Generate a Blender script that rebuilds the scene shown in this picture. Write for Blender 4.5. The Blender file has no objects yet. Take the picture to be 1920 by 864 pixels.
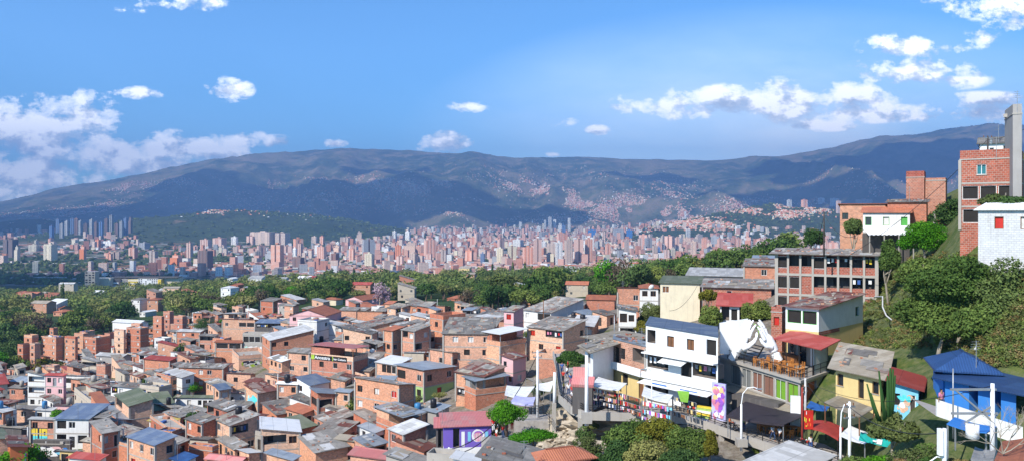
import bpy, bmesh, math, random
import numpy as np
from mathutils import Vector, Matrix
random.seed(7)
F, HZ = 1478.0, 400.0          # focal length and horizon row of the 1920 px wide frame
CZ = 150.0                     # height of the viewpoint over the valley floor
sc = bpy.context.scene
COL = sc.collection
rad = math.radians

def P(px, py, d):
    return Vector(((px - 960) / F * d, d, CZ - (py - HZ) / F * d))
def tag(o, label=None, cat=None, group=None, kind=None):
    if label: o['label'] = label
    if cat: o['category'] = cat
    if group: o['group'] = group
    if kind: o['kind'] = kind
    return o
def empty(name, loc=(0, 0, 0), rz=0.0):
    o = bpy.data.objects.new(name, None); o.location = loc; o.rotation_euler = (0, 0, rz)
    COL.objects.link(o); return o
def mkobj(name, me, parent=None):
    o = bpy.data.objects.new(name, me); COL.objects.link(o)
    if parent: o.parent = parent
    return o
def copy_tree(o, parent=None):
    c = o.copy(); COL.objects.link(c)
    if parent: c.parent = parent
    for ch in list(o.children): copy_tree(ch, c)
    return c

# ---------------------------------------------------------------- materials
MATS = {}
class NT:
    """small helper round a node tree"""
    def __init__(s, tree): s.t = tree; s.n = tree.nodes; s.l = tree.links
    def new(s, typ, **kw):
        nd = s.n.new(typ)
        for k, v in kw.items():
            if k == 'inp':
                for a, b in v.items():
                    if isinstance(b, bpy.types.NodeSocket): s.l.new(b, nd.inputs[a])
                    else: nd.inputs[a].default_value = b
            else: setattr(nd, k, v)
        return nd
    def math(s, op, a, b=0.0, c=0.0, clamp=False):
        nd = s.new('ShaderNodeMath', operation=op, use_clamp=clamp)
        for i, v in enumerate((a, b, c)):
            if isinstance(v, bpy.types.NodeSocket): s.l.new(v, nd.inputs[i])
            else: nd.inputs[i].default_value = v
        return nd.outputs[0]
    def mix(s, f, a, b, mode='MIX'):
        nd = s.new('ShaderNodeMix', data_type='RGBA', blend_type=mode)
        for i, v in ((0, f), (6, a), (7, b)):
            if isinstance(v, bpy.types.NodeSocket): s.l.new(v, nd.inputs[i])
            else: nd.inputs[i].default_value = (v if i == 0 else tuple(v)[:3] + (1,))
        return nd.outputs[2]
    def ramp(s, f, stops, interp='LINEAR'):
        nd = s.new('ShaderNodeValToRGB'); nd.color_ramp.interpolation = interp
        e = nd.color_ramp.elements
        while len(e) < len(stops): e.new(0.5)
        for el, (p, c) in zip(e, stops):
            el.position = p; el.color = (c, c, c, 1) if isinstance(c, (int, float)) else tuple(c)[:3] + (1,)
        if isinstance(f, bpy.types.NodeSocket): s.l.new(f, nd.inputs[0])
        return nd.outputs[0]
    def noise(s, vec, scale, detail=4, rough=.55, **kw):
        nd = s.new('ShaderNodeTexNoise', **kw); nd.inputs['Scale'].default_value = scale
        nd.inputs['Detail'].default_value = detail; nd.inputs['Roughness'].default_value = rough
        if vec is not None: s.l.new(vec, nd.inputs['Vector'])
        return nd.outputs[0]
    def vmath(s, op, a, b=None, scale=None):
        nd = s.new('ShaderNodeVectorMath', operation=op)
        for i, v in enumerate((a, b)):
            if v is None: continue
            if isinstance(v, bpy.types.NodeSocket): s.l.new(v, nd.inputs[i])
            else: nd.inputs[i].default_value = v
        if scale is not None: nd.inputs['Scale'].default_value = scale
        return nd.outputs[0]
def newmat(name, rough=.85, spec=.25, metal=0.0):
    m = bpy.data.materials.new(name); m.use_nodes = True
    t = NT(m.node_tree); b = t.n['Principled BSDF']
    b.inputs['Roughness'].default_value = rough; b.inputs['Specular IOR Level'].default_value = spec
    b.inputs['Metallic'].default_value = metal
    MATS[name] = m
    return m, t, b
def bump(t, b, h, strength=.5, dist=.05):
    nd = t.new('ShaderNodeBump', inp={'Height': h, 'Strength': strength, 'Distance': dist}); t.l.new(nd.outputs[0], b.inputs['Normal'])

def mat_plain(name, col, rough=.8, spec=.25, metal=0., var=.25, scale=1.5):
    """paint / metal / cloth with worn tone variation"""
    if name in MATS: return MATS[name]
    m, t, b = newmat(name, rough, spec, metal)
    g = t.new('ShaderNodeNewGeometry').outputs['Position']
    n = t.noise(g, scale, 4, .65)
    c = t.mix(t.ramp(n, [(.3, 0), (.7, 1)]), [v * (1 - var) for v in col], [min(1, v * (1 + var * .5)) for v in col])
    t.l.new(c, b.inputs['Base Color']); return m

def mat_brick(name, col, mortar=(.42, .36, .3), bw=.34, bh=.21, var=.35, fine=True):
    """hollow clay block masonry laid out in metres on the wall's UVs"""
    m, t, b = newmat(name, .9, .15)
    uv = t.new('ShaderNodeUVMap').outputs[0]; g = t.new('ShaderNodeNewGeometry').outputs['Position']
    oi = t.new('ShaderNodeObjectInfo').outputs['Random']
    br = t.new('ShaderNodeTexBrick', offset=.5, inp={'Vector': uv, 'Scale': 1.0, 'Mortar Size': .018, 'Mortar Smooth': .1, 'Bias': 0.0,
        'Brick Width': bw, 'Row Height': bh, 'Color1': tuple(c * (1 - var) for c in col) + (1,), 'Color2': tuple(min(1, c * (1 + var * .6)) for c in col) + (1,), 'Mortar': mortar + (1,)})
    n = t.noise(g, .45, 5, .6); n2 = t.noise(g, 2.6, 4, .7)
    c = t.mix(t.ramp(n, [(.35, 0), (.7, .55)]), br.outputs[0], (col[0] * .72, col[1] * .8, col[2] * .9))
    c = t.mix(t.ramp(n2, [(.55, 0), (.8, .5)]), c, (.36, .27, .2))
    n3 = t.noise(g, .9, 3, .75); c = t.mix(t.math('MULTIPLY', t.ramp(n3, [(.66, 0), (.7, .7)]), 1.0), c, (.4, .35, .29))
    st = t.noise(t.new('ShaderNodeMapping', inp={'Vector': uv, 'Scale': (3.0, .3, 1)}).outputs[0], 1.0, 4, .6); c = t.mix(t.ramp(st, [(.58, 0), (.85, .5)]), c, (.18, .11, .08))
    hs = t.new('ShaderNodeHueSaturation', inp={'Color': c, 'Hue': t.math('MULTIPLY_ADD', oi, .03, .485), 'Saturation': t.math('MULTIPLY_ADD', oi, -.25, 1.1), 'Value': t.math('MULTIPLY_ADD', oi, .45, .85)})
    t.l.new(hs.outputs[0], b.inputs['Base Color'])
    bump(t, b, t.math('SUBTRACT', 1.0, br.outputs[1]), .6, .02); return m

def mat_plaster(name, col, dirt=.35, blocks=False):
    m, t, b = newmat(name, .85, .2)
    uv = t.new('ShaderNodeUVMap').outputs[0]; g = t.new('ShaderNodeNewGeometry').outputs['Position']
    st = t.new('ShaderNodeMapping', inp={'Vector': uv, 'Scale': (2.2, .22, 1)}).outputs[0]
    n = t.noise(st, 1.0, 5, .65); n2 = t.noise(g, .8, 5, .65)
    base = t.mix(t.ramp(n2, [(.35, 0), (.75, 1)]), col, [v * .86 for v in col])
    c = t.mix(t.ramp(n, [(.5, 0), (.78, dirt)]), base, (.25, .22, .19))
    if blocks:
        br = t.new('ShaderNodeTexBrick', offset=.5, inp={'Vector': uv, 'Scale': 1.0, 'Mortar Size': .016, 'Brick Width': .42, 'Row Height': .21,
            'Color1': (1, 1, 1, 1), 'Color2': (.88, .88, .88, 1), 'Mortar': (.74, .74, .74, 1)})
        c = t.mix(1.0, c, br.outputs[0], 'MULTIPLY'); bump(t, b, t.math('SUBTRACT', 1.0, br.outputs[1]), .6, .02)
    t.l.new(c, b.inputs['Base Color']); return m

def mat_roof(name, col, alt, metal=0., rough=.7, patch=.5, rust=.0, pitch=.2, stain=.5):
    """corrugated sheets: ridges along v, sheet to sheet tone, rust and moss"""
    m, t, b = newmat(name, rough, .3, metal)
    uv = t.new('ShaderNodeUVMap').outputs[0]; g = t.new('ShaderNodeNewGeometry').outputs['Position']
    oi = t.new('ShaderNodeObjectInfo').outputs['Random']
    sep = t.new('ShaderNodeSeparateXYZ', inp={0: uv})
    cu = t.math('FLOOR', t.math('DIVIDE', sep.outputs[0], .95)); cv = t.math('FLOOR', t.math('DIVIDE', t.math('ADD', sep.outputs[1], t.math('MULTIPLY', oi, 3)), 2.1))
    wn = t.new('ShaderNodeTexWhiteNoise', noise_dimensions='3D', inp={'Vector': t.new('ShaderNodeCombineXYZ', inp={0: cu, 1: cv, 2: t.math('MULTIPLY', oi, 91)}).outputs[0]}).outputs[0]
    n = t.noise(g, 1.3, 6, .7); n2 = t.noise(g, .35, 4, .6)
    c = t.mix(t.ramp(wn, [(max(.02, 1 - patch - .25), 0), (min(.99, 1 - patch + .25), 1)]), col, alt)
    c = t.mix(t.ramp(n, [(.42, 0), (.75, stain)]), c, [v * .42 for v in col])
    c = t.mix(t.ramp(n2, [(.55, 0), (.7, rust)]), c, (.2, .065, .03))
    edge = t.math('LESS_THAN', t.math('FRACT', t.math('DIVIDE', sep.outputs[1], 2.1)), .035)
    c = t.mix(t.math('MULTIPLY', edge, .5), c, [v * .35 for v in col])
    wv = t.math('SINE', t.math('MULTIPLY', sep.outputs[0], 2 * math.pi / pitch))
    c = t.mix(t.math('MULTIPLY_ADD', wv, -.13, .13), c, [v * .3 for v in col])
    hs = t.new('ShaderNodeHueSaturation', inp={'Color': c, 'Value': t.math('MULTIPLY_ADD', oi, .5, .75)})
    t.l.new(hs.outputs[0], b.inputs['Base Color'])
    bump(t, b, wv, .7, .02); return m

def mat_leaf(name, c1, c2, c3, obj_var=.36):
    m = bpy.data.materials.new(name); m.use_nodes = True; t = NT(m.node_tree); t.n.clear(); MATS[name] = m
    a = t.new('ShaderNodeAttribute', attribute_name='tone'); oi = t.new('ShaderNodeObjectInfo').outputs['Random']
    c = t.ramp(a.outputs['Fac'], [(0, c1), (.55, c2), (1, c3)])
    hs = t.new('ShaderNodeHueSaturation', inp={'Color': c, 'Hue': t.math('MULTIPLY_ADD', oi, -.05 * obj_var * 4, .5 + .02), 'Saturation': 1.0, 'Value': t.math('MULTIPLY_ADD', oi, obj_var * 2.2, 1 - obj_var)})
    d = t.new('ShaderNodeBsdfDiffuse', inp={'Color': hs.outputs[0]}); tr = t.new('ShaderNodeBsdfTranslucent', inp={'Color': hs.outputs[0]})
    mx = t.new('ShaderNodeMixShader', inp={0: .22, 1: d.outputs[0], 2: tr.outputs[0]})
    o = t.new('ShaderNodeOutputMaterial', inp={0: mx.outputs[0]}); return m

def setup_materials():
    mat_brick('brick_orange', (.60, .228, .11)); mat_brick('brick_red', (.48, .16, .08)); mat_brick('brick_salmon', (.63, .29, .17))
    mat_brick('brick_big', (.38, .12, .07), mortar=(.46, .38, .32), bw=.42, bh=.24)
    mat_plaster('white_wall', (.68, .67, .64), .4); mat_plaster('clean_white', (.74, .74, .73), .15); mat_plaster('cream_wall', (.66, .58, .42), .35)
    mat_plaster('yellow_wall', (.66, .5, .22), .3); mat_plaster('pink_wall', (.7, .42, .42), .3); mat_plaster('lilac_wall', (.17, .11, .46), .12)
    mat_plaster('mint_wall', (.42, .68, .6), .3); mat_plaster('green_wall', (.36, .52, .2), .25); mat_plaster('blue_wall', (.04, .2, .55), .2)
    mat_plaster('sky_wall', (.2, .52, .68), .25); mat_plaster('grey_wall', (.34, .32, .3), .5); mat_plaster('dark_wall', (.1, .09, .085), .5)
    mat_plaster('beige_wall', (.5, .43, .34), .4); mat_plaster('concrete', (.38, .35, .31), .5); mat_plaster('white_block', (.6, .6, .6), .45, True)
    mat_plaster('olive_wall', (.2, .26, .05), .2); mat_plaster('shutter_grey', (.17, .18, .18), .3); mat_plaster('shutter_brown', (.22, .11, .08), .3)
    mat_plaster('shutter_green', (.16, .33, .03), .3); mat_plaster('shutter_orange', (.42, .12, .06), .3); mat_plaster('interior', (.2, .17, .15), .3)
    mat_plaster('orange_wall', (.55, .16, .06), .3)
    mat_roof('roof_grey', (.27, .25, .22), (.40, .37, .33), patch=.3, stain=.75, rust=.1)
    mat_roof('roof_dark', (.17, .155, .14), (.26, .24, .21), patch=.3, stain=.7, rust=.2)
    mat_roof('roof_light', (.42, .41, .39), (.58, .57, .55), patch=.4, stain=.4)
    mat_roof('roof_white', (.78, .78, .77), (.7, .7, .7), patch=.2, stain=.12, pitch=.3)
    mat_roof('roof_zinc', (.30, .34, .38), (.38, .42, .45), metal=.25, rough=.5, patch=.3, stain=.25)
    mat_roof('roof_blue', (.13, .17, .25), (.2, .24, .3), metal=.15, rough=.5, patch=.4, stain=.3)
    mat_roof('roof_bright_blue', (.03, .075, .2), (.04, .1, .25), metal=.1, rough=.4, patch=.3, stain=.2)
    mat_roof('roof_red', (.38, .065, .05), (.46, .12, .1), patch=.3, stain=.35)
    mat_roof('roof_rose', (.58, .2, .19), (.52, .25, .23), patch=.3, stain=.25)
    mat_roof('roof_rust', (.17, .06, .045), (.3, .22, .18), patch=.3, rust=.5, stain=.4)
    mat_roof('roof_green', (.13, .15, .09), (.19, .2, .14), patch=.3, stain=.4)
    mat_roof('roof_yellow', (.45, .34, .08), (.38, .3, .13), patch=.3, stain=.4)
    mat_roof('roof_tile', (.48, .17, .09), (.4, .14, .08), patch=.5, stain=.5, pitch=.24)
    mat_roof('roof_patchy', (.26, .23, .2), (.5, .47, .42), patch=.25, rust=.55, stain=.7)
    mat_roof('roof_tan', (.34, .29, .22), (.45, .4, .32), patch=.3, stain=.45, rust=.15)
    mat_roof('shutter_slats', (.3, .3, .3), (.3, .3, .3), pitch=.12)
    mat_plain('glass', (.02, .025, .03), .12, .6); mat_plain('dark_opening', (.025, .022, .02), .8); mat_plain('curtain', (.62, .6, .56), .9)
    mat_plain('teal_glass', (.02, .14, .16), .15, .6)
    mat_plain('frame_white', (.7, .7, .68)); mat_plain('frame_dark', (.06, .05, .045)); mat_plain('frame_wood', (.2, .09, .04)); mat_plain('frame_green', (.1, .4, .08))
    mat_plain('metal_black', (.02, .02, .022), .5); mat_plain('metal_grey', (.35, .36, .37), .45, .5, .5); mat_plain('pole_concrete', (.55, .54, .52), .8)
    mat_plain('paint_white', (.8, .8, .8), .5, var=.08); mat_plain('wood', (.26, .13, .06)); mat_plain('varnished_wood', (.5, .2, .05), .5)
    mat_plain('tank_black', (.02, .02, .025), .4); mat_plain('tank_blue', (.05, .2, .4), .4); mat_plain('paint_red', (.5, .03, .02), .4)
    mat_plain('red_awning', (.32, .045, .035), .7); mat_plain('black_awning', (.035, .028, .035), .7); mat_plain('white_awning', (.75, .75, .73), .7)
    mat_plain('blue_cloth', (.03, .13, .42)); mat_plain('lilac_cloth', (.42, .42, .68)); mat_plain('green_cloth', (.3, .6, .08)); mat_plain('teal_sign', (.02, .42, .38))
    mat_plain('yellow_paint', (.7, .5, .05)); mat_plain('purple_paint', (.3, .1, .5)); mat_plain('orange_paint', (.7, .15, .03)); mat_plain('cyan_paint', (.1, .6, .62))
    mat_plain('skin', (.33, .17, .1), var=.1); mat_plain('hair', (.02, .015, .012)); mat_plain('bark', (.14, .1, .07)); mat_plain('pale_bark', (.3, .26, .2))
    mat_plain('cloth_white', (.75, .75, .75), var=.1); mat_plain('cloth_black', (.02, .02, .025)); mat_plain('cloth_red', (.5, .02, .02)); mat_plain('cloth_blue', (.05, .12, .35))
    mat_plain('denim', (.04, .07, .16)); mat_plain('cloth_yellow', (.7, .5, .05)); mat_plain('cloth_pink', (.6, .2, .3)); mat_plain('cloth_green', (.3, .42, .12)); mat_plain('cloth_grey', (.25, .25, .26))
    mat_plain('statue_white', (.83, .83, .82), .5, var=.04); mat_plain('asphalt', (.13, .125, .12), .9); mat_plain('path_concrete', (.36, .33, .3), .9)
    mat_plain('rock_face', (.45, .38, .29), .95, var=.5, scale=.5); mat_plain('graffiti_black', (.03, .03, .05)); mat_plain('rubber', (.015, .015, .015))
    mat_plain('magenta_paint', (.6, .05, .2)); mat_plain('sign_black', (.02, .02, .02)); mat_plain('sign_lime', (.35, .5, .05))
    mat_leaf('leaf_mid', (.04, .08, .02), (.095, .165, .04), (.17, .25, .065)); mat_leaf('leaf_dark', (.03, .065, .022), (.068, .13, .04), (.12, .19, .06))
    mat_leaf('leaf_olive', (.06, .08, .025), (.15, .185, .06), (.24, .26, .1)); mat_leaf('leaf_bright', (.04, .11, .008), (.1, .24, .015), (.17, .34, .03), .05)
    mat_leaf('leaf_pink', (.16, .1, .12), (.4, .27, .32), (.6, .45, .5), .05); mat_leaf('leaf_dry', (.1, .065, .025), (.22, .15, .06), (.34, .25, .12), .1)
    mat_leaf('leaf_gold', (.08, .07, .01), (.16, .15, .025), (.26, .22, .04), .1)
    mat_leaf('leaf_brown', (.06, .045, .03), (.12, .09, .06), (.17, .13, .09), .1)
    mat_leaf('cactus_green', (.05, .1, .03), (.09, .16, .05), (.14, .2, .08), .05)

# ---------------------------------------------------------------- mesh builder
class MB:
    def __init__(s): s.v = []; s.f = []; s.m = []; s.uv = []; s.mats = []
    def mi(s, mat):
        if mat not in s.mats: s.mats.append(mat)
        return s.mats.index(mat)
    def quad(s, pts, mat, uv=None):
        i = len(s.v); s.v += [tuple(p) for p in pts]; s.f.append(tuple(range(i, i + len(pts)))); s.m.append(s.mi(mat))
        if uv is None:
            a = Vector(pts[0]); e = (Vector(pts[1]) - a); L = e.length or 1; e /= L
            nrm = (Vector(pts[1]) - a).cross(Vector(pts[-1]) - a); nrm = nrm.normalized() if nrm.length > 1e-9 else Vector((0, 0, 1)); u2 = nrm.cross(e)
            uv = [((Vector(p) - a).dot(e), (Vector(p) - a).dot(u2)) for p in pts]
        s.uv += uv
    def prism(s, base, z0, z1, mat, top=None, bottom=True):
        """vertical prism over a counter-clockwise outline; z0/z1 number or list"""
        n = len(base); Z0 = z0 if isinstance(z0, (list, tuple)) else [z0] * n; Z1 = z1 if isinstance(z1, (list, tuple)) else [z1] * n
        u = 0
        for i in range(n):
            j = (i + 1) % n; a, b = base[i], base[j]; L = math.hypot(b[0] - a[0], b[1] - a[1])
            s.quad([(a[0], a[1], Z0[i]), (b[0], b[1], Z0[j]), (b[0], b[1], Z1[j]), (a[0], a[1], Z1[i])], mat, [(u, Z0[i]), (u + L, Z0[j]), (u + L, Z1[j]), (u, Z1[i])]); u += L
        s.quad([(p[0], p[1], z) for p, z in zip(base, Z1)], top or mat)
        if bottom: s.quad([(p[0], p[1], z) for p, z in reversed(list(zip(base, Z0)))], mat)
    def box(s, c, size, mat, rz=0.0, tilt=None):
        hx, hy, hz = [v / 2 for v in size]; M = Matrix.Rotation(rz, 3, 'Z')
        if tilt: M = M @ Matrix.Rotation(tilt[0], 3, 'X') @ Matrix.Rotation(tilt[1], 3, 'Y')
        C = Vector(c); p = [C + M @ Vector((x * hx, y * hy, z * hz)) for z in (-1, 1) for x, y in ((-1, -1), (1, -1), (1, 1), (-1, 1))]
        for q in ((0, 1, 5, 4), (1, 2, 6, 5), (2, 3, 7, 6), (3, 0, 4, 7), (4, 5, 6, 7), (3, 2, 1, 0)): s.quad([p[k] for k in q], mat)
    def bar(s, a, b, w, mat, h=None):
        """square bar from a to b"""
        a = Vector(a); b = Vector(b); d = b - a; L = d.length
        if L < 1e-6: return
        d /= L; up = Vector((0, 0, 1)) if abs(d.z) < .95 else Vector((0, 1, 0)); x = d.cross(up).normalized(); y = x.cross(d); h = h or w
        r = [x * w / 2 * i + y * h / 2 * j for i, j in ((-1, -1), (1, -1), (1, 1), (-1, 1))]
        p = [a + k for k in r] + [b + k for k in r]
        for q in ((0, 1, 5, 4), (1, 2, 6, 5), (2, 3, 7, 6), (3, 0, 4, 7), (4, 5, 6, 7), (3, 2, 1, 0)): s.quad([p[k] for k in q], mat)
    def tube(s, pts, rs, mat, n=8, cap=True):
        pts = [Vector(p) for p in pts]; rs = rs if isinstance(rs, (list, tuple)) else [rs] * len(pts)
        rings = []; base = len(s.v)
        for i, p in enumerate(pts):
            d = (pts[min(i + 1, len(pts) - 1)] - pts[max(i - 1, 0)]).normalized()
            up = Vector((0, 0, 1)) if abs(d.z) < .9 else Vector((0, 1, 0)); x = d.cross(up).normalized(); y = d.cross(x)
            for k in range(n): s.v.append(tuple(p + (x * math.cos(2 * math.pi * k / n) + y * math.sin(2 * math.pi * k / n)) * rs[i]))
        mi = s.mi(mat)
        for i in range(len(pts) - 1):
            for k in range(n):
                a = base + i * n + k; b2 = base + i * n + (k + 1) % n
                s.f.append((a, a + n, b2 + n, b2)); s.m.append(mi); s.uv += [(0, 0), (0, 1), (1, 1), (1, 0)]
        if cap:
            s.f.append(tuple(base + k for k in range(n))); s.m.append(mi); s.uv += [(0, 0)] * n
            s.f.append(tuple(base + (len(pts) - 1) * n + k for k in reversed(range(n)))); s.m.append(mi); s.uv += [(0, 0)] * n
    def mesh(s, name, smooth=False):
        me = bpy.data.meshes.new(name); me.from_pydata(s.v, [], s.f)
        for mt in s.mats: me.materials.append(MATS[mt])
        if len(s.mats) > 1: me.polygons.foreach_set('material_index', s.m)
        ul = me.uv_layers.new(name='UVMap'); ul.data.foreach_set('uv', np.array(s.uv, dtype=np.float32).ravel())
        if smooth: me.polygons.foreach_set('use_smooth', [True] * len(s.f))
        me.update(); return me
    def build(s, name, parent=None, smooth=False):
        return mkobj(name, s.mesh(name, smooth), parent)

def np_mesh(name, V, Fq, mat_names, mi=None, tone=None, smooth=False, uv=None, faces_n=4):
    me = bpy.data.meshes.new(name); V = np.asarray(V, dtype=np.float32); Fq = np.asarray(Fq, dtype=np.int32)
    me.vertices.add(len(V)); me.vertices.foreach_set('co', V.ravel())
    me.loops.add(Fq.size); me.loops.foreach_set('vertex_index', Fq.ravel())
    me.polygons.add(len(Fq)); me.polygons.foreach_set('loop_start', np.arange(0, Fq.size, Fq.shape[1], dtype=np.int32))
    for m in mat_names: me.materials.append(MATS[m])
    if mi is not None: me.polygons.foreach_set('material_index', np.asarray(mi, dtype=np.int32))
    if tone is not None:
        a = me.attributes.new('tone', 'FLOAT', 'FACE'); a.data.foreach_set('value', np.asarray(tone, dtype=np.float32))
    if uv is not None:
        ul = me.uv_layers.new(name='UVMap'); ul.data.foreach_set('uv', np.asarray(uv, dtype=np.float32).ravel())
    me.polygons.foreach_set('use_smooth', [bool(smooth)] * len(Fq))
    me.update(calc_edges=True); me.validate(); return me

# ---------------------------------------------------------------- noise (numpy)
def vnoise(x, y, seed=0):
    xi = np.floor(x).astype(np.int64); yi = np.floor(y).astype(np.int64); xf = x - xi; yf = y - yi
    def h(a, b):
        n = (a * 374761393 + b * 668265263 + seed * 974634777) & 0x7fffffff
        n = ((n ^ (n >> 13)) * 1274126177) & 0x7fffffff
        return ((n ^ (n >> 16)) & 0xffff) / 65535.0
    u = xf * xf * (3 - 2 * xf); v = yf * yf * (3 - 2 * yf)
    return (h(xi, yi) * (1 - u) + h(xi + 1, yi) * u) * (1 - v) + (h(xi, yi + 1) * (1 - u) + h(xi + 1, yi + 1) * u) * v
def fbm(x, y, o=5, seed=0, ridged=False):
    s = 0; a = .5; t = 0
    for i in range(o):
        n = vnoise(x * 2 ** i + 17.3 * i, y * 2 ** i - 9.1 * i, seed + i)
        if ridged: n = 1 - abs(2 * n - 1)
        s = s + n * a; t += a; a *= .5
    return s / t
def sstep(a, b, x):
    t = np.clip((x - a) / (b - a), 0, 1); return t * t * (3 - 2 * t)

# ---------------------------------------------------------------- ground height
CTRL = [(0,900,118),(200,900,115),(400,900,113),(600,900,110),(800,900,100),(0,800,160),(0,720,235),(0,700,300),(100,690,320),(250,665,330),(300,700,235),
 (300,800,150),(450,740,178),(600,700,172),(600,640,230),(560,600,285),(800,660,185),(800,720,155),(700,800,135),(500,800,145),(950,665,165),(940,615,230),(1050,608,200),
 (1180,605,165),(1050,700,140),(1000,780,118),(1050,760,116),(1100,778,104),(1180,781,96),(1250,783,90),(1400,800,87),(1540,832,80),(1640,850,74),
 (1120,815,98),(1060,850,88),(1180,870,84),(1300,880,78),(1420,890,75),(1000,950,66),(1250,980,62),(1500,960,60),(1700,930,54),(1850,940,50),(1900,900,53),
 (1650,720,76),(1720,742,70),(1840,775,62),(1900,790,60),(1664,600,98),(1655,560,112),(1618,642,101),(1535,674,92),(1700,640,86),(1800,640,80),(1900,600,80),(1900,485,76),(1850,500,84),(1860,395,90),
 (1700,447,122),(1760,425,118),(1900,300,112),(2100,300,90),(1640,464,130),(1560,578,114),(1500,598,114),(1400,622,112),(1300,628,125),(1300,565,178),(1400,540,200),
 (1520,490,200),(1350,520,480),(1450,500,560),(1600,470,500),(1750,430,480),(1900,390,320),(1430,720,92),(1480,690,95),(1560,690,88),
 (700,590,330),(700,560,450),(900,590,300),(900,545,550),(1000,522,800),(1100,578,255),(1150,522,700),(300,580,600),(300,548,1000),(100,600,460),(100,563,800),(30,640,380),
 (500,570,450),(500,533,900),(200,1100,80),(700,1100,75),(1200,1200,45),(1900,1100,35),(-250,900,118),(-250,700,300),(-250,600,450),(2200,900,45),(2250,600,70),(2200,450,70),
 (960,511,2000),(0,511,2000),(400,511,2000),(1500,511,2000),(1920,505,2000),(-300,511,2000),(2300,500,2000),(150,535,1400),(700,528,1350),(1200,525,1300),(1600,500,1300)]
_C = np.array(CTRL, float)
def _q(px, d): return np.stack([px / 260.0, np.log(d) * 3.2], -1)
_X = _q(_C[:, 0], _C[:, 2]); _Z = CZ - (_C[:, 1] - HZ) / F * _C[:, 2]
def _U(r2): return np.where(r2 > 1e-12, .5 * r2 * np.log(np.maximum(r2, 1e-12)), 0)
_K = _U(((_X[:, None] - _X[None]) ** 2).sum(-1)) + np.eye(len(_X)) * .05
_Pm = np.concatenate([np.ones((len(_X), 1)), _X], 1)
_A = np.block([[_K, _Pm], [_Pm.T, np.zeros((3, 3))]]); _W = np.linalg.solve(_A, np.concatenate([_Z, np.zeros(3)]))
RIDGE = np.array([(-900,420),(-300,400),(0,379),(100,356),(200,338),(300,319),(400,299),(470,293),(560,282),(640,277),(760,281),(900,290),(970,297),(1080,293),(1200,297),(1330,300),(1480,291),(1560,275),(1650,256),(1750,248),(1840,237),(1920,233),(2200,215),(2900,240)], float)
def gh(px, d):
    """ground height at image column px and depth d (both arrays)"""
    px = np.asarray(px, float); d = np.asarray(d, float); sh = np.broadcast(px, d).shape
    px = np.broadcast_to(px, sh).ravel(); d = np.broadcast_to(d, sh).ravel()
    out = np.full(len(px), -0.0); near = np.nonzero(d < 2150)[0]; q = _q(np.clip(px[near], -320, 2320), np.clip(d[near], 40, 2000))
    for i in range(0, len(q), 20000):
        Q = q[i:i + 20000]; out[near[i:i + 20000]] = _U(((Q[:, None] - _X[None]) ** 2).sum(-1)) @ _W[:-3] + _W[-3] + Q @ _W[-2:]
    w = sstep(1300, 2100, d); z = out * (1 - w)
    X = (px - 960) / F * d
    z = z + w * (fbm(X / 900, d / 900, 3, 5) - .5) * 14
    # wooded hills rising from the valley floor
    for hx, hd, hr, hh in ((430, 4300, 800, 150), (560, 5200, 700, 110), (1400, 4600, 620, 120), (1560, 4300, 520, 105), (1450, 5600, 900, 150), (120, 5600, 800, 90)):
        Xh = (hx - 960) / F * hd; r = np.hypot((X - Xh) / 1.25, d - hd) / hr; z = z + hh * np.exp(-r * r * 1.6) * (.8 + .4 * fbm(X / 250, d / 250, 3, 11))
    d0 = np.interp(px, [-300, 0, 300, 600, 900, 1100, 1300, 1500, 1900, 2400], [4700, 4900, 5300, 5900, 6300, 6300, 5600, 5200, 4600, 4400])
    rz = (HZ - np.interp(px, RIDGE[:, 0], RIDGE[:, 1])) / F * 11000 + CZ + (fbm(px / 22, px * 0, 3, 3) - .5) * 22
    t = np.clip((d - d0) / (11000 - d0), 0, 1)
    s = .16 * t + .84 * sstep(.12, 1.06, t) ** 1.05
    env = np.sin(np.pi * np.clip(t, 0, 1)) ** .8
    wx = X + 500 * (fbm(X / 1500, d / 1500, 3, 31) - .5); wy = d + 900 * (fbm(X / 1300, d / 1300, 3, 41) - .5)
    rg = fbm(wx / 1300, wy / 3300, 6, 21, True) - .62
    z = z + np.where(t > 0, rz * s + env * rg * rz * .68 + env * (fbm(X / 260, d / 380, 4, 77) - .5) * 60, 0)
    z = z - np.clip(d - 11000, 0, 6000) * .12
    return z.reshape(sh)
def ghxy(X, Y): Y = np.maximum(Y, 5.0); return gh(np.asarray(X) / Y * F + 960, Y)
_DR = np.exp(np.linspace(math.log(45), math.log(12500), 900))
def ray(px, py, h=0.0, dmin=45, dmax=12500):
    """depth at which the line of sight through px,py comes h above the ground"""
    D = _DR[(_DR >= dmin) & (_DR <= dmax)]; zr = CZ - (py - HZ) / F * D; g = gh(np.full(len(D), px), D) + h
    k = np.nonzero(zr < g)[0]
    if len(k) == 0: return float(D[np.argmin(zr - g)])
    k = k[0]
    if k == 0: return float(D[0])
    a = (zr - g)[k - 1]; b = (zr - g)[k]; return float(D[k - 1] + (D[k] - D[k - 1]) * a / (a - b + 1e-9))

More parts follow.
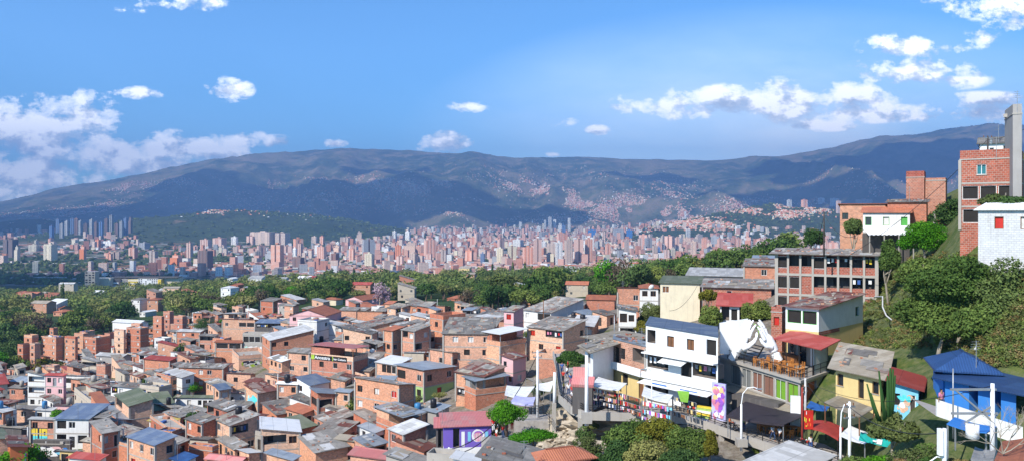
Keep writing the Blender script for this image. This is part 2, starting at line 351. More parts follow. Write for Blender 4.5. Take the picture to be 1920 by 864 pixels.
def terrain():
    px = np.arange(-900, 2901, 7.0); d = np.concatenate([np.linspace(-30, 38, 8), np.exp(np.linspace(math.log(40), math.log(2000), 200)), np.exp(np.linspace(math.log(2010), math.log(14500), 330))])
    PX, D = np.meshgrid(px, d); Z = gh(PX, np.maximum(D, 40.0)); X = (PX - 960) / F * np.maximum(D, 12.0)
    small = (fbm(X / 3.0, D / 3.0, 3, 9) - .5) * .5; Z = Z + small * (D < 600)
    V = np.stack([X, D, Z], -1).reshape(-1, 3); n, m = PX.shape
    i = np.arange(n * m).reshape(n, m); Fq = np.stack([i[:-1, :-1], i[:-1, 1:], i[1:, 1:], i[1:, :-1]], -1).reshape(-1, 4)
    mat_ground(); me = np_mesh('ground', V, Fq, ['ground'], smooth=True)
    o = mkobj('terrain', me); tag(o, 'valley floor and mountain slopes under the whole city', kind='structure')

def mat_ground():
    m, t, b = newmat('ground', .95, .1)
    g = t.new('ShaderNodeNewGeometry'); pos = g.outputs['Position']; sep = t.new('ShaderNodeSeparateXYZ', inp={0: pos}); y = sep.outputs[1]; x = sep.outputs[0]; z = sep.outputs[2]
    # near hillside: trodden earth, concrete and dry grass
    n1 = t.noise(pos, .12, 5, .6); n2 = t.noise(pos, 1.2, 5, .7)
    earth = t.mix(t.ramp(n2, [(.35, 0), (.65, 1)]), (.13, .105, .08), (.27, .24, .2))
    grass = t.mix(t.ramp(n2, [(.35, 0), (.75, 1)]), (.045, .085, .018), (.15, .15, .05))
    gm = t.math('ADD', t.math('MULTIPLY', t.math('GREATER_THAN', t.math('SUBTRACT', x, t.math('MULTIPLY', y, .36)), 0.0), .85), t.ramp(n1, [(.56, 0), (.68, 1)]), clamp=True)
    near = t.mix(gm, earth, grass)
    # valley: gardens, roofs and streets seen from afar
    v = t.new('ShaderNodeTexVoronoi', inp={'Vector': pos, 'Scale': .035}); wn = t.new('ShaderNodeSeparateColor', inp={0: v.outputs['Color']}).outputs[0]
    town = t.ramp(wn, [(0, (.03, .055, .02)), (.35, (.035, .06, .025)), (.4, (.3, .13, .08)), (.62, (.36, .2, .14)), (.7, (.38, .33, .28)), (.85, (.5, .48, .45)), (.95, (.1, .1, .1))], 'CONSTANT')
    n3 = t.noise(pos, .0025, 4, .6)
    town = t.mix(t.ramp(n3, [(.48, 0), (.56, 1)]), town, (.04, .07, .025))
    # mountain: forest, scrub and bare red earth
    n4 = t.noise(pos, .0009, 7, .6); n5 = t.noise(pos, .008, 6, .65); n6 = t.noise(pos, .03, 4, .7)
    forest = t.mix(t.ramp(n6, [(.35, 0), (.7, 1)]), (.018, .035, .014), (.06, .09, .035))
    scrub = t.mix(t.ramp(n5, [(.35, 0), (.65, 1)]), (.1, .12, .045), (.2, .15, .085))
    mount = t.mix(t.math('MULTIPLY', t.ramp(n4, [(.45, 0), (.56, 1)]), t.ramp(t.math('DIVIDE', y, 10000.0), [(.6, .1), (.7, 1)])), forest, scrub); n7 = t.noise(pos, .0045, 8, .72); mount = t.mix(t.math('MULTIPLY', t.ramp(n7, [(.5, 0), (.6, .8)]), t.ramp(t.math('DIVIDE', y, 10000.0), [(.6, 0), (.7, 1)])), mount, (.22, .17, .11)); mount = t.mix(t.ramp(n7, [(.36, .85), (.44, 0)]), mount, (.012, .025, .012))
    mount = t.mix(t.math('MULTIPLY', t.ramp(n5, [(.66, 0), (.72, 1)]), .5), mount, (.3, .2, .13))
    hill = t.ramp(t.math('DIVIDE', z, 100.0), [(.12, 0), (.3, 1)])
    far = t.mix(t.math('MAXIMUM', hill, t.ramp(t.math('DIVIDE', y, 20000.0), [(.26, 0), (.3, 1)])), town, mount)
    wood = t.mix(t.ramp(n6, [(.35, 0), (.7, 1)]), (.02, .045, .015), (.06, .09, .03))
    mid = t.mix(t.ramp(t.math('DIVIDE', y, 4000.0), [(.28, 0), (.42, 1)]), wood, far)
    c = t.mix(t.ramp(t.math('DIVIDE', y, 1000.0), [(.27, 0), (.36, 1)]), near, mid)
    t.l.new(c, b.inputs['Base Color'])
    bump(t, b, t.math('ADD', t.math('MULTIPLY', t.math('MULTIPLY', t.noise(pos, .012, 8, .75), 30.0), t.ramp(t.math('DIVIDE', y, 8000.0), [(.3, 0), (.5, 1)])), t.math('MULTIPLY', t.noise(pos, 2.2, 4, .7), .12)), .8, 1.0)

# ---------------------------------------------------------------- sky, sun, air, camera
SUN = Vector((-.50, -.58, .64)).normalized()
def world():
    w = bpy.data.worlds.new('World'); sc.world = w; w.use_nodes = True; t = NT(w.node_tree); bg = t.n['Background']
    el = math.asin(SUN.z); az = math.atan2(SUN.x, SUN.y)
    sky = t.new('ShaderNodeTexSky', sky_type='NISHITA', sun_disc=False, sun_elevation=el, sun_rotation=az, altitude=1500, air_density=1.0, dust_density=.6, ozone_density=2.2)
    dirv = t.new('ShaderNodeTexCoord').outputs['Generated']; s = t.new('ShaderNodeSeparateXYZ', inp={0: dirv})
    yy = t.math('MAXIMUM', s.outputs[1], .02); u = t.math('DIVIDE', s.outputs[0], yy); v = t.math('DIVIDE', s.outputs[2], yy)
    uvw = t.new('ShaderNodeCombineXYZ', inp={0: u, 1: t.math('MULTIPLY', v, 1.5)}).outputs[0]
    # cumulus banks: centre and half size in tangent space (column, row, half width, half height, strength)
    CL = [(40,250,150,62,1.0),(150,225,70,45,1.0),(30,325,190,58,.85),(205,292,100,32,.75),(335,280,88,30,.95),(295,308,110,26,.85),(415,288,46,14,.8),(455,262,38,18,.95),(515,266,34,10,.5),(425,168,42,20,1.0),(258,174,44,10,.8),(310,8,90,15,.8),
          (835,270,46,20,1.0),(628,269,20,7,.9),(1038,290,14,5,.7),(882,200,32,9,.55),(1122,244,20,8,.85),(1045,228,26,7,.35),
          (1250,196,80,24,.75),(1390,192,110,28,.9),(1500,190,130,36,.9),(1600,180,70,34,.9),(1610,212,110,16,.7),(1540,234,60,11,.8),(1700,140,110,26,.85),(1780,150,60,15,.6),(1690,88,64,20,.7),(1770,92,40,10,.55),(1820,212,95,18,.85),(1850,190,80,14,.5),(1860,14,70,20,.5),(1900,42,40,16,.5),(1855,70,36,18,.35),(1740,4,40,8,.35)]
    n1 = t.noise(uvw, 14.0, 12, .66); 
    off = t.vmath('ADD', uvw, (-.010, .024, 0)); n2 = t.noise(off, 14.0, 12, .66)
    dens = None; low = None
    for cx, cy, rx, ry, st in CL:
        a = t.math('MULTIPLY', t.math('SUBTRACT', u, (cx - 960) / F), F / rx); b2 = t.math('MULTIPLY', t.math('SUBTRACT', v, (HZ - cy) / F), F / ry)
        # flat bases: stretch below the centre
        r = t.math('SQRT', t.math('ADD', t.math('MULTIPLY', a, a), t.math('MULTIPLY', b2, b2)))
        k = t.math('MULTIPLY', t.math('SUBTRACT', 1.22, r, clamp=False), st)
        wgt = t.math('MULTIPLY', t.math('MAXIMUM', k, 0.0), b2)
        dens = k if dens is None else t.math('MAXIMUM', dens, k); low = wgt if low is None else t.math('ADD', low, wgt)
    dn = t.math('MULTIPLY', t.math('MAXIMUM', dens, -1.0), .46)
    cover = t.math('ADD', t.math('ADD', dn, t.math('MULTIPLY', t.math('SUBTRACT', n1, .5), 2.6)), .0)
    cov2 = t.math('ADD', t.math('ADD', dn, t.math('MULTIPLY', t.math('SUBTRACT', n2, .5), 2.6)), .0)
    alpha = t.math('MULTIPLY', t.ramp(cover, [(0.0, 0), (.12, .5), (.35, 1)]), t.math('MULTIPLY', t.math('ADD', dens, .15), 6.0, clamp=True))
    alpha = t.math('MULTIPLY', alpha, t.math('GREATER_THAN', s.outputs[1], .05))
    lit = t.math('ADD', t.math('MULTIPLY', t.math('SUBTRACT', cover, cov2), 1.6), t.math('MULTIPLY', low, .45))
    lit = t.math('ADD', lit, .55, clamp=True)
    ccol = t.ramp(lit, [(.05, (4.2, 5.0, 6.2)), (.4, (7.2, 7.8, 8.6)), (.72, (12.5, 12.6, 12.8))])
    # thin high veil low on the right
    vx = t.math('MULTIPLY', t.math('SUBTRACT', u, .35), 2.0); vy = t.math('MULTIPLY', t.math('SUBTRACT', v, .085), 5.5)
    veil = t.math('MULTIPLY', t.math('SUBTRACT', 1.0, t.math('SQRT', t.math('ADD', t.math('MULTIPLY', vx, vx), t.math('MULTIPLY', vy, vy))), clamp=True), 1.1)
    veil = t.math('MULTIPLY', veil, t.ramp(t.noise(t.new('ShaderNodeCombineXYZ', inp={0: u, 1: t.math('MULTIPLY', v, 3.0)}).outputs[0], 2.6, 6, .6), [(.3, .35), (.65, 1)]))
    tint = t.new('ShaderNodeMix', data_type='RGBA', blend_type='MULTIPLY', inp={0: 1.0, 6: sky.outputs[0], 7: (.52, .93, 1.2, 1)}).outputs[2]
    skyc = t.mix(veil, tint, (8.6, 10.0, 11.4))
    c = t.mix(alpha, skyc, ccol)
    t.l.new(c, bg.inputs[0]); bg.inputs[1].default_value = .115
    w.cycles.sampling_method = 'MANUAL'; w.cycles.sample_map_resolution = 256
    L = bpy.data.lights.new('sun', 'SUN'); L.energy = 4.6; L.angle = rad(.53); L.color = (1, .945, .86)
    o = bpy.data.objects.new('sun', L); COL.objects.link(o); o.rotation_euler = SUN.to_track_quat('Z', 'Y').to_euler()
    cam = bpy.data.cameras.new('camera'); cam.sensor_fit = 'HORIZONTAL'; cam.sensor_width = 36; cam.lens = 36 * F / 1920; cam.shift_y = (HZ - 432) / 1920
    cam.clip_start = .5; cam.clip_end = 60000; co = bpy.data.objects.new('camera', cam); COL.objects.link(co); co.location = (0, 0, CZ); co.rotation_euler = (math.pi / 2, 0, 0); sc.camera = co
    sc.view_settings.view_transform = 'Standard'; sc.view_settings.look = 'None'; sc.view_settings.exposure = .74; sc.view_settings.gamma = 1
    sc.render.engine = 'CYCLES'; c = sc.cycles; c.use_denoising = True; c.denoiser = 'OPENIMAGEDENOISE'; c.max_bounces = 5; c.diffuse_bounces = 2; c.glossy_bounces = 2; c.transmission_bounces = 2; c.volume_bounces = 0; c.transparent_max_bounces = 4
    c.caustics_reflective = False; c.caustics_refractive = False; c.sample_clamp_indirect = 4

HAZE_D = 1.15e-4
def haze():
    m = bpy.data.materials.new('haze_air'); m.use_nodes = True; t = NT(m.node_tree); t.n.clear()
    v = t.new('ShaderNodeVolumePrincipled', inp={'Color': (.33, .56, 1.0, 1), 'Density': HAZE_D, 'Anisotropy': .25})
    t.new('ShaderNodeOutputMaterial', inp={'Volume': v.outputs[0]}); MATS['haze_air'] = m
    b = MB(); b.box((0, 7000, 650), (30000, 16200, 1500), 'haze_air')
    o = b.build('haze'); tag(o, 'blue haze lying in the air over the valley', kind='stuff'); return o

def overhead_clouds():
    """fair weather clouds over the valley, above the frame: they cast the shade on slopes and suburbs"""
    mat_plain('cloud_white', (.85, .85, .85), 1, 0, var=.02)
    rng = random.Random(4)
    def cloud(px, d, z, rx, ry):
        q = Vector(((px - 960) / F * d, d, z)); h = 5200.0; c = q + SUN * ((h - z) / SUN.z)
        bm = bmesh.new(); bmesh.ops.create_icosphere(bm, subdivisions=5, radius=1)
        sd = rng.randrange(99)
        co = np.array([v.co[:] for v in bm.verts]); th = np.arctan2(co[:, 1], co[:, 0])
        for k, v in enumerate(bm.verts):
            x, y, zz = v.co; n = float(fbm(np.array([x * 2.2 + 7 + zz]), np.array([y * 2.2 + 3 - zz]), 4, sd)[0])
            f = .45 + 1.1 * n; v.co = (x * rx * f, y * ry * f, zz * 180 * f if zz > 0 else zz * 50)
        me = bpy.data.meshes.new('cloud'); bm.to_mesh(me); bm.free(); me.materials.append(MATS['cloud_white']); o = mkobj('cloud', me); o.location = c
        tag(o, 'white fair weather cloud high over the valley, above the view', kind='stuff', group='clouds over the valley')
    for a in [(560, 8000, 60, 1750, 1100), (250, 7300, 0, 1300, 800), (980, 7600, 150, 700, 420), (80, 5200, 0, 900, 900), (120, 1750, -150, 430, 330), (-60, 1250, -150, 330, 300), (440, 1650, -150, 260, 100),
              (1700, 9300, 300, 1500, 900), (1480, 8000, 200, 800, 600), (760, 9600, 400, 500, 350), (1250, 9500, 400, 500, 300), (390, 9000, 330, 500, 380), (1800, 7000, 100, 900, 600)]: cloud(*a)
# ---------------------------------------------------------------- houses
PLACED = []      # (x, y, radius) of everything standing on the near ground
RECTS = []       # screen rectangles of houses already set, with their depth
THINGS = []      # (object, kind words, px, py) to be given labels that single them out
def P2(v): return ((v[0]) / v[1] * F + 960, HZ - (v[2] - CZ) / v[1] * F)
def wall_face(mb, a, b, z0, z1, holes, mat, reveal, z1b=None):
    """one storeyed wall from a to b with real openings; u runs a->b"""
    a = Vector((a[0], a[1])); b = Vector((b[0], b[1])); L = (b - a).length; e = (b - a) / L; n = Vector((e.y, -e.x))
    us = sorted({0.0, L} | {h[0] for h in holes} | {h[1] for h in holes}); vs = sorted({z0, z1} | {h[2] for h in holes} | {h[3] for h in holes})
    pt = lambda u, v, dep=0.0: (a.x + e.x * u - n.x * dep, a.y + e.y * u - n.y * dep, v)
    for i in range(len(us) - 1):
        run = None
        for j in range(len(vs) - 1):
            um = (us[i] + us[i + 1]) / 2; vm = (vs[j] + vs[j + 1]) / 2
            solid = not any(h[0] < um < h[1] and h[2] < vm < h[3] for h in holes)
            if solid and run is None: run = vs[j]
            if run is not None and (not solid or j == len(vs) - 2):
                top = vs[j + 1] if solid else vs[j]
                mb.quad([pt(us[i], run), pt(us[i + 1], run), pt(us[i + 1], top), pt(us[i], top)], mat, [(us[i], run), (us[i + 1], run), (us[i + 1], top), (us[i], top)])
                run = None
    for u0, u1, v0, v1, kind in holes:
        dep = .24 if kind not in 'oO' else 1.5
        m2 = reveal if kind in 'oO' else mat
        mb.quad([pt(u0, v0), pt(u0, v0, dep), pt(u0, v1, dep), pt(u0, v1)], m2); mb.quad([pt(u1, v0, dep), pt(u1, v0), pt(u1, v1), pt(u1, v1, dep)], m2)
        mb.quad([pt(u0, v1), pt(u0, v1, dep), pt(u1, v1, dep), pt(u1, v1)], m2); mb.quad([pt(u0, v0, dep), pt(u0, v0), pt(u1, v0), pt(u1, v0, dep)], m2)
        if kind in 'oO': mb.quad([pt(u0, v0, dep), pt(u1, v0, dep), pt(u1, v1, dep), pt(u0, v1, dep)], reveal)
    return e, n, pt
def place_openings(parent, pt, e, n, holes, detail, rng, style):
    for u0, u1, v0, v1, kind in holes:
        if kind in 'oO':
            if u1 - u0 > 1.6:       # a doorway in the back wall of the gallery
                k = MB(); uc = u0 + (u1 - u0) * rng.uniform(.3, .7)
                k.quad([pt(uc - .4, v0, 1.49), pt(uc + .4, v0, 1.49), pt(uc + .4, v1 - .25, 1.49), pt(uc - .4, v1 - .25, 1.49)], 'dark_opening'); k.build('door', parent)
            if rng.random() < style.get('laundry', .25) and u1 - u0 > 1.4:
                k = MB(); y = v1 - .35; k.bar(pt(u0, y, .3), pt(u1, y, .3), .02, 'metal_grey'); u = u0 + .15
                while u < u1 - .4:
                    w = rng.uniform(.25, .45); h = rng.uniform(.4, .75); c = rng.choice(['cloth_white', 'cloth_white', 'cloth_red', 'cloth_blue', 'cloth_pink', 'cloth_grey', 'cloth_black', 'cloth_yellow'])
                    k.quad([pt(u, y - h, .28), pt(u + w, y - h, .32), pt(u + w, y, .3), pt(u, y, .3)], c); u += w + rng.uniform(.05, .4)
                k.build('clothes_line', parent)
            continue
        fr = style.get('frame') or rng.choice(['frame_white', 'frame_dark', 'frame_wood', 'frame_white'])
        k = MB(); w = .06
        for q in ((u0, u0 + w, v0, v1), (u1 - w, u1, v0, v1), (u0 + w, u1 - w, v1 - w, v1), (u0 + w, u1 - w, v0, v0 + w)):
            k.quad([pt(q[0], q[2], .06), pt(q[1], q[2], .06), pt(q[1], q[3], .06), pt(q[0], q[3], .06)], fr)
        if kind not in 'dk' and u1 - u0 > .9:
            um = (u0 + u1) / 2; k.quad([pt(um - .03, v0 + w, .06), pt(um + .03, v0 + w, .06), pt(um + .03, v1 - w, .06), pt(um - .03, v1 - w, .06)], fr)
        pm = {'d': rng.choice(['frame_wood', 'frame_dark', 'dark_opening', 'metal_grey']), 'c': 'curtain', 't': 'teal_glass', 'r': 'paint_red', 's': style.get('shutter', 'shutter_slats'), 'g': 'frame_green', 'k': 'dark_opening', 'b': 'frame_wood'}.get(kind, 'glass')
        if kind == 'w' and rng.random() < .3: pm = 'curtain'
        pane = MB(); pane.quad([pt(u0, v0, .22), pt(u1, v0, .22), pt(u1, v1, .22), pt(u0, v1, .22)], pm)
        if detail > 1:
            wo = k.build('door' if kind == 'd' else 'shutter' if kind == 's' else 'window', parent); pane.build('pane' if kind not in 'ds' else 'door_leaf', wo)
            if kind in 'wct' and rng.random() < .6:
                s = MB(); s.quad([pt(u0 - .08, v0 - .07, -.08), pt(u1 + .08, v0 - .07, -.08), pt(u1 + .08, v0, -.08), pt(u0 - .08, v0, -.08)], 'concrete'); s.quad([pt(u0 - .08, v0, -.08), pt(u1 + .08, v0, -.08), pt(u1 + .08, v0, .02), pt(u0 - .08, v0, .02)], 'concrete'); s.build('sill', wo)
        else:
            pane.v, base = pane.v, len(k.v); k.quad(pane.v, pm); k.build('door' if kind == 'd' else 'window', parent)
def auto_layout(L, n, rng, door=False):
    out = []
    cols = max(1, int(L / 1.9))
    for s in range(n):
        row = ''
        for c in range(cols):
            r = rng.random(); row += 'w' if r < .4 else '.' if r < .82 else 'c' if r < .88 else 'w'
        if s == n - 1 and n > 0: row = row[:rng.randrange(len(row))] + 'd' + row[1:] if len(row) > 1 else 'd'
        out.append(row[:cols])
    if n > 1 and rng.random() < .4: out[0] = 'o' * cols if rng.random() < .5 else 'o' * (cols // 2) + out[0][cols // 2:]
    return '|'.join(out)
def layout_holes(lay, L, z0, fh, n):
    holes = []; rows = lay.split('|') if lay else []
    for s, row in enumerate(rows[:n]):
        zf = z0 + (n - 1 - s) * fh; row = row or '.'; cw = (L - .3) / len(row); i = 0
        while i < len(row):
            k = row[i]; j = i
            if k in 'oOs':
                while j + 1 < len(row) and row[j + 1] == k and (j - i + 1) * cw < (2.0 if k == 's' else 3.4): j += 1
            u0 = .15 + i * cw; u1 = .15 + (j + 1) * cw; uc = (u0 + u1) / 2
            if k in 'wctrgkb': w = min(cw * .72, 1.15); holes.append((uc - w / 2, uc + w / 2, zf + fh * .36, zf + fh * .79, k))
            elif k == 'W': w = cw * .9; holes.append((uc - w / 2, uc + w / 2, zf + fh * .33, zf + fh * .8, 'w'))
            elif k == 'K': w = cw * .92; holes.append((uc - w / 2, uc + w / 2, zf + fh * .3, zf + fh * .88, 'k'))
            elif k == 'd': w = min(cw * .8, 1.0); holes.append((uc - w / 2, uc + w / 2, zf + .06, zf + fh * .78, 'd'))
            elif k == 's': holes.append((u0 + .15, u1 - .15, zf + .08, zf + fh * .86, 's'))
            elif k == 'o': holes.append((u0 + .08, u1 - .08, zf + fh * .4, zf + fh * .93, 'o'))
            elif k == 'O': holes.append((u0 + .08, u1 - .08, zf + .06, zf + fh * .93, 'O'))
            i = j + 1
    return holes
def expand(pts, o):
    c = sum((Vector(p) for p in pts), Vector((0, 0))) / len(pts); n = len(pts); out = []
    for i in range(n):
        p = Vector(pts[i]); a = (p - Vector(pts[i - 1])).normalized(); b = (Vector(pts[(i + 1) % n]) - p).normalized()
        na = Vector((a.y, -a.x)); nb = Vector((b.y, -b.x)); k = (na + nb); k = k / max(.3, k.dot(na)); out.append(p + k * o)
    return out
def make_roof(parent, ft, z, kind, mat, rng, slope=.09, over=.35, rise_dir=None, wallmat='brick_orange', wmb=None, detail=1):
    """ft: outline C,R,B,L (2D, local)"""
    C, R, B, Lq = [Vector(p) for p in ft]
    k = MB()
    if kind in ('mono', 'shed'):
        d = rise_dir if rise_dir is not None else rng.choice([3, 3, 0, 0, 3, 1])     # edge index that is low
        e = [C, R, B, Lq]; lo = {d, (d + 1) % 4}; run = (e[(d + 3) % 4] - e[d]).length; rise = slope * run
        hz = [z + (0.02 if i in lo else rise + .02) for i in range(4)]
        if wmb is not None and rise > .05: wmb.prism(e, z - .001, hz, wallmat, bottom=False)
        ex = expand(e, over); full = slope * over
        H = [z + .05 + (-full if i in lo else rise + full) for i in range(4)]
        q = [Vector((ex[(d + i) % 4].x, ex[(d + i) % 4].y, H[(d + i) % 4])) for i in range(4)]
        th = Vector((0, 0, .07)); k.quad([p + th for p in q], mat)
        for i in range(4): j = (i + 1) % 4; k.quad([q[i], q[j], q[j] + th, q[i] + th], mat)
        k.quad([q[3], q[2], q[1], q[0]], mat)
        if mat in ('roof_grey', 'roof_dark', 'roof_patchy', 'roof_rust', 'roof_tan') or rng.random() < .2:
            u = (q[1] - q[0]); v = (q[3] - q[0]); nS = int(u.length * v.length / rng.uniform(3.5, 8)); up = Vector((0, 0, .11))
            for _ in range(nS):
                sw = rng.choice([.85, .85, 1.7, 2.6]) / u.length; sh = rng.uniform(1.2, 2.4) / v.length
                if sw > .9 or sh > .9: continue
                a = rng.uniform(0, 1 - sw); b = rng.uniform(0, 1 - sh); m2 = rng.choice(['roof_grey', 'roof_grey', 'roof_light', 'roof_rust', 'roof_dark', 'roof_tan', 'roof_patchy', mat, mat, mat])
                w = [q[0] + u * (a + x) + v * (b + y) + up + Vector((0, 0, rng.uniform(0, .04))) for x, y in ((0, 0), (sw, 0), (sw, sh), (0, sh))]; k.quad(w, m2)
                for i in range(4): j = (i + 1) % 4; k.quad([w[i] - up * .4, w[j] - up * .4, w[j], w[i]], m2)
            for _ in range(int(nS * 1.2)):
                a = rng.uniform(.04, .96); b = rng.uniform(.04, .96); k.box(q[0] + u * a + v * b + up * 1.4, (.34, .2, .14), rng.choice(['brick_red', 'brick_salmon', 'concrete']), rng.uniform(0, 3))
        k.build('roof', parent)
    elif kind in ('gable', 'hip'):
        ex = expand([C, R, B, Lq], over); a = (ex[1] - ex[0]).length; b = (ex[2] - ex[1]).length
        if rise_dir is not None: long_cr = rise_dir == 0
        else: long_cr = a > b
        o = ex if long_cr else ex[1:] + ex[:1]           # ridge runs parallel to o[0]->o[1]
        w = (o[2] - o[1]).length; rise = w / 2 * max(slope, .22); ins = .5 * w / max((o[1] - o[0]).length, .1) if kind == 'hip' else 0.0; ins = min(ins, .48)
        m1 = (o[0] + o[3]) / 2; m2 = (o[1] + o[2]) / 2; r1 = m1 + (m2 - m1) * ins; r2 = m2 - (m2 - m1) * ins
        z0 = z - over * .22 + .03; q = [Vector((p.x, p.y, z0)) for p in o]; A = Vector((r1.x, r1.y, z0 + rise)); Bq = Vector((r2.x, r2.y, z0 + rise)); th = Vector((0, 0, .1))
        k.quad([q[0] + th, q[1] + th, Bq + th, A + th], mat); k.quad([q[2] + th, q[3] + th, A + th, Bq + th], mat)
        k.quad([q[0], A, Bq, q[1]], mat); k.quad([q[2], Bq, A, q[3]], mat)
        if kind == 'hip': k.quad([q[3] + th, q[0] + th, A + th], mat); k.quad([q[1] + th, q[2] + th, Bq + th], mat)
        elif wmb is not None:
            o2 = [C, R, B, Lq] if long_cr else [R, B, Lq, C]; zz = z + rise * .93
            g1 = (o2[0] + o2[3]) / 2; g2 = (o2[1] + o2[2]) / 2
            wmb.quad([(o2[3].x, o2[3].y, z), (o2[0].x, o2[0].y, z), (g1.x, g1.y, zz)], wallmat); wmb.quad([(o2[1].x, o2[1].y, z), (o2[2].x, o2[2].y, z), (g2.x, g2.y, zz)], wallmat)
        for i in range(4): j = (i + 1) % 4; k.quad([q[i], q[j], q[j] + th, q[i] + th], mat)
        rr = MB(); rr.bar(A + th, Bq + th, .22, mat, .1); k.build('roof', parent); rr.build('ridge_cap', parent)
    elif kind == 'flat':
        s = MB(); s.prism(expand([C, R, B, Lq], .06), z, z + .14, 'concrete'); s.build('roof', parent)
        o = [C, R, B, Lq]; i_ = expand(o, -.14); pm = MB(); hp = rng.choice([.35, .6, .95])
        for i in range(4):
            j = (i + 1) % 4; pm.prism([o[i], o[j], i_[j], i_[i]], z + .141, z + .14 + hp, wallmat, top='concrete')
        pm.build('parapet', parent)
        for _ in range(rng.randrange(2, 6)):
            p = C + (R - C) * rng.uniform(.15, .85) + (Lq - C) * rng.uniform(.15, .85); k2 = MB()
            k2.box((p.x, p.y, z + .145 + .2), (rng.uniform(.3, 1.2), rng.uniform(.3, .9), rng.uniform(.3, .4)), rng.choice(['brick_red', 'concrete', 'wood', 'cloth_blue', 'frame_white']), rng.uniform(0, 3)); k2.build('roof_clutter', parent)
    elif kind == 'canopy':
        # open top storey: parapet, posts and a sheet roof on them
        s = MB(); s.prism(expand([C, R, B, Lq], .06), z, z + .14, 'concrete'); s.build('terrace_floor', parent)
        o = [C, R, B, Lq]; i_ = expand(o, -.14); pm = MB()
        for i in range(4):
            j = (i + 1) % 4; pm.prism([o[i], o[j], i_[j], i_[i]], z + .141, z + 1.0, wallmat, top='concrete')
        pm.build('parapet', parent)
        for i in range(4):
            p = i_[i]; k2 = MB(); k2.bar((p.x, p.y, z + .15), (p.x, p.y, z + 2.4), .12, 'frame_wood' if rng.random() < .4 else 'metal_grey'); k2.build('post', parent)
        # lean-to room at the back
        q0 = Lq + (C - Lq) * .45; q1 = B + (R - B) * .45; rm = MB(); rm.prism([q0 + (q1 - q0) * .02, q1, B + (Lq - B) * .02, Lq + (B - Lq) * .02], z + .145, z + 2.35, rng.choice([wallmat, 'dark_wall', 'grey_wall'])); rm.build('back_room', parent)
        make_roof(parent, ft, z + 2.4, 'mono', mat, rng, .05, .45, rise_dir)
WALLW = {'brick_orange': 'orange brick', 'brick_red': 'red brick', 'brick_salmon': 'salmon brick', 'brick_big': 'raw red block', 'white_wall': 'white', 'clean_white': 'bright white', 'cream_wall': 'cream', 'yellow_wall': 'yellow', 'pink_wall': 'pink',
    'lilac_wall': 'violet', 'mint_wall': 'mint green', 'green_wall': 'lime green', 'blue_wall': 'bright blue', 'sky_wall': 'sky blue', 'grey_wall': 'grey', 'dark_wall': 'dark', 'beige_wall': 'beige', 'concrete': 'concrete', 'white_block': 'white painted block', 'orange_wall': 'orange'}
ROOFW = {'roof_grey': 'grey sheet', 'roof_dark': 'dark sheet', 'roof_light': 'pale sheet', 'roof_white': 'white sheet', 'roof_zinc': 'zinc', 'roof_blue': 'slate blue', 'roof_bright_blue': 'bright blue', 'roof_red': 'red', 'roof_rose': 'rose', 'roof_rust': 'rusty',
    'roof_green': 'mossy green', 'roof_yellow': 'mustard', 'roof_tile': 'orange tile', 'roof_patchy': 'patched', 'roof_tan': 'tan sheet'}
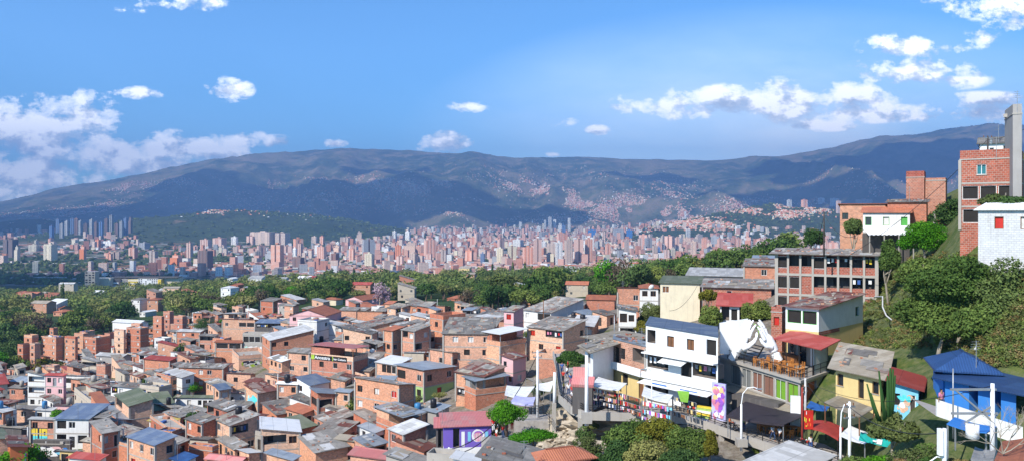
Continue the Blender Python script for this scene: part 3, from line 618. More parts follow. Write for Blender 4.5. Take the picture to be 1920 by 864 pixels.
def house(xl, xc, xr, yt, n, wall='brick_orange', roof='roof_grey', th=32, kind='mono', lay=None, rlay=None, d=None, fh=2.6, slope=.09, ytl=None, ytr=None, depth=None, rdir=None, rwall=None, label=None, over=.35,
          base=None, slabs=True, seed=None, walls=None, laundry=.25, name=None, interior='interior', cat='house', detail=None, frame=None, manual=True, group=None, shutter='shutter_slats'):
    """a house given by the picture columns of its three visible roof corners and the row of the near one"""
    rng = random.Random(seed if seed is not None else int(xl * 31 + xc * 17 + yt * 7)); Ht = n * fh
    if d is None: d = ray(xc, yt, Ht)
    dt = detail if detail is not None else (2 if d < 115 else 1)
    Cw = P(xc, yt, d); z1 = Cw.z; C = Vector((Cw.x, Cw.y)); t = rad(th)
    def along(px, dir2, dflt):
        k = (px - 960) / F; den = dir2.x - k * dir2.y
        s = (k * C.y - C.x) / den if abs(den) > 1e-3 else dflt
        return s if .4 < s < 19 else dflt
    if ytl is not None: dl = d * (yt - HZ) / (ytl - HZ); Lp = Vector(((xl - 960) / F * dl, dl))
    else: dl = Vector((-math.cos(t), math.sin(t))); Lp = C + dl * along(xl, dl, 7.0)
    if ytr is not None: dr = d * (yt - HZ) / (ytr - HZ); Rp = Vector(((xr - 960) / F * dr, dr))
    elif depth: Rp = C + Vector((math.sin(t), math.cos(t))) * depth
    else:
        dr = Vector((math.sin(t), math.cos(t))); Rp = C + dr * (depth if (xr is None or xr - xc < 2) else along(xr, dr, depth or 6.0)) if (depth or (xr is not None and xr - xc >= 2)) else C + dr * 6.0
    if depth and xr is not None and xl is None: pass
    Bp = Lp + Rp - C; ft = [C, Rp, Bp, Lp]; org = Vector((C.x, C.y)); loc = [p - org for p in ft]
    cen = (C + Bp) / 2; R_ = max((Lp - Rp).length, (C - Bp).length) / 2
    zb = z1 - Ht if base is None else base; zmin = min(float(np.min(ghxy(np.array([p.x for p in ft]), np.array([p.y for p in ft])))), zb) - .6
    e = empty(name or 'house', (org.x, org.y, zb)); Z = lambda z: z - zb
    w = MB(); mats = walls or [wall] * n
    LL = (C - Lp).length; LR = (Rp - C).length
    lay = lay if lay is not None else auto_layout(LL, n, rng); rlay = rlay if rlay is not None else auto_layout(LR, n, rng)
    if rlay and '.' not in rlay and 'w' not in rlay and rlay == '': rlay = '.'
    style = {'frame': frame, 'laundry': laundry, 'shutter': shutter}
    for s in range(n):
        z0 = Z(zb) + (n - 1 - s) * fh; m = mats[s] if s < len(mats) else mats[-1]
        bz = z0 if s < n - 1 else Z(zmin)
        for a, b, ly in ((3, 0, lay), (0, 1, rlay)):
            rows = ly.split('|'); hs = []
            if s < len(rows): hs = layout_holes(rows[s], (loc[b] - loc[a]).length, z0, fh, 1)
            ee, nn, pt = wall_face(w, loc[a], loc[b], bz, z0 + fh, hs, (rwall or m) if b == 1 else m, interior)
            place_openings(e, pt, ee, nn, hs, dt, rng, style)
        for a, b in ((1, 2), (2, 3)): wall_face(w, loc[a], loc[b], bz, z0 + fh, [], rwall or m, interior)
        if slabs and s < n and (m.startswith('brick') or s > 0):
            if s > 0:
                k = MB(); k.prism(expand(loc, .035), z0 + fh - .1, z0 + fh + .09, 'concrete'); k.build('floor_slab', e)
    w.quad([(p.x, p.y, Z(z1)) for p in loc], 'concrete')
    make_roof(e, loc, Z(z1) + .002, kind, roof, rng, slope, over, rdir, mats[0], w, dt)
    w.build('wall', e)
    if manual and mats[0].startswith('brick') and n > 1 and dt > 0 and name != 'apartment_block':
        for p in (loc[3], loc[0], loc[1]):
            k = MB(); k.box((p.x, p.y, (Z(z1) + Z(zb)) / 2), (.3, .3, Ht - .02), 'concrete', math.atan2((loc[0] - loc[3]).y, (loc[0] - loc[3]).x)); k.build('column', e)
    if rng.random() < (.14 if kind != 'canopy' and not label else 0) and d < 260:
        p = loc[0] + (loc[2] - loc[0]) * rng.uniform(.4, .7); k = MB(); r = rng.uniform(.45, .6); zz = Z(z1) + (.85 if kind in ('mono', 'gable', 'hip') else .15)
        k.tube([(p.x, p.y, zz - .5), (p.x, p.y, zz + .8), (p.x, p.y, zz + .95)], [r, r * .95, r * .5], rng.choice(['tank_black', 'tank_black', 'tank_black', 'tank_blue', 'concrete']), 10); k.build('water_tank', e, True)
    if rng.random() < .38 and d < 230:
        p = loc[3] + (loc[0] - loc[3]) * rng.uniform(.2, .9); q = Vector((0, 0, 0)); k = MB(); zz = Z(z1) + .3; k.tube([(p.x, p.y, zz - .4), (p.x, p.y, zz + 2.2)], .03, 'metal_grey', 5)
        for i in range(4): k.bar((p.x - .5 + i * .05, p.y, zz + 1.5 + i * .2), (p.x + .5 - i * .05, p.y + .2, zz + 1.5 + i * .2), .025, 'metal_grey')
        k.build('antenna', e)
    PLACED.append((cen.x, cen.y, R_)); xs = [P2((p.x, p.y, z1))[0] for p in ft]; RECTS.append((min(xs), yt - 6, max(xs), P2((C.x, C.y, zb))[1], d, manual))
    e['category'] = cat
    if group: e['group'] = group
    desc = f"{['', 'single-storey', 'two-storey', 'three-storey', 'four-storey', 'five-storey', 'six-storey', 'seven-storey'][n]} {WALLW.get(mats[0], 'plain')} house"
    rw = ROOFW.get(roof, '') + ' roof' if kind != 'flat' else 'flat roof'
    if kind == 'canopy': rw = 'terrace canopy'
    if label: e['label'] = label
    else:
        short = f"{WALLW.get(mats[0], 'plain')} {cat.split()[0]} with {rw}"
        THINGS.append((e, short, 'house', (xl + (xr or xc)) / 2, yt, d))
    e['_lp'] = 0; del e['_lp']
    return e, ft, z1, zb, d

# ---------------------------------------------------------------- foliage
def crown_arrays(rng, rx, ry, rz, lobes, leaves, size, lobe_r=.45, flat=.8, seed=0, cz=0.0):
    r = np.random.RandomState(seed); c = r.normal(size=(lobes, 3)); c /= np.linalg.norm(c, axis=1, keepdims=True) + 1e-9
    c *= (r.rand(lobes, 1) ** .4) * .72; c[:, 2] = np.abs(c[:, 2]) * 1.15 - .35; lr = lobe_r * (.6 + .7 * r.rand(lobes)); lt = r.rand(lobes)
    which = r.choice(lobes, leaves, p=lr ** 2 / (lr ** 2).sum()); dv = r.normal(size=(leaves, 3)); dv /= np.linalg.norm(dv, axis=1, keepdims=True)
    rr = lr[which][:, None] * (.45 + .6 * r.rand(leaves, 1) ** .5); p = c[which] + dv * rr * np.array([1, 1, flat])
    p = p * np.array([rx, ry, rz]); p[:, 2] += cz
    n = dv * .7 + r.normal(size=(leaves, 3)) * .55 + np.array([0, 0, .35]); n /= np.linalg.norm(n, axis=1, keepdims=True)
    a = np.cross(n, r.normal(size=(leaves, 3))); a /= np.linalg.norm(a, axis=1, keepdims=True) + 1e-9; b = np.cross(n, a)
    s = size * (.55 + .9 * r.rand(leaves, 1)); a = a * s; b = b * s * .6
    V = np.stack([p - a, p - b * .9, p + a, p + b * .9], 1).reshape(-1, 3)
    tone = np.clip(.15 + .45 * lt[which] + .4 * (r.rand(leaves) - .2), 0, 1)
    return V, tone
def crown_mesh(name, mat, seed, rx, ry, rz, lobes, leaves, size, **k):
    V, tone = crown_arrays(None, rx, ry, rz, lobes, leaves, size, seed=seed, **k)
    return np_mesh(name, V, np.arange(len(V)).reshape(-1, 4), [mat], tone=tone)
def trunk_mesh(h, r, seed, spread, bark='bark', limbs=5):
    rng = random.Random(seed); k = MB(); pts = [(0, 0, -.8)]; x = y = 0
    for i in range(1, 5): x += rng.uniform(-.06, .06) * h; y += rng.uniform(-.06, .06) * h; pts.append((x, y, h * i / 4))
    k.tube(pts, [r * 1.3, r * 1.05, r * .85, r * .65, r * .4], bark, 7)
    for i in range(limbs):
        a = rng.uniform(0, 6.28); z0 = h * rng.uniform(.5, .95); j = min(4, max(1, int(z0 / h * 4))); b = Vector(pts[j]); t = Vector((math.cos(a) * spread * rng.uniform(.4, .8), math.sin(a) * spread * rng.uniform(.4, .8), h * rng.uniform(1.0, 1.45)))
        k.tube([b, b.lerp(t, .5) + Vector((0, 0, -.08 * h)), t], [r * .5, r * .33, r * .12], bark, 5)
    return k.mesh('trunk', True)
TREE_PROTOS = {}
def tree_proto(key):
    if key in TREE_PROTOS: return TREE_PROTOS[key]
    kind, var = key; s = abs(hash(kind)) % 7; s = sum(ord(c) for c in kind) + var * 13
    spec = {'broad': ('leaf_mid', 1, 1, .72, 13, 1500, .085), 'dense': ('leaf_dark', .9, .9, .9, 11, 1500, .08), 'olive': ('leaf_olive', 1, 1, .62, 12, 1200, .085), 'bright': ('leaf_bright', 1, 1, .8, 12, 1500, .07),
            'pink': ('leaf_pink', .9, .9, .85, 14, 900, .07), 'brown': ('leaf_brown', .95, .95, .8, 10, 650, .07), 'cypress': ('leaf_dark', .28, .28, 1.3, 9, 900, .07), 'gold': ('leaf_gold', 1, 1, .7, 12, 1300, .08)}[kind]
    mt, rx, ry, rz, lb, lv, sz = spec
    cm = crown_mesh('crown', mt, s, rx, ry, rz, lb, lv, sz, cz=1.15 if kind != 'cypress' else 1.4); tm = trunk_mesh(1.0, .07, s, .7, 'pale_bark' if kind in ('brown', 'pink') else 'bark')
    TREE_PROTOS[key] = (cm, tm); return TREE_PROTOS[key]
def tree(px, d, r, kind='broad', z=None, label=None, group=None, name='tree', rng=random, hs=1.0, X=None):
    """tree of crown radius r standing on the ground"""
    if X is None: X = (px - 960) / F * d
    z = float(ghxy(np.array([X]), np.array([d]))[0]) if z is None else z
    cm, tm = tree_proto((kind, rng.randrange(4))); e = empty(name, (X, d, z - .1), rng.uniform(0, 6.28)); e.scale = (r, r, r * hs)
    mkobj('crown', cm, e); mkobj('trunk', tm, e); e['category'] = 'tree' if name != 'bush' else 'bush'
    if group: e['group'] = group
    if label: e['label'] = label
    else: THINGS.append((e, {'broad': 'broad green tree', 'dense': 'dense dark green tree', 'olive': 'olive green tree', 'bright': 'bright green tree', 'pink': 'pink flowering tree', 'brown': 'thin brownish tree', 'cypress': 'slim dark cypress', 'gold': 'yellowish tree'}[kind] if name != 'bush' else 'low %s bush' % {'broad': 'green', 'dense': 'dark', 'olive': 'olive', 'bright': 'bright', 'gold': 'yellowish', 'brown': 'brown'}[kind], name, (X / d * F + 960), HZ - (z + r * 1.6 * hs - CZ) / d * F, d))
    return e
def big_tree(name, X, Y, z, rx, ry, rz, lobes, leaves, size, mat, label, seed, cz, trunk_h, tr=.25, group=None, cat='tree', lobe_r=.42, bark='bark', limbs=7):
    e = empty(name, (X, Y, z)); mkobj('crown', crown_mesh('crown', mat, seed, rx, ry, rz, lobes, leaves, size, cz=cz, lobe_r=lobe_r), e)
    mkobj('trunk', trunk_mesh(trunk_h, tr, seed, rx * .8, bark, limbs), e); tag(e, label, cat, group); return e
def leaf_mass(name, pts, radii, mat, per, size, label, seed=1, squash=.7):
    """many small crowns as one uncountable mass"""
    r = np.random.RandomState(seed); V = []; T = []
    base = [crown_arrays(None, 1, 1, squash, 6, per, size, seed=seed + i, cz=.5) for i in range(5)]
    for (x, y, z), rr in zip(pts, radii):
        v, t = base[r.randint(5)]; a = r.rand() * 6.28; c, s = math.cos(a), math.sin(a); v = v @ np.array([[c, s, 0], [-s, c, 0], [0, 0, 1]]) * rr + np.array([x, y, z]); V.append(v); T.append(np.clip(t * .6 + r.rand() * .6 - .1, 0, 1))
    V = np.concatenate(V); o = mkobj(name, np_mesh(name, V, np.arange(len(V)).reshape(-1, 4), [mat], tone=np.concatenate(T))); tag(o, label, kind='stuff'); return o

# ---------------------------------------------------------------- far city
def boxes_mesh(name, X, Y, Z0, sx, sy, sz, rot, mi, roofmi, mats, uv=False):
    n = len(X); c, s = np.cos(rot), np.sin(rot); cor = np.array([(-1, -1), (1, -1), (1, 1), (-1, 1)]) * .5
    V = np.empty((n, 8, 3)); 
    for k in range(4):
        dx = cor[k, 0] * sx; dy = cor[k, 1] * sy; x = X + c * dx - s * dy; y = Y + s * dx + c * dy
        V[:, k] = np.stack([x, y, Z0], -1); V[:, k + 4] = np.stack([x, y, Z0 + sz], -1)
    q = np.array([(0, 1, 5, 4), (1, 2, 6, 5), (2, 3, 7, 6), (3, 0, 4, 7), (4, 5, 6, 7)]); Fq = (np.arange(n)[:, None, None] * 8 + q[None]).reshape(-1, 4)
    M = np.repeat(mi, 5).reshape(n, 5); M[:, 4] = roofmi
    UV = np.zeros((n, 5, 4, 2)); w = [sx, sy, sx, sy, sx]
    for k in range(4): UV[:, k] = np.stack([np.stack([0 * sx, 0 * sz], -1), np.stack([w[k], 0 * sz], -1), np.stack([w[k], sz], -1), np.stack([0 * sx, sz], -1)], 1)
    return np_mesh(name, V.reshape(-1, 3), Fq, mats, mi=M.ravel(), uv=UV.reshape(-1, 2))
def mat_tower(name, col, win=(.06, .07, .08), ww=2.6, fh=2.9, band=False, fill=.5, vfill=.5):
    m, t, b = newmat(name, .85, .2); uv = t.new('ShaderNodeUVMap').outputs[0]; s = t.new('ShaderNodeSeparateXYZ', inp={0: uv}); oi = t.new('ShaderNodeObjectInfo').outputs['Random']
    fu = t.math('FRACT', t.math('DIVIDE', s.outputs[0], ww)); fv = t.math('FRACT', t.math('DIVIDE', s.outputs[1], fh))
    iu = t.math('LESS_THAN', t.math('ABSOLUTE', t.math('SUBTRACT', fu, .5)), fill / 2) if not band else 1.0
    iv = t.math('LESS_THAN', t.math('ABSOLUTE', t.math('SUBTRACT', fv, .55)), vfill / 2)
    w = t.math('MULTIPLY', iu, iv)
    g = t.new('ShaderNodeNewGeometry').outputs['Normal']; nz = t.math('LESS_THAN', t.new('ShaderNodeSeparateXYZ', inp={0: g}).outputs[2], .5)
    hs = t.new('ShaderNodeHueSaturation', inp={'Color': tuple(col) + (1,), 'Value': t.math('MULTIPLY_ADD', oi, .5, .95), 'Saturation': t.math('MULTIPLY_ADD', oi, .5, .75)})
    t.l.new(t.mix(t.math('MULTIPLY', w, nz), hs.outputs[0], win), b.inputs['Base Color']); return m
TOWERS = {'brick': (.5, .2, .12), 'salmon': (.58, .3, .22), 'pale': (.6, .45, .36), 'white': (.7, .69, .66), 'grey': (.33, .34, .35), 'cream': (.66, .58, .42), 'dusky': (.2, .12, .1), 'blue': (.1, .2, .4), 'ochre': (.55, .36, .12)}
def tower_materials():
    for k, c in TOWERS.items():
        mat_tower('tower_' + k, c, fill=.5, vfill=.45, win=(.1, .1, .11) if k != 'brick' else (.3, .25, .22))
        mat_tower('tower_' + k + '_band', c, win=(.12, .13, .15) if k not in ('brick', 'salmon') else (.62, .55, .5), band=True, vfill=.42)
        mat_tower('far_' + k, c, fill=.45, vfill=.4, ww=3.4, fh=3.2)
    mat_plain('far_roof', (.34, .26, .2)); mat_plain('far_roof_tile', (.4, .15, .09)); mat_plain('far_roof_pale', (.55, .54, .5))
TW = {}
def tower_mesh(w, dp, h, col, style, seed):
    key = (round(w / 3), round(dp / 3), round(h / 6), col, style, seed % 3)
    if key in TW: return TW[key]
    w, dp, h = key[0] * 3, key[1] * 3, max(1, key[2]) * 6; k = MB(); m1 = 'tower_' + col; m2 = 'tower_' + col + '_band'; rng = random.Random(seed % 3 + len(TW))
    def bx(x0, x1, y0, y1, z1, m, z0=-12): k.prism([(x0, y0), (x1, y0), (x1, y1), (x0, y1)], z0, z1, m, top='far_roof' if col != 'white' else 'far_roof_pale', bottom=False)
    if style == 0: bx(-w / 2, w / 2, -dp / 2, dp / 2, h, m1); bx(-w * .5, -w * .18, -dp * .5 - 1.2, -dp * .5 - .005, h - 3, m2); bx(w * .18, w * .5, -dp * .5 - 1.2, -dp * .5 - .005, h - 3, m2); bx(-w * .5 - 1, -w * .5 - .005, -dp * .2, dp * .2, h - 3, m2)
    elif style == 1: bx(-w / 2, -w * .08, -dp / 2, dp / 2, h, m2); bx(w * .08, w / 2, -dp / 2, dp / 2, h, m2); bx(-w * .08 + .01, w * .08 - .01, -dp * .35, dp * .4, h + 2, 'tower_dusky')
    elif style == 2: bx(-w / 2, w / 2, -dp / 2, dp / 2, h * .8, m1); bx(-w * .3, w * .5 + .3, -dp * .3, dp * .5 + .3, h, m2)
    else:
        bx(-w / 2, w / 2, -dp / 2, dp / 2, h, m2)
        for i in range(3): x = -w / 2 + w * (i + .5) / 3; bx(x - w * .07, x + w * .07, -dp / 2 - .8, -dp / 2 - .005, h + 1, m1)
    bx(-w * .15, w * .12, -dp * .12, dp * .15, h + 4.5, m1, h + .005)
    TW[key] = k.mesh('tower_block'); return TW[key]
COLW = {'brick': 'red brick', 'salmon': 'salmon', 'pale': 'pale pink', 'white': 'white', 'grey': 'grey', 'cream': 'cream', 'dusky': 'dusky brown', 'blue': 'blue glazed', 'ochre': 'ochre'}
def tower(px, d, w, dp, h, col, style, rz, z=None, name='tower_block', label=None, seed=0):
    X = (px - 960) / F * d; z = float(ghxy(np.array([X]), np.array([d]))[0]) if z is None else z
    me = tower_mesh(w, dp, h, col, style, seed); o = mkobj(name, me); o.location = (X, d, z); o.rotation_euler = (0, 0, rz); tag(o, label, 'tower block', 'tower blocks of the city in the valley')
    nst = max(2, int(h / 3))
    if not label: THINGS.append((o, f"{'high' if nst > 18 else 'mid-rise' if nst > 9 else 'low'} {COLW[col]} apartment block", 'tower', px, HZ - (z + h - CZ) / d * F, d))
    return o
def city():
    tower_materials(); rng = random.Random(11); r = np.random.RandomState(5); taken = []
    # (column, top row, base row, width px, colour, style)
    M = [(520,460,514,28,'brick',1),(692,474,505,20,'cream',3),(505,478,512,0,'brick',0),(95,458,490,28,'cream',0),(32,461,492,12,'cream',2),(184,448,466,12,'brick',0),(205,451,463,24,'white',3),(288,472,498,20,'pale',1),(356,456,486,15,'brick',1),(250,462,484,18,'brick',0),
         (205,474,490,14,'brick',1),(155,462,486,14,'brick',2),(603,463,492,22,'salmon',3),(628,476,504,18,'dusky',0),(560,483,508,26,'dusky',0),(553,466,482,9,'white',0),(660,466,492,14,'salmon',0),(385,470,508,34,'dusky',3),(20,450,482,30,'dusky',1),(330,478,502,26,'brick',2),
         (495,434,458,60,'pale',3),(530,436,460,34,'pale',1),(412,446,462,30,'salmon',0),(440,445,460,14,'white',0),(470,442,458,18,'salmon',1),(590,443,456,14,'pale',0),(604,442,458,10,'salmon',0),(650,444,460,14,'pale',1),(740,434,452,10,'white',0),(765,434,450,12,'white',3),
         (938,466,498,18,'cream',3),(960,460,497,22,'cream',1),(990,463,500,26,'salmon',3),(1008,448,496,20,'brick',1),(1048,452,497,16,'white',0),(1066,448,497,18,'pale',3),(1085,449,495,22,'salmon',1),(1104,449,494,18,'brick',3),(1228,460,489,12,'pale',3),(1235,464,488,7,'blue',0),
         (1250,468,489,12,'salmon',1),(1262,466,486,9,'cream',0),(1031,407,432,8,'white',1),(1040,412,432,7,'white',0),(1067,409,434,7,'white',3),(1022,413,430,4,'white',0),(1050,420,435,8,'white',2),(1057,422,436,8,'blue',0),(1010,424,436,10,'white',0),(975,417,430,5,'white',0),
         (988,421,434,8,'salmon',0),(1023,436,447,30,'grey',3),(996,431,448,12,'salmon',0),(882,427,436,18,'cream',3),(833,436,450,10,'grey',1),(845,441,452,7,'grey',0),(1110,432,445,20,'blue',3),(1160,430,447,24,'grey',3),(1180,432,446,14,'blue',3),(1290,430,446,10,'white',0),
         (1435,444,468,10,'salmon',1),(1480,368,380,11,'white',1),(1508,374,390,14,'salmon',0),(1540,370,380,14,'white',3),(1565,374,386,20,'white',0),(1572,378,400,10,'salmon',1),(1620,374,388,36,'pale',3),(1400,432,444,12,'white',3),(1285,397,410,5,'white',0),(1150,442,456,12,'salmon',0),
         (1385,446,472,10,'salmon',0),(1350,448,474,12,'brick',1),(1320,446,472,12,'salmon',3),(1300,452,478,14,'pale',0),(1270,444,470,10,'salmon',1),(1200,446,474,11,'salmon',1),(1175,450,478,10,'pale',3),(1140,458,484,12,'salmon',0),(880,470,492,18,'salmon',0),(905,474,494,10,'blue',3),
         (832,470,496,14,'pale',1),(822,472,490,10,'grey',0),(805,476,494,14,'salmon',0),(750,478,500,16,'salmon',1),(775,474,500,18,'pale',3),(875,452,462,14,'dusky',3),(900,452,462,14,'dusky',0)]
    for px, yt, yb, w, col, st in M:
        if w == 0: continue
        d = ray(px, yb, 0, dmin=1500, dmax=7500); wm = w / F * d * .72; taken.append((px, yt, yb, w)); tower(px, d, wm, wm * .6, max(6, (yb - yt) / F * d), col, st, rng.uniform(-.5, -.2) if px < 960 else rng.uniform(.0, .4), seed=rng.randrange(99))
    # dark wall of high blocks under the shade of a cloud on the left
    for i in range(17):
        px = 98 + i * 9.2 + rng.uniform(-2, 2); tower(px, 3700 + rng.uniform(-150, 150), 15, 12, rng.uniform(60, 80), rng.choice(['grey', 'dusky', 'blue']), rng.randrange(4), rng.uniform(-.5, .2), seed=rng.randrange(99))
    n = len(M) + 17; tries = 0
    while n < 288 and tries < 6000:
        tries += 1; px = rng.uniform(-10, 1640); d = rng.choice([rng.uniform(2300, 4200), rng.uniform(2800, 6200)])
        yb = HZ + 300 / d * F * .5; h = rng.choice([12, 18, 18, 24, 30, 36, 45, 60]) * (1 if px > 380 else .8); w = rng.uniform(16, 38)
        if any(abs(px - a) < (w2 / 2 + w / d * F / 2) and yb > b2 - 2 and yb - h / d * F < b2 and yb > b2 for a, t2, b2, w2 in taken): continue
        if rng.random() < .35 and px < 380: continue
        X = (px - 960) / F * d
        if float(gh(np.array([px]), np.array([d]))[0]) > 14: continue
        tower(px, d, w, w * rng.uniform(.5, .8), h, rng.choices(['brick', 'salmon', 'pale', 'white', 'grey', 'cream'], [4, 6, 4, 3, 1.5, 1.2] if px > 380 else [5, 3, 1, 1, 3, 1])[0], rng.randrange(4), rng.uniform(-.7, .7), seed=rng.randrange(99)); n += 1
    mats = ['far_brick', 'far_salmon', 'far_pale', 'far_white', 'far_grey', 'far_cream', 'far_roof', 'far_roof_tile', 'far_roof_pale']
    # low and mid-rise fabric of the valley
    N = 17000; px = r.uniform(-60, 1700, N); d = np.exp(r.uniform(math.log(1650), math.log(7600), N)); g = gh(px, d)
    cl = fbm((px - 960) / F * d / 420, d / 420, 3, 8); keep = (g < np.where(px < 260, 40, np.where(px < 720, 16, np.where(px < 1150, 34, 75)))) & (cl > np.where((px < 400) & (d < 3500), .52, .40)); keep &= ~((px < 330) & (d < 1900)); px, d, g = px[keep], d[keep], g[keep]; N = len(px)
    s = r.uniform(9, 20, N); h = np.where(r.rand(N) < np.where(d < 2600, .93, .8), r.uniform(4, 11, N), r.uniform(14, 34, N)) * np.where(d > 4000, 1.15, 1)
    mi = r.choice(6, N, p=[.24, .30, .2, .16, .05, .05]); ro = np.where(r.rand(N) < .55, 7, np.where(r.rand(N) < .5, 6, 8)).astype(int)
    tag(mkobj('distant_city', boxes_mesh('distant_city', (px - 960) / F * d, d, g - 12, s, s * r.uniform(.6, 1.1, N), h + 12, r.uniform(-.6, .6, N), mi, ro, mats)), 'sea of low brick and white buildings filling the valley', kind='stuff')
    # settlements climbing the mountain: (column, row, half width, half height, tilt, density)
    S = [(140,398,95,9,-.05,1),(60,408,70,8,0,1),(190,388,50,6,-.1,.8),(250,352,50,9,-.12,1),(360,341,50,7,-.1,.8),(395,397,30,5,0,.5),(500,346,30,6,0,.5),(590,339,30,4,0,.7),(700,345,42,13,.1,1),(770,355,50,12,.05,1),(830,350,26,8,.1,.8),(790,398,14,4,0,.8),(850,403,28,4,0,.8),(745,396,20,3,0,.5),(660,390,20,3,0,.6),
         (985,352,48,10,.1,1),(1030,362,60,13,.25,1.3),(1080,380,60,12,.25,1.3),(1130,390,60,12,.1,1.2),(1200,400,60,14,0,1.2),(1260,412,70,16,0,1.5),(1330,425,50,8,0,1.3),(1190,385,60,9,.1,.8),(1270,368,28,7,.1,1),(1380,395,50,6,.0,.9),(1450,394,50,8,.0,1),(1520,390,40,12,0,.9),(1480,406,30,6,0,.8),(1390,380,50,4,0,.6),(1180,372,40,5,.1,.5),(1430,375,40,4,0,.5),
         (1800,340,60,12,0,.12),(1640,360,60,12,0,.15),(1250,350,90,20,0,.12),(600,375,300,26,0,.22),(1000,330,250,20,0,.06),(1100,412,150,8,0,.6),(1560,345,80,25,0,.12)]
    A = []; B_ = []
    for cx, cy, rx, ry, tl, den in S:
        k = int(rx * ry * 1.5 * den); a = r.normal(size=k) * .5; b = r.normal(size=k) * .5; A.append(cx + a * rx); B_.append(cy + b * ry + a * rx * tl)
    px = np.concatenate(A); py = np.concatenate(B_); D = np.exp(np.linspace(math.log(3800), math.log(11500), 260)); cols = np.arange(-40, 2000, 8.0); G = gh(cols[:, None] * np.ones((1, 260)), np.ones((len(cols), 1)) * D[None]); d = np.full(len(px), -1.0)
    for i in range(len(px)):
        zr = CZ - (py[i] - HZ) / F * D; k = np.nonzero(zr < G[int(np.clip((px[i] + 40) / 8, 0, len(cols) - 1))])[0]
        if len(k): d[i] = D[k[0]] * (1 + r.uniform(-.008, .008))
    ok = d > 0; px, d = px[ok], d[ok]; g = gh(px, d); X = (px - 960) / F * d; ok = fbm(X / 160, d / 220, 3, 4) > .42; px, d, g, X = px[ok], d[ok], g[ok], X[ok]; N = len(px)
    s = r.uniform(6, 11, N); mi = r.choice(6, N, p=[.16, .30, .30, .10, .02, .12]); ro = r.choice([6, 7, 8], N, p=[.45, .3, .25])
    tag(mkobj('hillside_settlements', boxes_mesh('hillside_settlements', X, d, g - 6, s, s * .8, r.uniform(8.5, 12.5, N), r.uniform(-.7, .7, N), mi, ro, mats)), 'countless brick houses climbing the far mountain slopes', kind='stuff')
    # garden trees between the far buildings
    N = 5200; px = r.uniform(-60, 1650, N); d = np.exp(r.uniform(math.log(1500), math.log(6500), N)); X = (px - 960) / F * d; ok = fbm(X / 350, d / 350, 3, 19) > np.where((px < 400), .42, np.where(d < 2700, .38, .47)); px, d, X = px[ok], d[ok], X[ok]; g = gh(px, d)
    NH = 1500; hp = []
    for hx, hd, hr in ((430, 4300, 800), (560, 5200, 700), (1400, 4600, 620), (1560, 4300, 520)):
        a = r.rand(NH // 4) * 6.28; q = np.sqrt(r.rand(NH // 4)) * hr * 1.15; xx = (hx - 960) / F * hd + np.cos(a) * q * 1.25; yy = hd + np.sin(a) * q; hp.append((xx, yy))
    hx_ = np.concatenate([h[0] for h in hp]); hy_ = np.concatenate([h[1] for h in hp]); X = np.concatenate([X, hx_]); d = np.concatenate([d, hy_]); px = np.concatenate([px, hx_]); g = np.concatenate([g, ghxy(hx_, hy_)])
    leaf_mass('street_trees', list(zip(X, d, g - 1)), r.uniform(6, 13, len(px)), 'leaf_dark', 36, .42, 'garden and street trees scattered through the distant city', 3)
# ---------------------------------------------------------------- painted and written things on walls
def text_mesh(txt, size, mat, name='lettering'):
    c = bpy.data.curves.new('t', 'FONT'); c.body = txt; c.size = size; c.extrude = .01; c.offset = size * .012; c.align_x = 'LEFT'; o = bpy.data.objects.new('t', c)
    COL.objects.link(o); me = bpy.data.meshes.new_from_object(o.evaluated_get(bpy.context.evaluated_depsgraph_get())); bpy.data.objects.remove(o); me.name = name; me.materials.clear(); me.materials.append(MATS[mat]); return me
def face_basis(e, a, b):
    """origin, along, up, outward (local to thing e) for wall edge a->b given in world 2D"""
    o = Vector((a[0] - e.location.x, a[1] - e.location.y)); d = Vector((b[0] - a[0], b[1] - a[1])); L = d.length; d /= L
    return o, d, Vector((d.y, -d.x)), L
def on_wall(e, a, b, u, v, txt, size, mat, dep=.05, squeeze=1.0):
    o, d, n, L = face_basis(e, a, b); me = text_mesh(txt, size, mat); ob = mkobj('lettering', me, e); M = Matrix(((d.x, 0, n.x, 0), (d.y, 0, n.y, 0), (0, 1, 0, 0), (0, 0, 0, 1)))
    p = o + d * u + n * dep; ob.matrix_local = Matrix.Translation((p.x, p.y, v)) @ M @ Matrix.Diagonal((squeeze, 1, 1, 1)); return ob
def wall_quad(k, e, a, b, u0, u1, v0, v1, mat, dep=.02, sk=0.0):
    o, d, n, L = face_basis(e, a, b); pt = lambda u, v: (o.x + d.x * u + n.x * dep, o.y + d.y * u + n.y * dep, v); k.quad([pt(u0, v0), pt(u1, v0), pt(u1 + sk, v1), pt(u0 + sk, v1)], mat)
def wall_blob(k, e, a, b, u, v, ru, rv, mat, dep, rng, n=9, wob=.35):
    o, d, nn, L = face_basis(e, a, b); pts = []
    for i in range(n): t = 6.283 * i / n; f = 1 + rng.uniform(-wob, wob); uu = u + math.cos(t) * ru * f; vv = v + math.sin(t) * rv * f; pts.append((o.x + d.x * uu + nn.x * dep, o.y + d.y * uu + nn.y * dep, vv))
    k.quad(pts, mat)
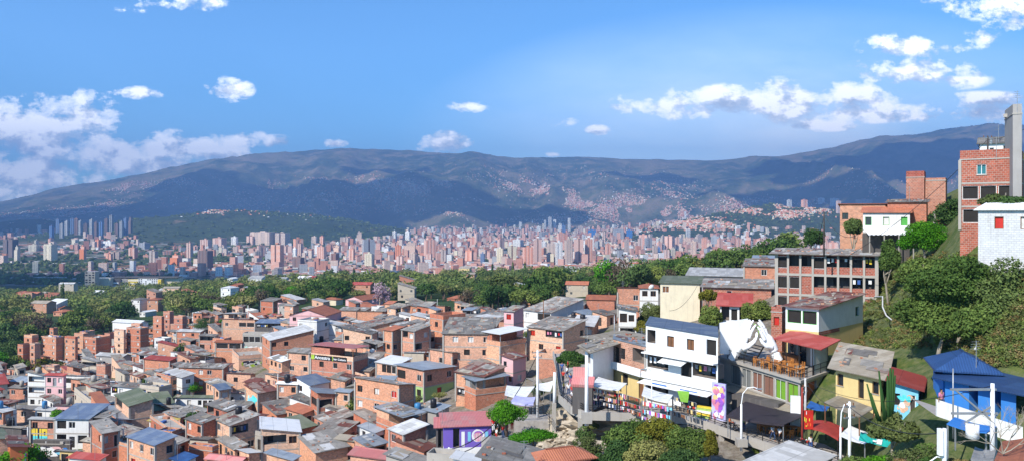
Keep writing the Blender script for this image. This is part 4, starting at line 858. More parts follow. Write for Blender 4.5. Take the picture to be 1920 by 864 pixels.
def mural(e, a, b, u0, u1, v0, v1, cols, seed, nblob=22, bg=None, name='mural'):
    rng = random.Random(seed); k = MB()
    if bg: wall_quad(k, e, a, b, u0, u1, v0, v1, bg, .012)
    for i in range(nblob):
        ru = min((u1 - u0) * .16, .8) * rng.uniform(.4, 1.1); rv = min((v1 - v0) * .22, .8) * rng.uniform(.4, 1.0)
        wall_blob(k, e, a, b, rng.uniform(u0 + ru * 1.3, max(u0 + ru * 1.3 + .01, u1 - ru * 1.3)), rng.uniform(v0 + rv * 1.3, max(v0 + rv * 1.3 + .01, v1 - rv * 1.3)), ru, rv, rng.choice(cols), .016 + .0015 * i, rng)
    k.build(name, e)

def favela():
    H = house; G = {}
    # --- brick apartment towers on the left
    ap = dict(kind='flat', roof='roof_grey', slabs=True, fh=2.5, laundry=0, cat='apartment block')
    for a in [(33,43,64,651,3,.9), (56,65,76,646,4,.9), (45,60,72,633,4,1), (77,105,120,634,6,1), (93,100,109,619,6,1.12), (121,141,146,636,6,1), (139,156,166,628,6,1.08), (157,180,206,636,5,1), (150,160,178,623,5,1.15), (196,206,222,629,5,1.1),
              (214,232,236,620,5,1), (237,263,279,617,6,1), (246,262,268,611,6,1.1), (262,276,288,616,4,1.2), (287,303,308,596,3,1), (306,318,326,588,4,1.06), (326,342,350,597,3,1)]:
        xl, xc, xr, yt, n, f = a; d = (318 if xl < 210 else 322 if xl < 280 else 345) * f
        e, ft, z1, zb, dd = H(xl, xc, xr, yt, n, 'brick_orange' if xl % 2 else 'brick_salmon', th=24, d=d, lay='|'.join(['w.w' if (xc - xl) > 18 else 'w'] * n), rlay='|'.join(['.'] * n), seed=xl, name='apartment_block', **ap)
    H(211,262,278,606,2,'clean_white','roof_white',d=385,th=20,lay='.',rlay='.',kind='gable',slope=.35,slabs=False,label='long white-roofed sports hall behind the orange apartment towers',cat='hall')
    T = [ # (xl,xc,xr,yt,n,wall,roof,th,kind,layouts)
     (180,229,246,669,2,'grey_wall','roof_light',18,'gable','w.w|K.d','.'), (153,182,190,678,2,'beige_wall','roof_grey',15,'mono','oo|w.','.'), (231,262,272,688,1,'brick_salmon','roof_grey',20,'mono','w.','.'),
     (270,318,331,676,2,'brick_orange','roof_red',20,'mono','...|w.w','.'), (296,335,343,650,1,'brick_red','roof_red',15,'mono','w.','.'), (320,342,350,662,1,'white_wall','roof_light',15,'mono','w','.'),
     (331,375,382,622,2,'brick_orange','roof_light',10,'mono','.w.w.|w.d','.'), (374,403,409,630,2,'brick_salmon','roof_dark',14,'mono','oo|K.K','.'), (404,453,460,642,2,'brick_orange','roof_tile',8,'gable','KK|...','.'),
     (417,478,490,603,2,'brick_red','roof_red',10,'mono','w.KK|...','.'), (480,544,552,606,1,'dark_wall','roof_blue',6,'mono','ooo','.'), (489,512,529,565,2,'brick_orange','roof_grey',30,'mono','..|w.','.'),
     (526,556,573,562,1,'brick_salmon','roof_light',30,'mono','.w','.'), (480,503,512,553,1,'brick_salmon','roof_tan',20,'gable','.w','.'), (607,630,643,562,1,'cream_wall','roof_tile',35,'hip','k.','.'), (585,606,618,566,1,'brick_salmon','roof_light',25,'mono','w','.'),
     (543,611,640,592,2,'pink_wall','roof_tile',10,'gable','w.w.|...','.'), (558,594,618,604,3,'white_wall','roof_grey',22,'flat','w..|.k.|..','.w'), (588,640,652,611,2,'white_wall','roof_light',12,'mono','w..w|..','.'), 
     (492,507,588,638,3,'brick_orange','roof_light',62,'mono','w|.|w','w.w....|..w|.'), (540,580,592,662,2,'brick_salmon','roof_grey',20,'mono','.w|w.k','.'), (377,402,416,673,1,'brick_orange','roof_grey',24,'mono','.w','.'),
     (648,680,718,563,1,'pink_wall','roof_tile',30,'gable','w.','.'), (664,712,720,577,1,'brick_red','roof_tile',14,'mono','KK.w','.'), (636,668,676,582,1,'brick_salmon','roof_grey',12,'mono','..','.'), (670,717,727,589,1,'brick_orange','roof_tan',10,'mono','..','.'),
     (701,712,727,596,1,'brick_salmon','roof_dark',30,'mono','.','w'), (664,683,757,616,1,'brick_red','roof_dark',62,'mono','.','....'), (643,697,708,626,2,'brick_salmon','roof_dark',12,'mono','w..w|.w.','.'), (720,736,756,620,3,'brick_orange','roof_tile',42,'mono','.|w|w','.|w.|.w'),
     (754,777,806,621,3,'brick_salmon','roof_grey',40,'mono','ow|..|k','.w|o.|.'), (806,831,873,600,3,'brick_orange','roof_white',48,'flat','w|w.|.w','...|..|..'), (831,920,929,626,3,'brick_salmon','roof_dark',4,'mono','.w.w.w|..k.w|.','.'),
     (806,848,878,668,2,'brick_salmon','roof_patchy',40,'mono','.k.|...','w.w|.'), (706,744,770,684,2,'brick_salmon','roof_white',36,'mono','.KKK|..','.'), (855,908,946,706,2,'brick_orange','roof_rust',40,'mono','...|o.','...|.'),
     (748,770,778,592,1,'white_wall','roof_light',22,'mono','ww','.'), (770,808,822,598,1,'brick_salmon','roof_light',18,'mono','..','.'), (902,944,958,603,1,'white_wall','roof_grey',16,'mono','w.w','.'), (860,898,908,600,1,'brick_orange','roof_grey',15,'mono','..','.'),
     (975,1000,1010,566,1,'brick_orange','roof_patchy',20,'mono','..','.'), (945,963,981,584,3,'pink_wall','roof_grey',30,'mono','r|r|k','.|.|.'), (982,1033,1094,586,2,'white_wall','roof_patchy',42,'mono','w.KK|..d','..w|...'), (990,1056,1098,620,2,'brick_salmon','roof_patchy',40,'mono','r.oo|.w.r','..w|..'),
     (1073,1112,1122,612,1,'brick_orange','roof_light',15,'mono','..w','.'), (941,962,986,673,2,'pink_wall','roof_rust',38,'mono','w.|.b','.|w'), (1008,1050,1062,674,1,'brick_red','roof_tan',18,'flat','...','.'), (940,962,975,690,1,'sky_wall','roof_tan',20,'mono','d.','.'),
     (1160,1193,1199,584,2,'white_wall','roof_dark',8,'mono','Kk|O','.'), (1200,1234,1240,540,2,'white_wall','roof_tile',8,'hip','kw|.','.'), (1158,1200,1206,548,2,'brick_red','roof_rust',8,'mono','..w|..','.'), (1100,1152,1165,562,1,'brick_red','roof_tile',12,'gable','..','.'), (1040,1090,1100,575,1,'brick_salmon','roof_grey',12,'mono','.w.','.'),
     # lower left quarter
     (120,180,190,708,1,'white_wall','roof_grey',10,'mono','K.w.','.'), (52,85,91,704,3,'white_wall','roof_grey',10,'mono','oo|oo|kw','.'), (86,119,124,704,3,'pink_wall','roof_red',10,'mono','wdw|w.w|...','.'), (55,86,93,731,1,'mint_wall','roof_white',8,'mono','wKw','.'),
     (152,178,200,722,2,'brick_orange','roof_tan',38,'mono','wk|..','.|.'), (208,259,273,727,2,'clean_white','roof_patchy',18,'mono','ow.w|..K','.|.'), (18,53,62,728,1,'brick_salmon','roof_dark',12,'mono','w.w','.'), (0,40,50,710,1,'brick_orange','roof_grey',10,'mono','...','.'),
     (22,80,88,767,1,'brick_salmon','roof_dark',8,'mono','.w.w','.'), (66,97,104,769,1,'white_wall','roof_light',10,'mono','w.','.'), (99,158,168,764,1,'pink_wall','roof_dark',8,'mono','.w..','.'), (136,160,170,745,1,'dark_wall','roof_red',10,'mono','w.','.'),
     (104,166,168,785,2,'white_wall','roof_blue',3,'mono','Kw.|odK','.'), (168,212,216,784,1,'mint_wall','roof_dark',3,'mono','w..w','.'), (217,243,286,761,2,'brick_salmon','roof_green',52,'mono','K.|..','....|..'), (257,273,330,772,1,'brick_red','roof_green',55,'mono','o','....'),
     (280,318,334,794,1,'white_wall','roof_yellow',26,'mono','wkw','.'), (241,291,328,834,2,'brick_orange','roof_blue',36,'mono','w.w.w|r.r','.w|w.'), (172,193,223,812,2,'brick_orange','roof_grey',44,'mono','.w|..','w.d|.w'), (155,178,186,829,1,'brick_salmon','roof_tan',22,'mono','..','.'),
     (57,103,106,786,2,'brick_salmon','roof_light',6,'mono','w.w|...','.'), (-8,40,56,806,1,'dark_wall','roof_tan',14,'mono','..','.'), (-6,19,52,842,2,'orange_wall','roof_rust',55,'mono','w|.','..|..'), (62,131,135,833,1,'dark_wall','roof_dark',3,'flat','....','.'),
     (112,146,152,848,1,'yellow_wall','roof_grey',10,'mono','K.','.'), (130,186,199,862,1,'white_wall','roof_red',14,'mono','..','.'), (200,236,246,800,1,'grey_wall','roof_grey',20,'mono','w.','.'), (196,222,232,742,1,'brick_salmon','roof_patchy',20,'mono','w.','.'),
     (335,418,428,690,2,'brick_orange','roof_patchy',8,'mono','w.ww.|w.w.d','.'), (328,401,404,745,1,'clean_white','roof_green',2,'mono','w.w.wdw','.'), (402,412,431,731,2,'brick_orange','roof_blue',50,'mono','w|.','w|..'), (429,459,466,740,1,'white_wall','roof_rust',16,'mono','w.w','.'),
     (461,484,519,737,2,'brick_orange','roof_rust',44,'mono','.|.','..|.'), (425,470,479,704,1,'brick_salmon','roof_rust',14,'mono','.w..','.'), (521,557,560,720,2,'brick_orange','roof_white',10,'mono','w.w|o','.'), (557,582,617,722,2,'clean_white','roof_blue',44,'mono','w.|.w','..|..'),
     (583,596,652,746,2,'brick_orange','roof_zinc',60,'mono','K|w','KK|...'), (492,519,570,777,1,'brick_orange','roof_dark',48,'mono','.w','....'), (350,379,406,794,2,'brick_orange','roof_dark',40,'mono','w.w|ow','..|..'), (403,432,484,797,2,'brick_salmon','roof_patchy',46,'mono','w.|Ww','oo.|.w'),
     (484,491,562,815,2,'brick_salmon','roof_white',72,'mono','K|.','oow|..'), (449,467,487,853,1,'brick_salmon','roof_white',40,'mono','.w','.'), (388,450,466,866,1,'brick_orange','roof_rose',18,'gable','..','.'), (322,345,367,866,1,'white_wall','roof_bright_blue',35,'mono','..','.'),
     (561,592,652,848,1,'brick_orange','roof_grey',52,'mono','..','....'), (531,561,592,804,1,'brick_orange','roof_green',42,'mono','..','..'), (591,616,666,794,1,'brick_salmon','roof_patchy',54,'mono','w.','...'), (500,548,560,862,1,'brick_orange','roof_zinc',14,'mono','..','.'), (354,398,410,846,1,'brick_orange','roof_rust',18,'flat','..','.'),
     (666,748,777,728,3,'brick_orange','roof_patchy',34,'mono','w.w.r|w.w.w|...','.|w|.'), (663,714,754,800,1,'brick_orange','roof_patchy',42,'mono','w..r','.d'), (754,782,813,781,1,'brick_salmon','roof_dark',42,'mono','.w.','...'), (731,757,800,814,2,'brick_salmon','roof_light',50,'mono','w.|..','..|..'),
     (665,692,725,838,1,'brick_salmon','roof_zinc',42,'mono','K','K'), (782,818,842,773,1,'grey_wall','roof_zinc',40,'mono','..','.'), (630,655,661,735,2,'brick_orange','roof_zinc',20,'mono','.w|w.','.'), (630,664,672,826,1,'brick_orange','roof_tan',20,'mono','...','.'),
     (657,738,760,862,1,'brick_salmon','roof_rose',22,'gable','..','.'), (742,795,818,846,1,'brick_salmon','roof_rust',30,'mono','..','.'), (724,790,808,872,1,'concrete','roof_grey',20,'mono','..','.'), (610,642,650,772,1,'white_wall','roof_tan',20,'mono','w.','.'), (594,630,640,700,1,'brick_orange','roof_patchy',22,'mono','w.','.'),
    ]
    for xl, xc, xr, yt, n, w, ro, th, kd, la, rl in T:
        G[(xl, xc)] = H(xl, xc, xr, yt, n, w, ro, th, kd, la, rl, fh=2.5 if yt > 600 else 2.7, slope=.17 if kd == 'mono' else .3)
    # slate roofed house, brick above and lime green below
    G['green'] = H(744,795,852,698,2,roof='roof_zinc',th=42,walls=['brick_salmon','green_wall'],lay='K.w|k.k',rlay='w.w|.r.',fh=2.7,slope=.06,over=.5,label='two-storey house with brick upper floor, lime green lower floor and slate roof')
    # bar with a rose canopy and a long sign
    e, ft, z1, zb, d = G['bar'] = H(583,662,690,678,2,'brick_salmon','roof_rose',26,'canopy','.k.k.w|...','..|..',label='brick bar house with black name sign under a rose roof terrace',cat='bar')
    L = (ft[3] - ft[0]).length; k = MB(); zt = z1 - zb; h0 = zt - .25
    wall_quad(k, e, ft[3], ft[0], .1, L * .86, h0, h0 + 1.0, 'sign_black', .06); k.build('sign_board', e)
    k = MB(); wall_quad(k, e, ft[3], ft[0], .12, .95, h0 + .04, h0 + .96, 'sign_lime', .07); wall_quad(k, e, ft[3], ft[0], L * .52, L * .535, h0 + .04, h0 + .96, 'sign_lime', .07); k.build('sign_emblem', e)
    on_wall(e, ft[3], ft[0], 1.05, h0 + .2, 'Ancestra', .95, 'paint_white', .08, (L * .52 - 1.3) / 3.75); on_wall(e, ft[3], ft[0], L * .55, h0 + .3, 'bar Cultura', .55, 'paint_white', .08, (L * .3) / 2.7)
    # open graffiti house, raised concrete frame
    e, ft, z1, zb, d = H(455,500,508,629,2,'concrete','roof_tan',8,'flat','KKKK|....','.|.',fh=2.7,label='open concrete frame house with green and white graffiti along its base')
    mural(e, ft[3], ft[0], .2, (ft[3] - ft[0]).length - .2, .4, 2.5, ['mint_wall', 'clean_white', 'green_wall', 'clean_white', 'frame_green'], 3, 34)
    e, ft, z1, zb, d = H(435,448,500,674,1,'brick_salmon','roof_dark',62,'flat','.','.',fh=3,label='low flat-roofed brick house whose long wall carries black and white graffiti')
    mural(e, ft[0], ft[1], .3, (ft[1] - ft[0]).length - .3, .5, 2.8, ['clean_white', 'graffiti_black', 'clean_white', 'sign_lime', 'grey_wall'], 5, 40)
    e, ft, z1, zb, d = G[(461, 484)]; del e['category']; e['category'] = 'house'
    mural(e, ft[3], ft[0], .1, (ft[3] - ft[0]).length - .1, 2.2, 4.6, ['mint_wall', 'sky_wall', 'cyan_paint'], 8, 16); mural(e, ft[3], ft[0], .1, (ft[3] - ft[0]).length - .1, .4, 2.4, ['orange_paint', 'paint_red', 'orange_wall'], 9, 20); mural(e, ft[0], ft[1], .1, 3.2, .4, 2.4, ['orange_paint', 'orange_wall', 'paint_red'], 10, 14)
    e, ft, z1, zb, d = G[(521, 557)]; mural(e, ft[3], ft[0], .1, (ft[3] - ft[0]).length - .1, .3, 2.3, ['clean_white', 'sky_wall', 'pink_wall', 'clean_white', 'mint_wall'], 12, 26)
    # the 1UP lettering in yellow over cyan
    e, ft, z1, zb, d = G[(57, 103)]; L = (ft[3] - ft[0]).length; k = MB(); w = L * .65; wall_quad(k, e, ft[3], ft[0], .05, w + .2, .75, 3.5, 'graffiti_black', .015)
    def letter(cells, u0, cw):
        for (c0, c1, r0, r1) in cells:
            for a_, b_, m in ((0, 3, 'cyan_paint'), (3, 6, 'yellow_paint')):
                lo, hi = max(r0, a_), min(r1, b_)
                if hi > lo: wall_quad(k, e, ft[3], ft[0], u0 + c0 * cw, u0 + c1 * cw, .85 + lo * .42, .85 + hi * .42, m, .03)
    cw = w / 9.6; letter([(1, 2.3, 0, 6), (0, 1, 3.6, 6)], .2, cw); letter([(0, 1.2, 0, 6), (1.2, 2.2, 0, 1.2), (2.2, 3.4, 0, 6)], .2 + cw * 2.6, cw); letter([(0, 1.2, 0, 6), (1.2, 3.3, 4.8, 6), (2.2, 3.3, 3.3, 4.8), (1.2, 3.3, 2.0, 3.3)], .2 + cw * 6.3, cw); k.build('graffiti_letters', e)
    e, ft, z1, zb, d = G[(62, 131)]; mural(e, ft[3], ft[0], .1, (ft[3] - ft[0]).length - .1, .3, 2.3, ['clean_white', 'clean_white', 'graffiti_black', 'blue_wall', 'pink_wall', 'sky_wall'], 21, 60)
    e, ft, z1, zb, d = G[(-6, 19)]; mural(e, ft[0], ft[1], 1.5, (ft[1] - ft[0]).length - .1, .2, 4.4, ['blue_wall', 'sky_wall', 'magenta_paint'], 23, 12)
    # violet house with the mural
    e, ft, z1, zb, d = G['violet'] = H(832,921,926,797,2,th=-8,roof='roof_rose',walls=['lilac_wall','clean_white'],lay='.O....|.....k.',rlay='.|.',kind='shed',fh=2.75,depth=6.5,d=104,slope=.02,rdir=3,over=.35,slabs=False,label='violet house with white lower floor, heart mural and rose-red roof',cat='house',laundry=0)
    a, b = ft[3], ft[0]; L = (b - a).length; k = MB(); rng = random.Random(2); zf = z1 - zb - 2.75; u = L * .72; v = zf + 1.5
    wall_quad(k, e, a, b, u - 1.35, u - .95, v - .7, v + .55, 'sky_wall', .02); wall_quad(k, e, a, b, u + .95, u + 1.35, v - .75, v + .5, 'sky_wall', .02)
    wall_blob(k, e, a, b, u, v, .85, .85, 'clean_white', .025, rng, 14, .05); wall_blob(k, e, a, b, u, v + .12, .62, .5, 'purple_paint', .03, rng, 14, .06); wall_blob(k, e, a, b, u, v - .12, .55, .62, 'cloth_pink', .035, rng, 12, .1)
    for i in range(5): wall_quad(k, e, a, b, u - .45 + i * .2, u - .38 + i * .2, v - .65, v + .3, 'clean_white', .04)
    k.build('mural', e)
    k = MB(); wall_quad(k, e, a, b, L * .37, L * .44, zf + .15, zf + 2.1, 'clean_white', .03); k.build('shutter', e)
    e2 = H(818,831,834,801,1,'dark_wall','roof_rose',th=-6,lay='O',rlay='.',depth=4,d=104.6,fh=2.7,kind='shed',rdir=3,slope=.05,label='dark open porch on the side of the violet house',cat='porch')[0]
    # canopies and awnings in the market corner
    H(908,938,986,650,2,'brick_orange','roof_white',46,'canopy','...|..','..|..',label='brick house with big white canopy roof over its dark open terrace')
    H(871,892,951,741,1,'brick_orange','roof_zinc',60,'canopy','.','.',label='slate blue sheet roof on timber posts over an open brick terrace')
    # --- right-hand street
    G['tan'] = H(1097,1112,1150,657,2,'clean_white','roof_tan',50,'mono','k|.','.|.',fh=2.95,d=98.5,ytl=648,ytr=648,over=1.0,slope=.06,slabs=False,depth=4,label='tall white house under a wide curved tan sheet roof',laundry=0)
    H(1104,1150,1215,642,1,'beige_wall','roof_tan',58,'mono','..','..',d=104,slope=.03,over=.9,label='long low tan sheet roof behind the white house with curved roof')
    e, ft, z1, zb, d = G['yellow'] = H(1150,1211,1235,653,2,roof='roof_zinc',walls=['brick_big','yellow_wall'],lay='dw.oo|.k.d',rlay='.|.',fh=3.2,d=97,ytl=638,depth=5,th=9,kind='mono',slope=.03,over=.1,slabs=False,frame='frame_dark',label='house with raw block balcony floor over yellow floors, between two white houses')
    k = MB(); o, dd, nn, L = face_basis(e, ft[3], ft[0]); zz = z1 - zb - 3.2; p = [o + nn * .9, o + dd * L + nn * .9, o + dd * L, o]; k.prism([tuple(q) for q in p], zz - .2, zz + .0, 'clean_white'); q = [o + nn * .9, o + dd * L + nn * .9, o + dd * L + nn * .78, o + nn * .78]; k.prism([tuple(x) for x in q], zz + .001, zz + .75, 'clean_white'); k.build('balcony', e)
    e, ft, z1, zb, d = G['white'] = H(1211,1346,1362,632,3,'clean_white','roof_blue',lay='o.b.b.K|oo.Koo|OO.OOO',rlay='.|.|.',d=89,ytl=613,depth=8,th=14,kind='mono',slope=.02,over=.12,slabs=False,fh=3.0,frame='frame_dark',laundry=.9,label='bright white three-storey house with laundry balcony and white shop awning')
    o, dd, nn, L = face_basis(e, ft[3], ft[0]); H3 = z1 - zb
    def ledge(u0, u1, z, dep, mat, th=.12, drop=0.0, name='awning'):
        k = MB(); A = o + dd * u0; B = o + dd * u1; pts = [Vector((A.x, A.y, z)), Vector((B.x, B.y, z)), Vector((B.x + nn.x * dep, B.y + nn.y * dep, z - drop)), Vector((A.x + nn.x * dep, A.y + nn.y * dep, z - drop))]; t = Vector((0, 0, th))
        k.quad([p + t for p in (pts[3], pts[2], pts[1], pts[0])], mat); k.quad(pts, mat)
        for i in range(4): j = (i + 1) % 4; k.quad([pts[j], pts[i], pts[i] + t, pts[j] + t], mat)
        return k.build(name, e)
    ledge(0, L, H3 - 3.05, .9, 'clean_white', .14, 0, 'balcony_slab'); ledge(L * .28, L * .62, H3 - 3.2, 1.5, 'white_awning', .04, .5); ledge(0.2, L - .1, H3 - 6.15, 1.9, 'white_awning', .06, .35)
    k = MB(); A = o + nn * .85; Bq = o + dd * L + nn * .85; k.prism([tuple(A), tuple(Bq), tuple(Bq - nn * .1), tuple(A - nn * .1)], H3 - 6.0, H3 - 5.25, 'clean_white'); k.build('balcony_parapet', e)
    k = MB(); wall_quad(k, e, ft[3], ft[0], L * .2, L * .42, H3 - 6.65, H3 - 6.2, 'blue_cloth', 1.5); wall_quad(k, e, ft[3], ft[0], L * .42, L * .6, H3 - 6.65, H3 - 6.25, 'white_awning', 1.5); wall_quad(k, e, ft[3], ft[0], L * .6, L * .84, H3 - 6.7, H3 - 6.25, 'blue_cloth', 1.5); k.build('awning_valance', e)
    # restaurant block with the sculpture terrace
    e, ft, z1, zb, d = G['rest'] = H(1350,1500,1562,716,2,'concrete','roof_grey',lay='.ssssss|OOO.',rlay='s.|..',d=84,ytl=671,ytr=695,kind='none',fh=2.6,slabs=True,detail=2,interior='dark_wall',label='concrete restaurant block with coloured roller shutters under a railed terrace',cat='restaurant',laundry=0)
    terrace(e, ft, z1, zb); G['rest'] = (e, ft, z1, zb, d)
    G['white2'] = H(1473,1535,1618,579,2,roof='roof_rust',walls=['clean_white','yellow_wall'],lay='KK|....',rlay='...w|k...',d=93,ytl=574,ytr=564,kind='mono',slope=.07,over=.45,slabs=False,fh=2.7,frame='frame_green',label='white upper floor on yellow base under rusty roof, behind the restaurant terrace')
    e = G['white2'][0]; ft = G['white2'][1]; k = MB(); wall_quad(k, e, ft[0], ft[1], 0.02, 5.5, 2.25, 2.7, 'brick_big', .03); k.build('brick_band', e)
    H(1446,1466,1473,586,1,'brick_big','roof_dark',30,'flat','r','.',d=100,fh=2.6,label='small raw block room with a pink curtain beside the rusty-roofed white house',frame='frame_wood')
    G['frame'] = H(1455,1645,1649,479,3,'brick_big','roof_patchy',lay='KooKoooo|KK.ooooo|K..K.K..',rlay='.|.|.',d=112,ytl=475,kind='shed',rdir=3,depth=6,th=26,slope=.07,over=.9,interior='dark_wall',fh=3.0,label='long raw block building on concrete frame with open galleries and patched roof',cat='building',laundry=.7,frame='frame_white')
    frame_columns(*G['frame'])
    H(1238,1312,1318,532,4,'cream_wall','roof_green',16,'shed','b...|....|....|....','.|.|.|.',d=138,rdir=3,depth=9,slope=.06,slabs=False,label='tall cream block house with mossy green roof and stairs beside it')
    H(1318,1446,1452,541,1,'brick_big','roof_patchy',18,'shed','...w.....','.',d=132,rdir=3,depth=9,slope=.08,over=.5,label='long raw block house with patched roof beyond the cream block house')
    H(1350,1404,1408,573,1,'clean_white','roof_red',18,'shed','OdO','.',d=121,rdir=3,depth=4,slope=.3,over=.6,fh=2.4,label='low white shopfront under a red lean-to roof behind the sculpture')
    H(1290,1428,1440,519,1,'grey_wall','roof_light',18,'shed','....','.',d=175,rdir=3,depth=10,slope=.1,over=.6,label='long low sheds with pale roofs above the cream block house')
    H(1395,1456,1462,500,2,'brick_red','roof_patchy',20,'shed','..w.|...','.',d=150,rdir=3,depth=9,slope=.1,label='red brick house with layered roofs on the edge of the slope')
    H(1410,1448,1455,492,1,'grey_wall','roof_zinc',20,'shed','..','.',d=165,rdir=3,depth=9,slope=.1,label='low grey shed with stacked zinc sheets on the slope edge')
    # hilltop houses
    H(1800,1908,1912,297,3,'brick_big','roof_tan',38,'flat','.t..|KKK|KK','.|.|.',depth=6,d=86,fh=2.62,label='raw block hilltop house with teal window above an open veranda',frame='frame_white',interior='interior')
    H(1837,1896,1899,268,1,'clean_white','roof_dark',33,'gable','.w.K','.',d=104,rdir=1,depth=6,slope=.3,slabs=False,label='small white gabled house high on the hill behind the veranda house')
    H(1899,1916,1960,214,4,'grey_wall','roof_grey',25,'flat','.|.|.|.','.|.|.|.',d=84,slabs=False,label='tall windowless grey house at the hilltop edge')
    H(1699,1733,1736,333,1,'brick_big','roof_tan',30,'flat','..','.',d=128,fh=3.8,slabs=False,label='red brick box room with pale ledge on the ridge'); H(1735,1773,1801,339,1,'brick_big','roof_dark',31,'flat','.','.',d=127,fh=3.2,slabs=False,label='plain red brick box beside the bush on the ridge')
    H(1664,1737,1742,380,1,'brick_red','roof_dark',30,'shed','.....','.',d=121,rdir=3,depth=5,label='long low red brick wall house below the ridge boxes')
    H(1575,1660,1664,393,1,'brick_red','roof_tile',27,'shed','w....','.',d=132,rdir=1,depth=7,slope=.12,label='low orange brick house under long tiled roofs on the ridge slope')
    H(1618,1706,1710,399,2,'white_wall','roof_tile',28,'gable','w.w.g|....','.',walls=['white_wall','dark_wall'],d=120,rdir=1,depth=7,fh=3.05,frame='frame_green',label='white gabled house with green windows and curved white porch roof')
    porch_roof()
    H(1752,1818,1820,397,2,'brick_big','roof_light',32,'flat','...|..','.',d=112,slabs=False,label='blank wall of raw red blocks above the round green tree')
    H(1834,1990,2000,395,3,'white_block','roof_white',38,'shed','.r.w..|.....|....','.',d=72,rdir=3,depth=8,fh=2.7,slabs=False,frame='frame_wood',label='white painted block house with red curtained window on the slope')
    # lower right
    G['tanroof'] = H(1567,1651,1700,707,1,'yellow_wall','roof_tan',lay='W..d.W',rlay='.w',d=75,ytl=689,depth=8,th=29,kind='mono',rdir=3,slope=.13,over=.75,slabs=False,fh=2.5,frame='frame_wood',label='yellow house with wide tan sheet roof and dark wooden shutters')
    e, ft, z1, zb, d = H(1672,1722,1771,730,1,'sky_wall','roof_red',30,'mono','k.d','d.',d=69,rdir=0,slope=.22,over=.5,slabs=False,fh=2.4,label='low house with red sheet roof and painted blue murals'); mural(e, ft[3], ft[0], .2, (ft[3] - ft[0]).length - .2, .2, 2.1, ['cyan_paint', 'orange_paint', 'clean_white', 'brick_salmon'], 31, 14)
    e, ft, z1, zb, d = H(1772,1905,1990,735,1,'blue_wall','roof_bright_blue',lay='..O.O.',rlay='.',d=59,ytl=709,kind='mono',rdir=3,depth=6,th=33,slope=.05,over=.9,slabs=False,fh=2.7,interior='blue_wall',label='bright blue house with blue canopy roof behind the white balcony wall')
    H(1768,1862,1878,697,1,'blue_wall','roof_bright_blue',20,'hip','..','.',d=64,fh=2.2,depth=5,over=.7,slope=.5,label='blue hipped roof of the blue house rising behind its canopy')
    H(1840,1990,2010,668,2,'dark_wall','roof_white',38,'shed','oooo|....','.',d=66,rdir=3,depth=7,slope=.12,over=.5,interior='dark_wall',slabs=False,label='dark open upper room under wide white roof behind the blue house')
    # nearest roofs at the bottom edge
    e, ft, z1, zb, d = H(990,1010,1108,868,1,'brick_orange','roof_tile',68,'hip','.','...',d=70,slope=.45,over=.5,slabs=False,label='orange clay tile hipped roof at the bottom edge of the view')
    H(903,992,1012,880,1,'brick_orange','roof_grey',12,'mono','..','.',d=68,depth=5.5,rdir=0,slope=.2,over=.5,label='weathered grey ribbed roof beside the orange clay tile roof')
    H(850,893,902,868,1,'clean_white','roof_white',12,'mono','.','.',d=80,rdir=0,slope=.15,label='small white shed between violet house and grey ribbed roof')
    H(800,850,862,872,1,'concrete','roof_tan',16,'flat','..','.',d=82,label='bare concrete shed below the violet house')
    H(1400,1480,1560,896,1,'concrete','roof_light',45,'mono','.','.',d=62,rdir=0,slope=.1,label='pale ribbed roof at the bottom below the walkway')
    # fill the gaps of the hillside with more houses
    rng = random.Random(77); n = 0; tries = 0; nh = 0; P_ = list(PLACED)
    KEEP = [(56,104,788,822),(62,130,826,846),(20,54,845,880),(456,500,630,662),(448,500,678,698),(462,500,742,772),(521,558,738,756),(583,662,672,712),(744,852,702,752),(328,402,750,768),(833,921,770,870)]
    while tries < 6000 and n < 330:
        tries += 1; px = rng.uniform(-20, 1150); py = rng.uniform(585, 890)
        lim = np.interp(px, [0, 60, 200, 300, 420, 640, 900, 1150], [690, 690, 668, 612, 596, 575, 594, 608])
        if py < lim or (px > 930 and py > 640) or (px > 770 and py > 775): continue
        d = ray(px, py, 0); X = (px - 960) / F * d; w = rng.uniform(4.0, 7)
        if any((X - a) ** 2 + (d - b) ** 2 < ((r + w * .6) * .66) ** 2 for a, b, r in P_): continue
        nst = 1 if rng.random() < .6 or nh > 105 else 2; th = rng.choice([10, 18, 25, 35, 42, 50]); yt = py - nst * 2.5 / d * F; bw = w / d * F
        bad = any(px + bw * .4 > a0 and px - bw * .6 < a1 and py > b0 and yt < b1 for a0, a1, b0, b1 in KEEP)
        for x0, y0, x1, y1, dd, man in RECTS:
            if dd > d and man:
                ox = min(px + bw * .5, x1) - max(px - bw * .6, x0); oy = min(py, y1) - max(yt - 4, y0)
                if ox > 0 and oy > 0 and ox * oy > (.42 if nst == 1 else .25) * (x1 - x0) * (y1 - y0) and (y1 - y0) > 0: bad = True; break
        if bad: continue
        H(px - bw * .6, px, px + bw * .4, yt, nst, rng.choices(['brick_orange', 'brick_salmon', 'brick_red', 'white_wall', 'concrete', 'beige_wall', 'mint_wall', 'pink_wall'], [5, 5, 2, 1.5, .8, .6, .2, .3])[0],
          rng.choices(['roof_grey', 'roof_dark', 'roof_patchy', 'roof_light', 'roof_tan', 'roof_zinc', 'roof_rust', 'roof_red', 'roof_white', 'roof_tile', 'roof_green'], [6, 4, 5, 2, 3, 1.2, 2, .8, 1, 1, .6])[0], th,
          rng.choices(['mono', 'gable', 'flat', 'canopy'], [8, 1, 1.2, .6])[0], None, None, d=d, fh=2.4, slope=.17, manual=False, group='small houses packed over the hillside', name='shed' if nst == 1 else 'house', cat='shed' if nst == 1 else 'house')  # the single-storey ones are small houses too, filed as shed
        P_ = PLACED; n += 1; nh += nst == 2
    return G
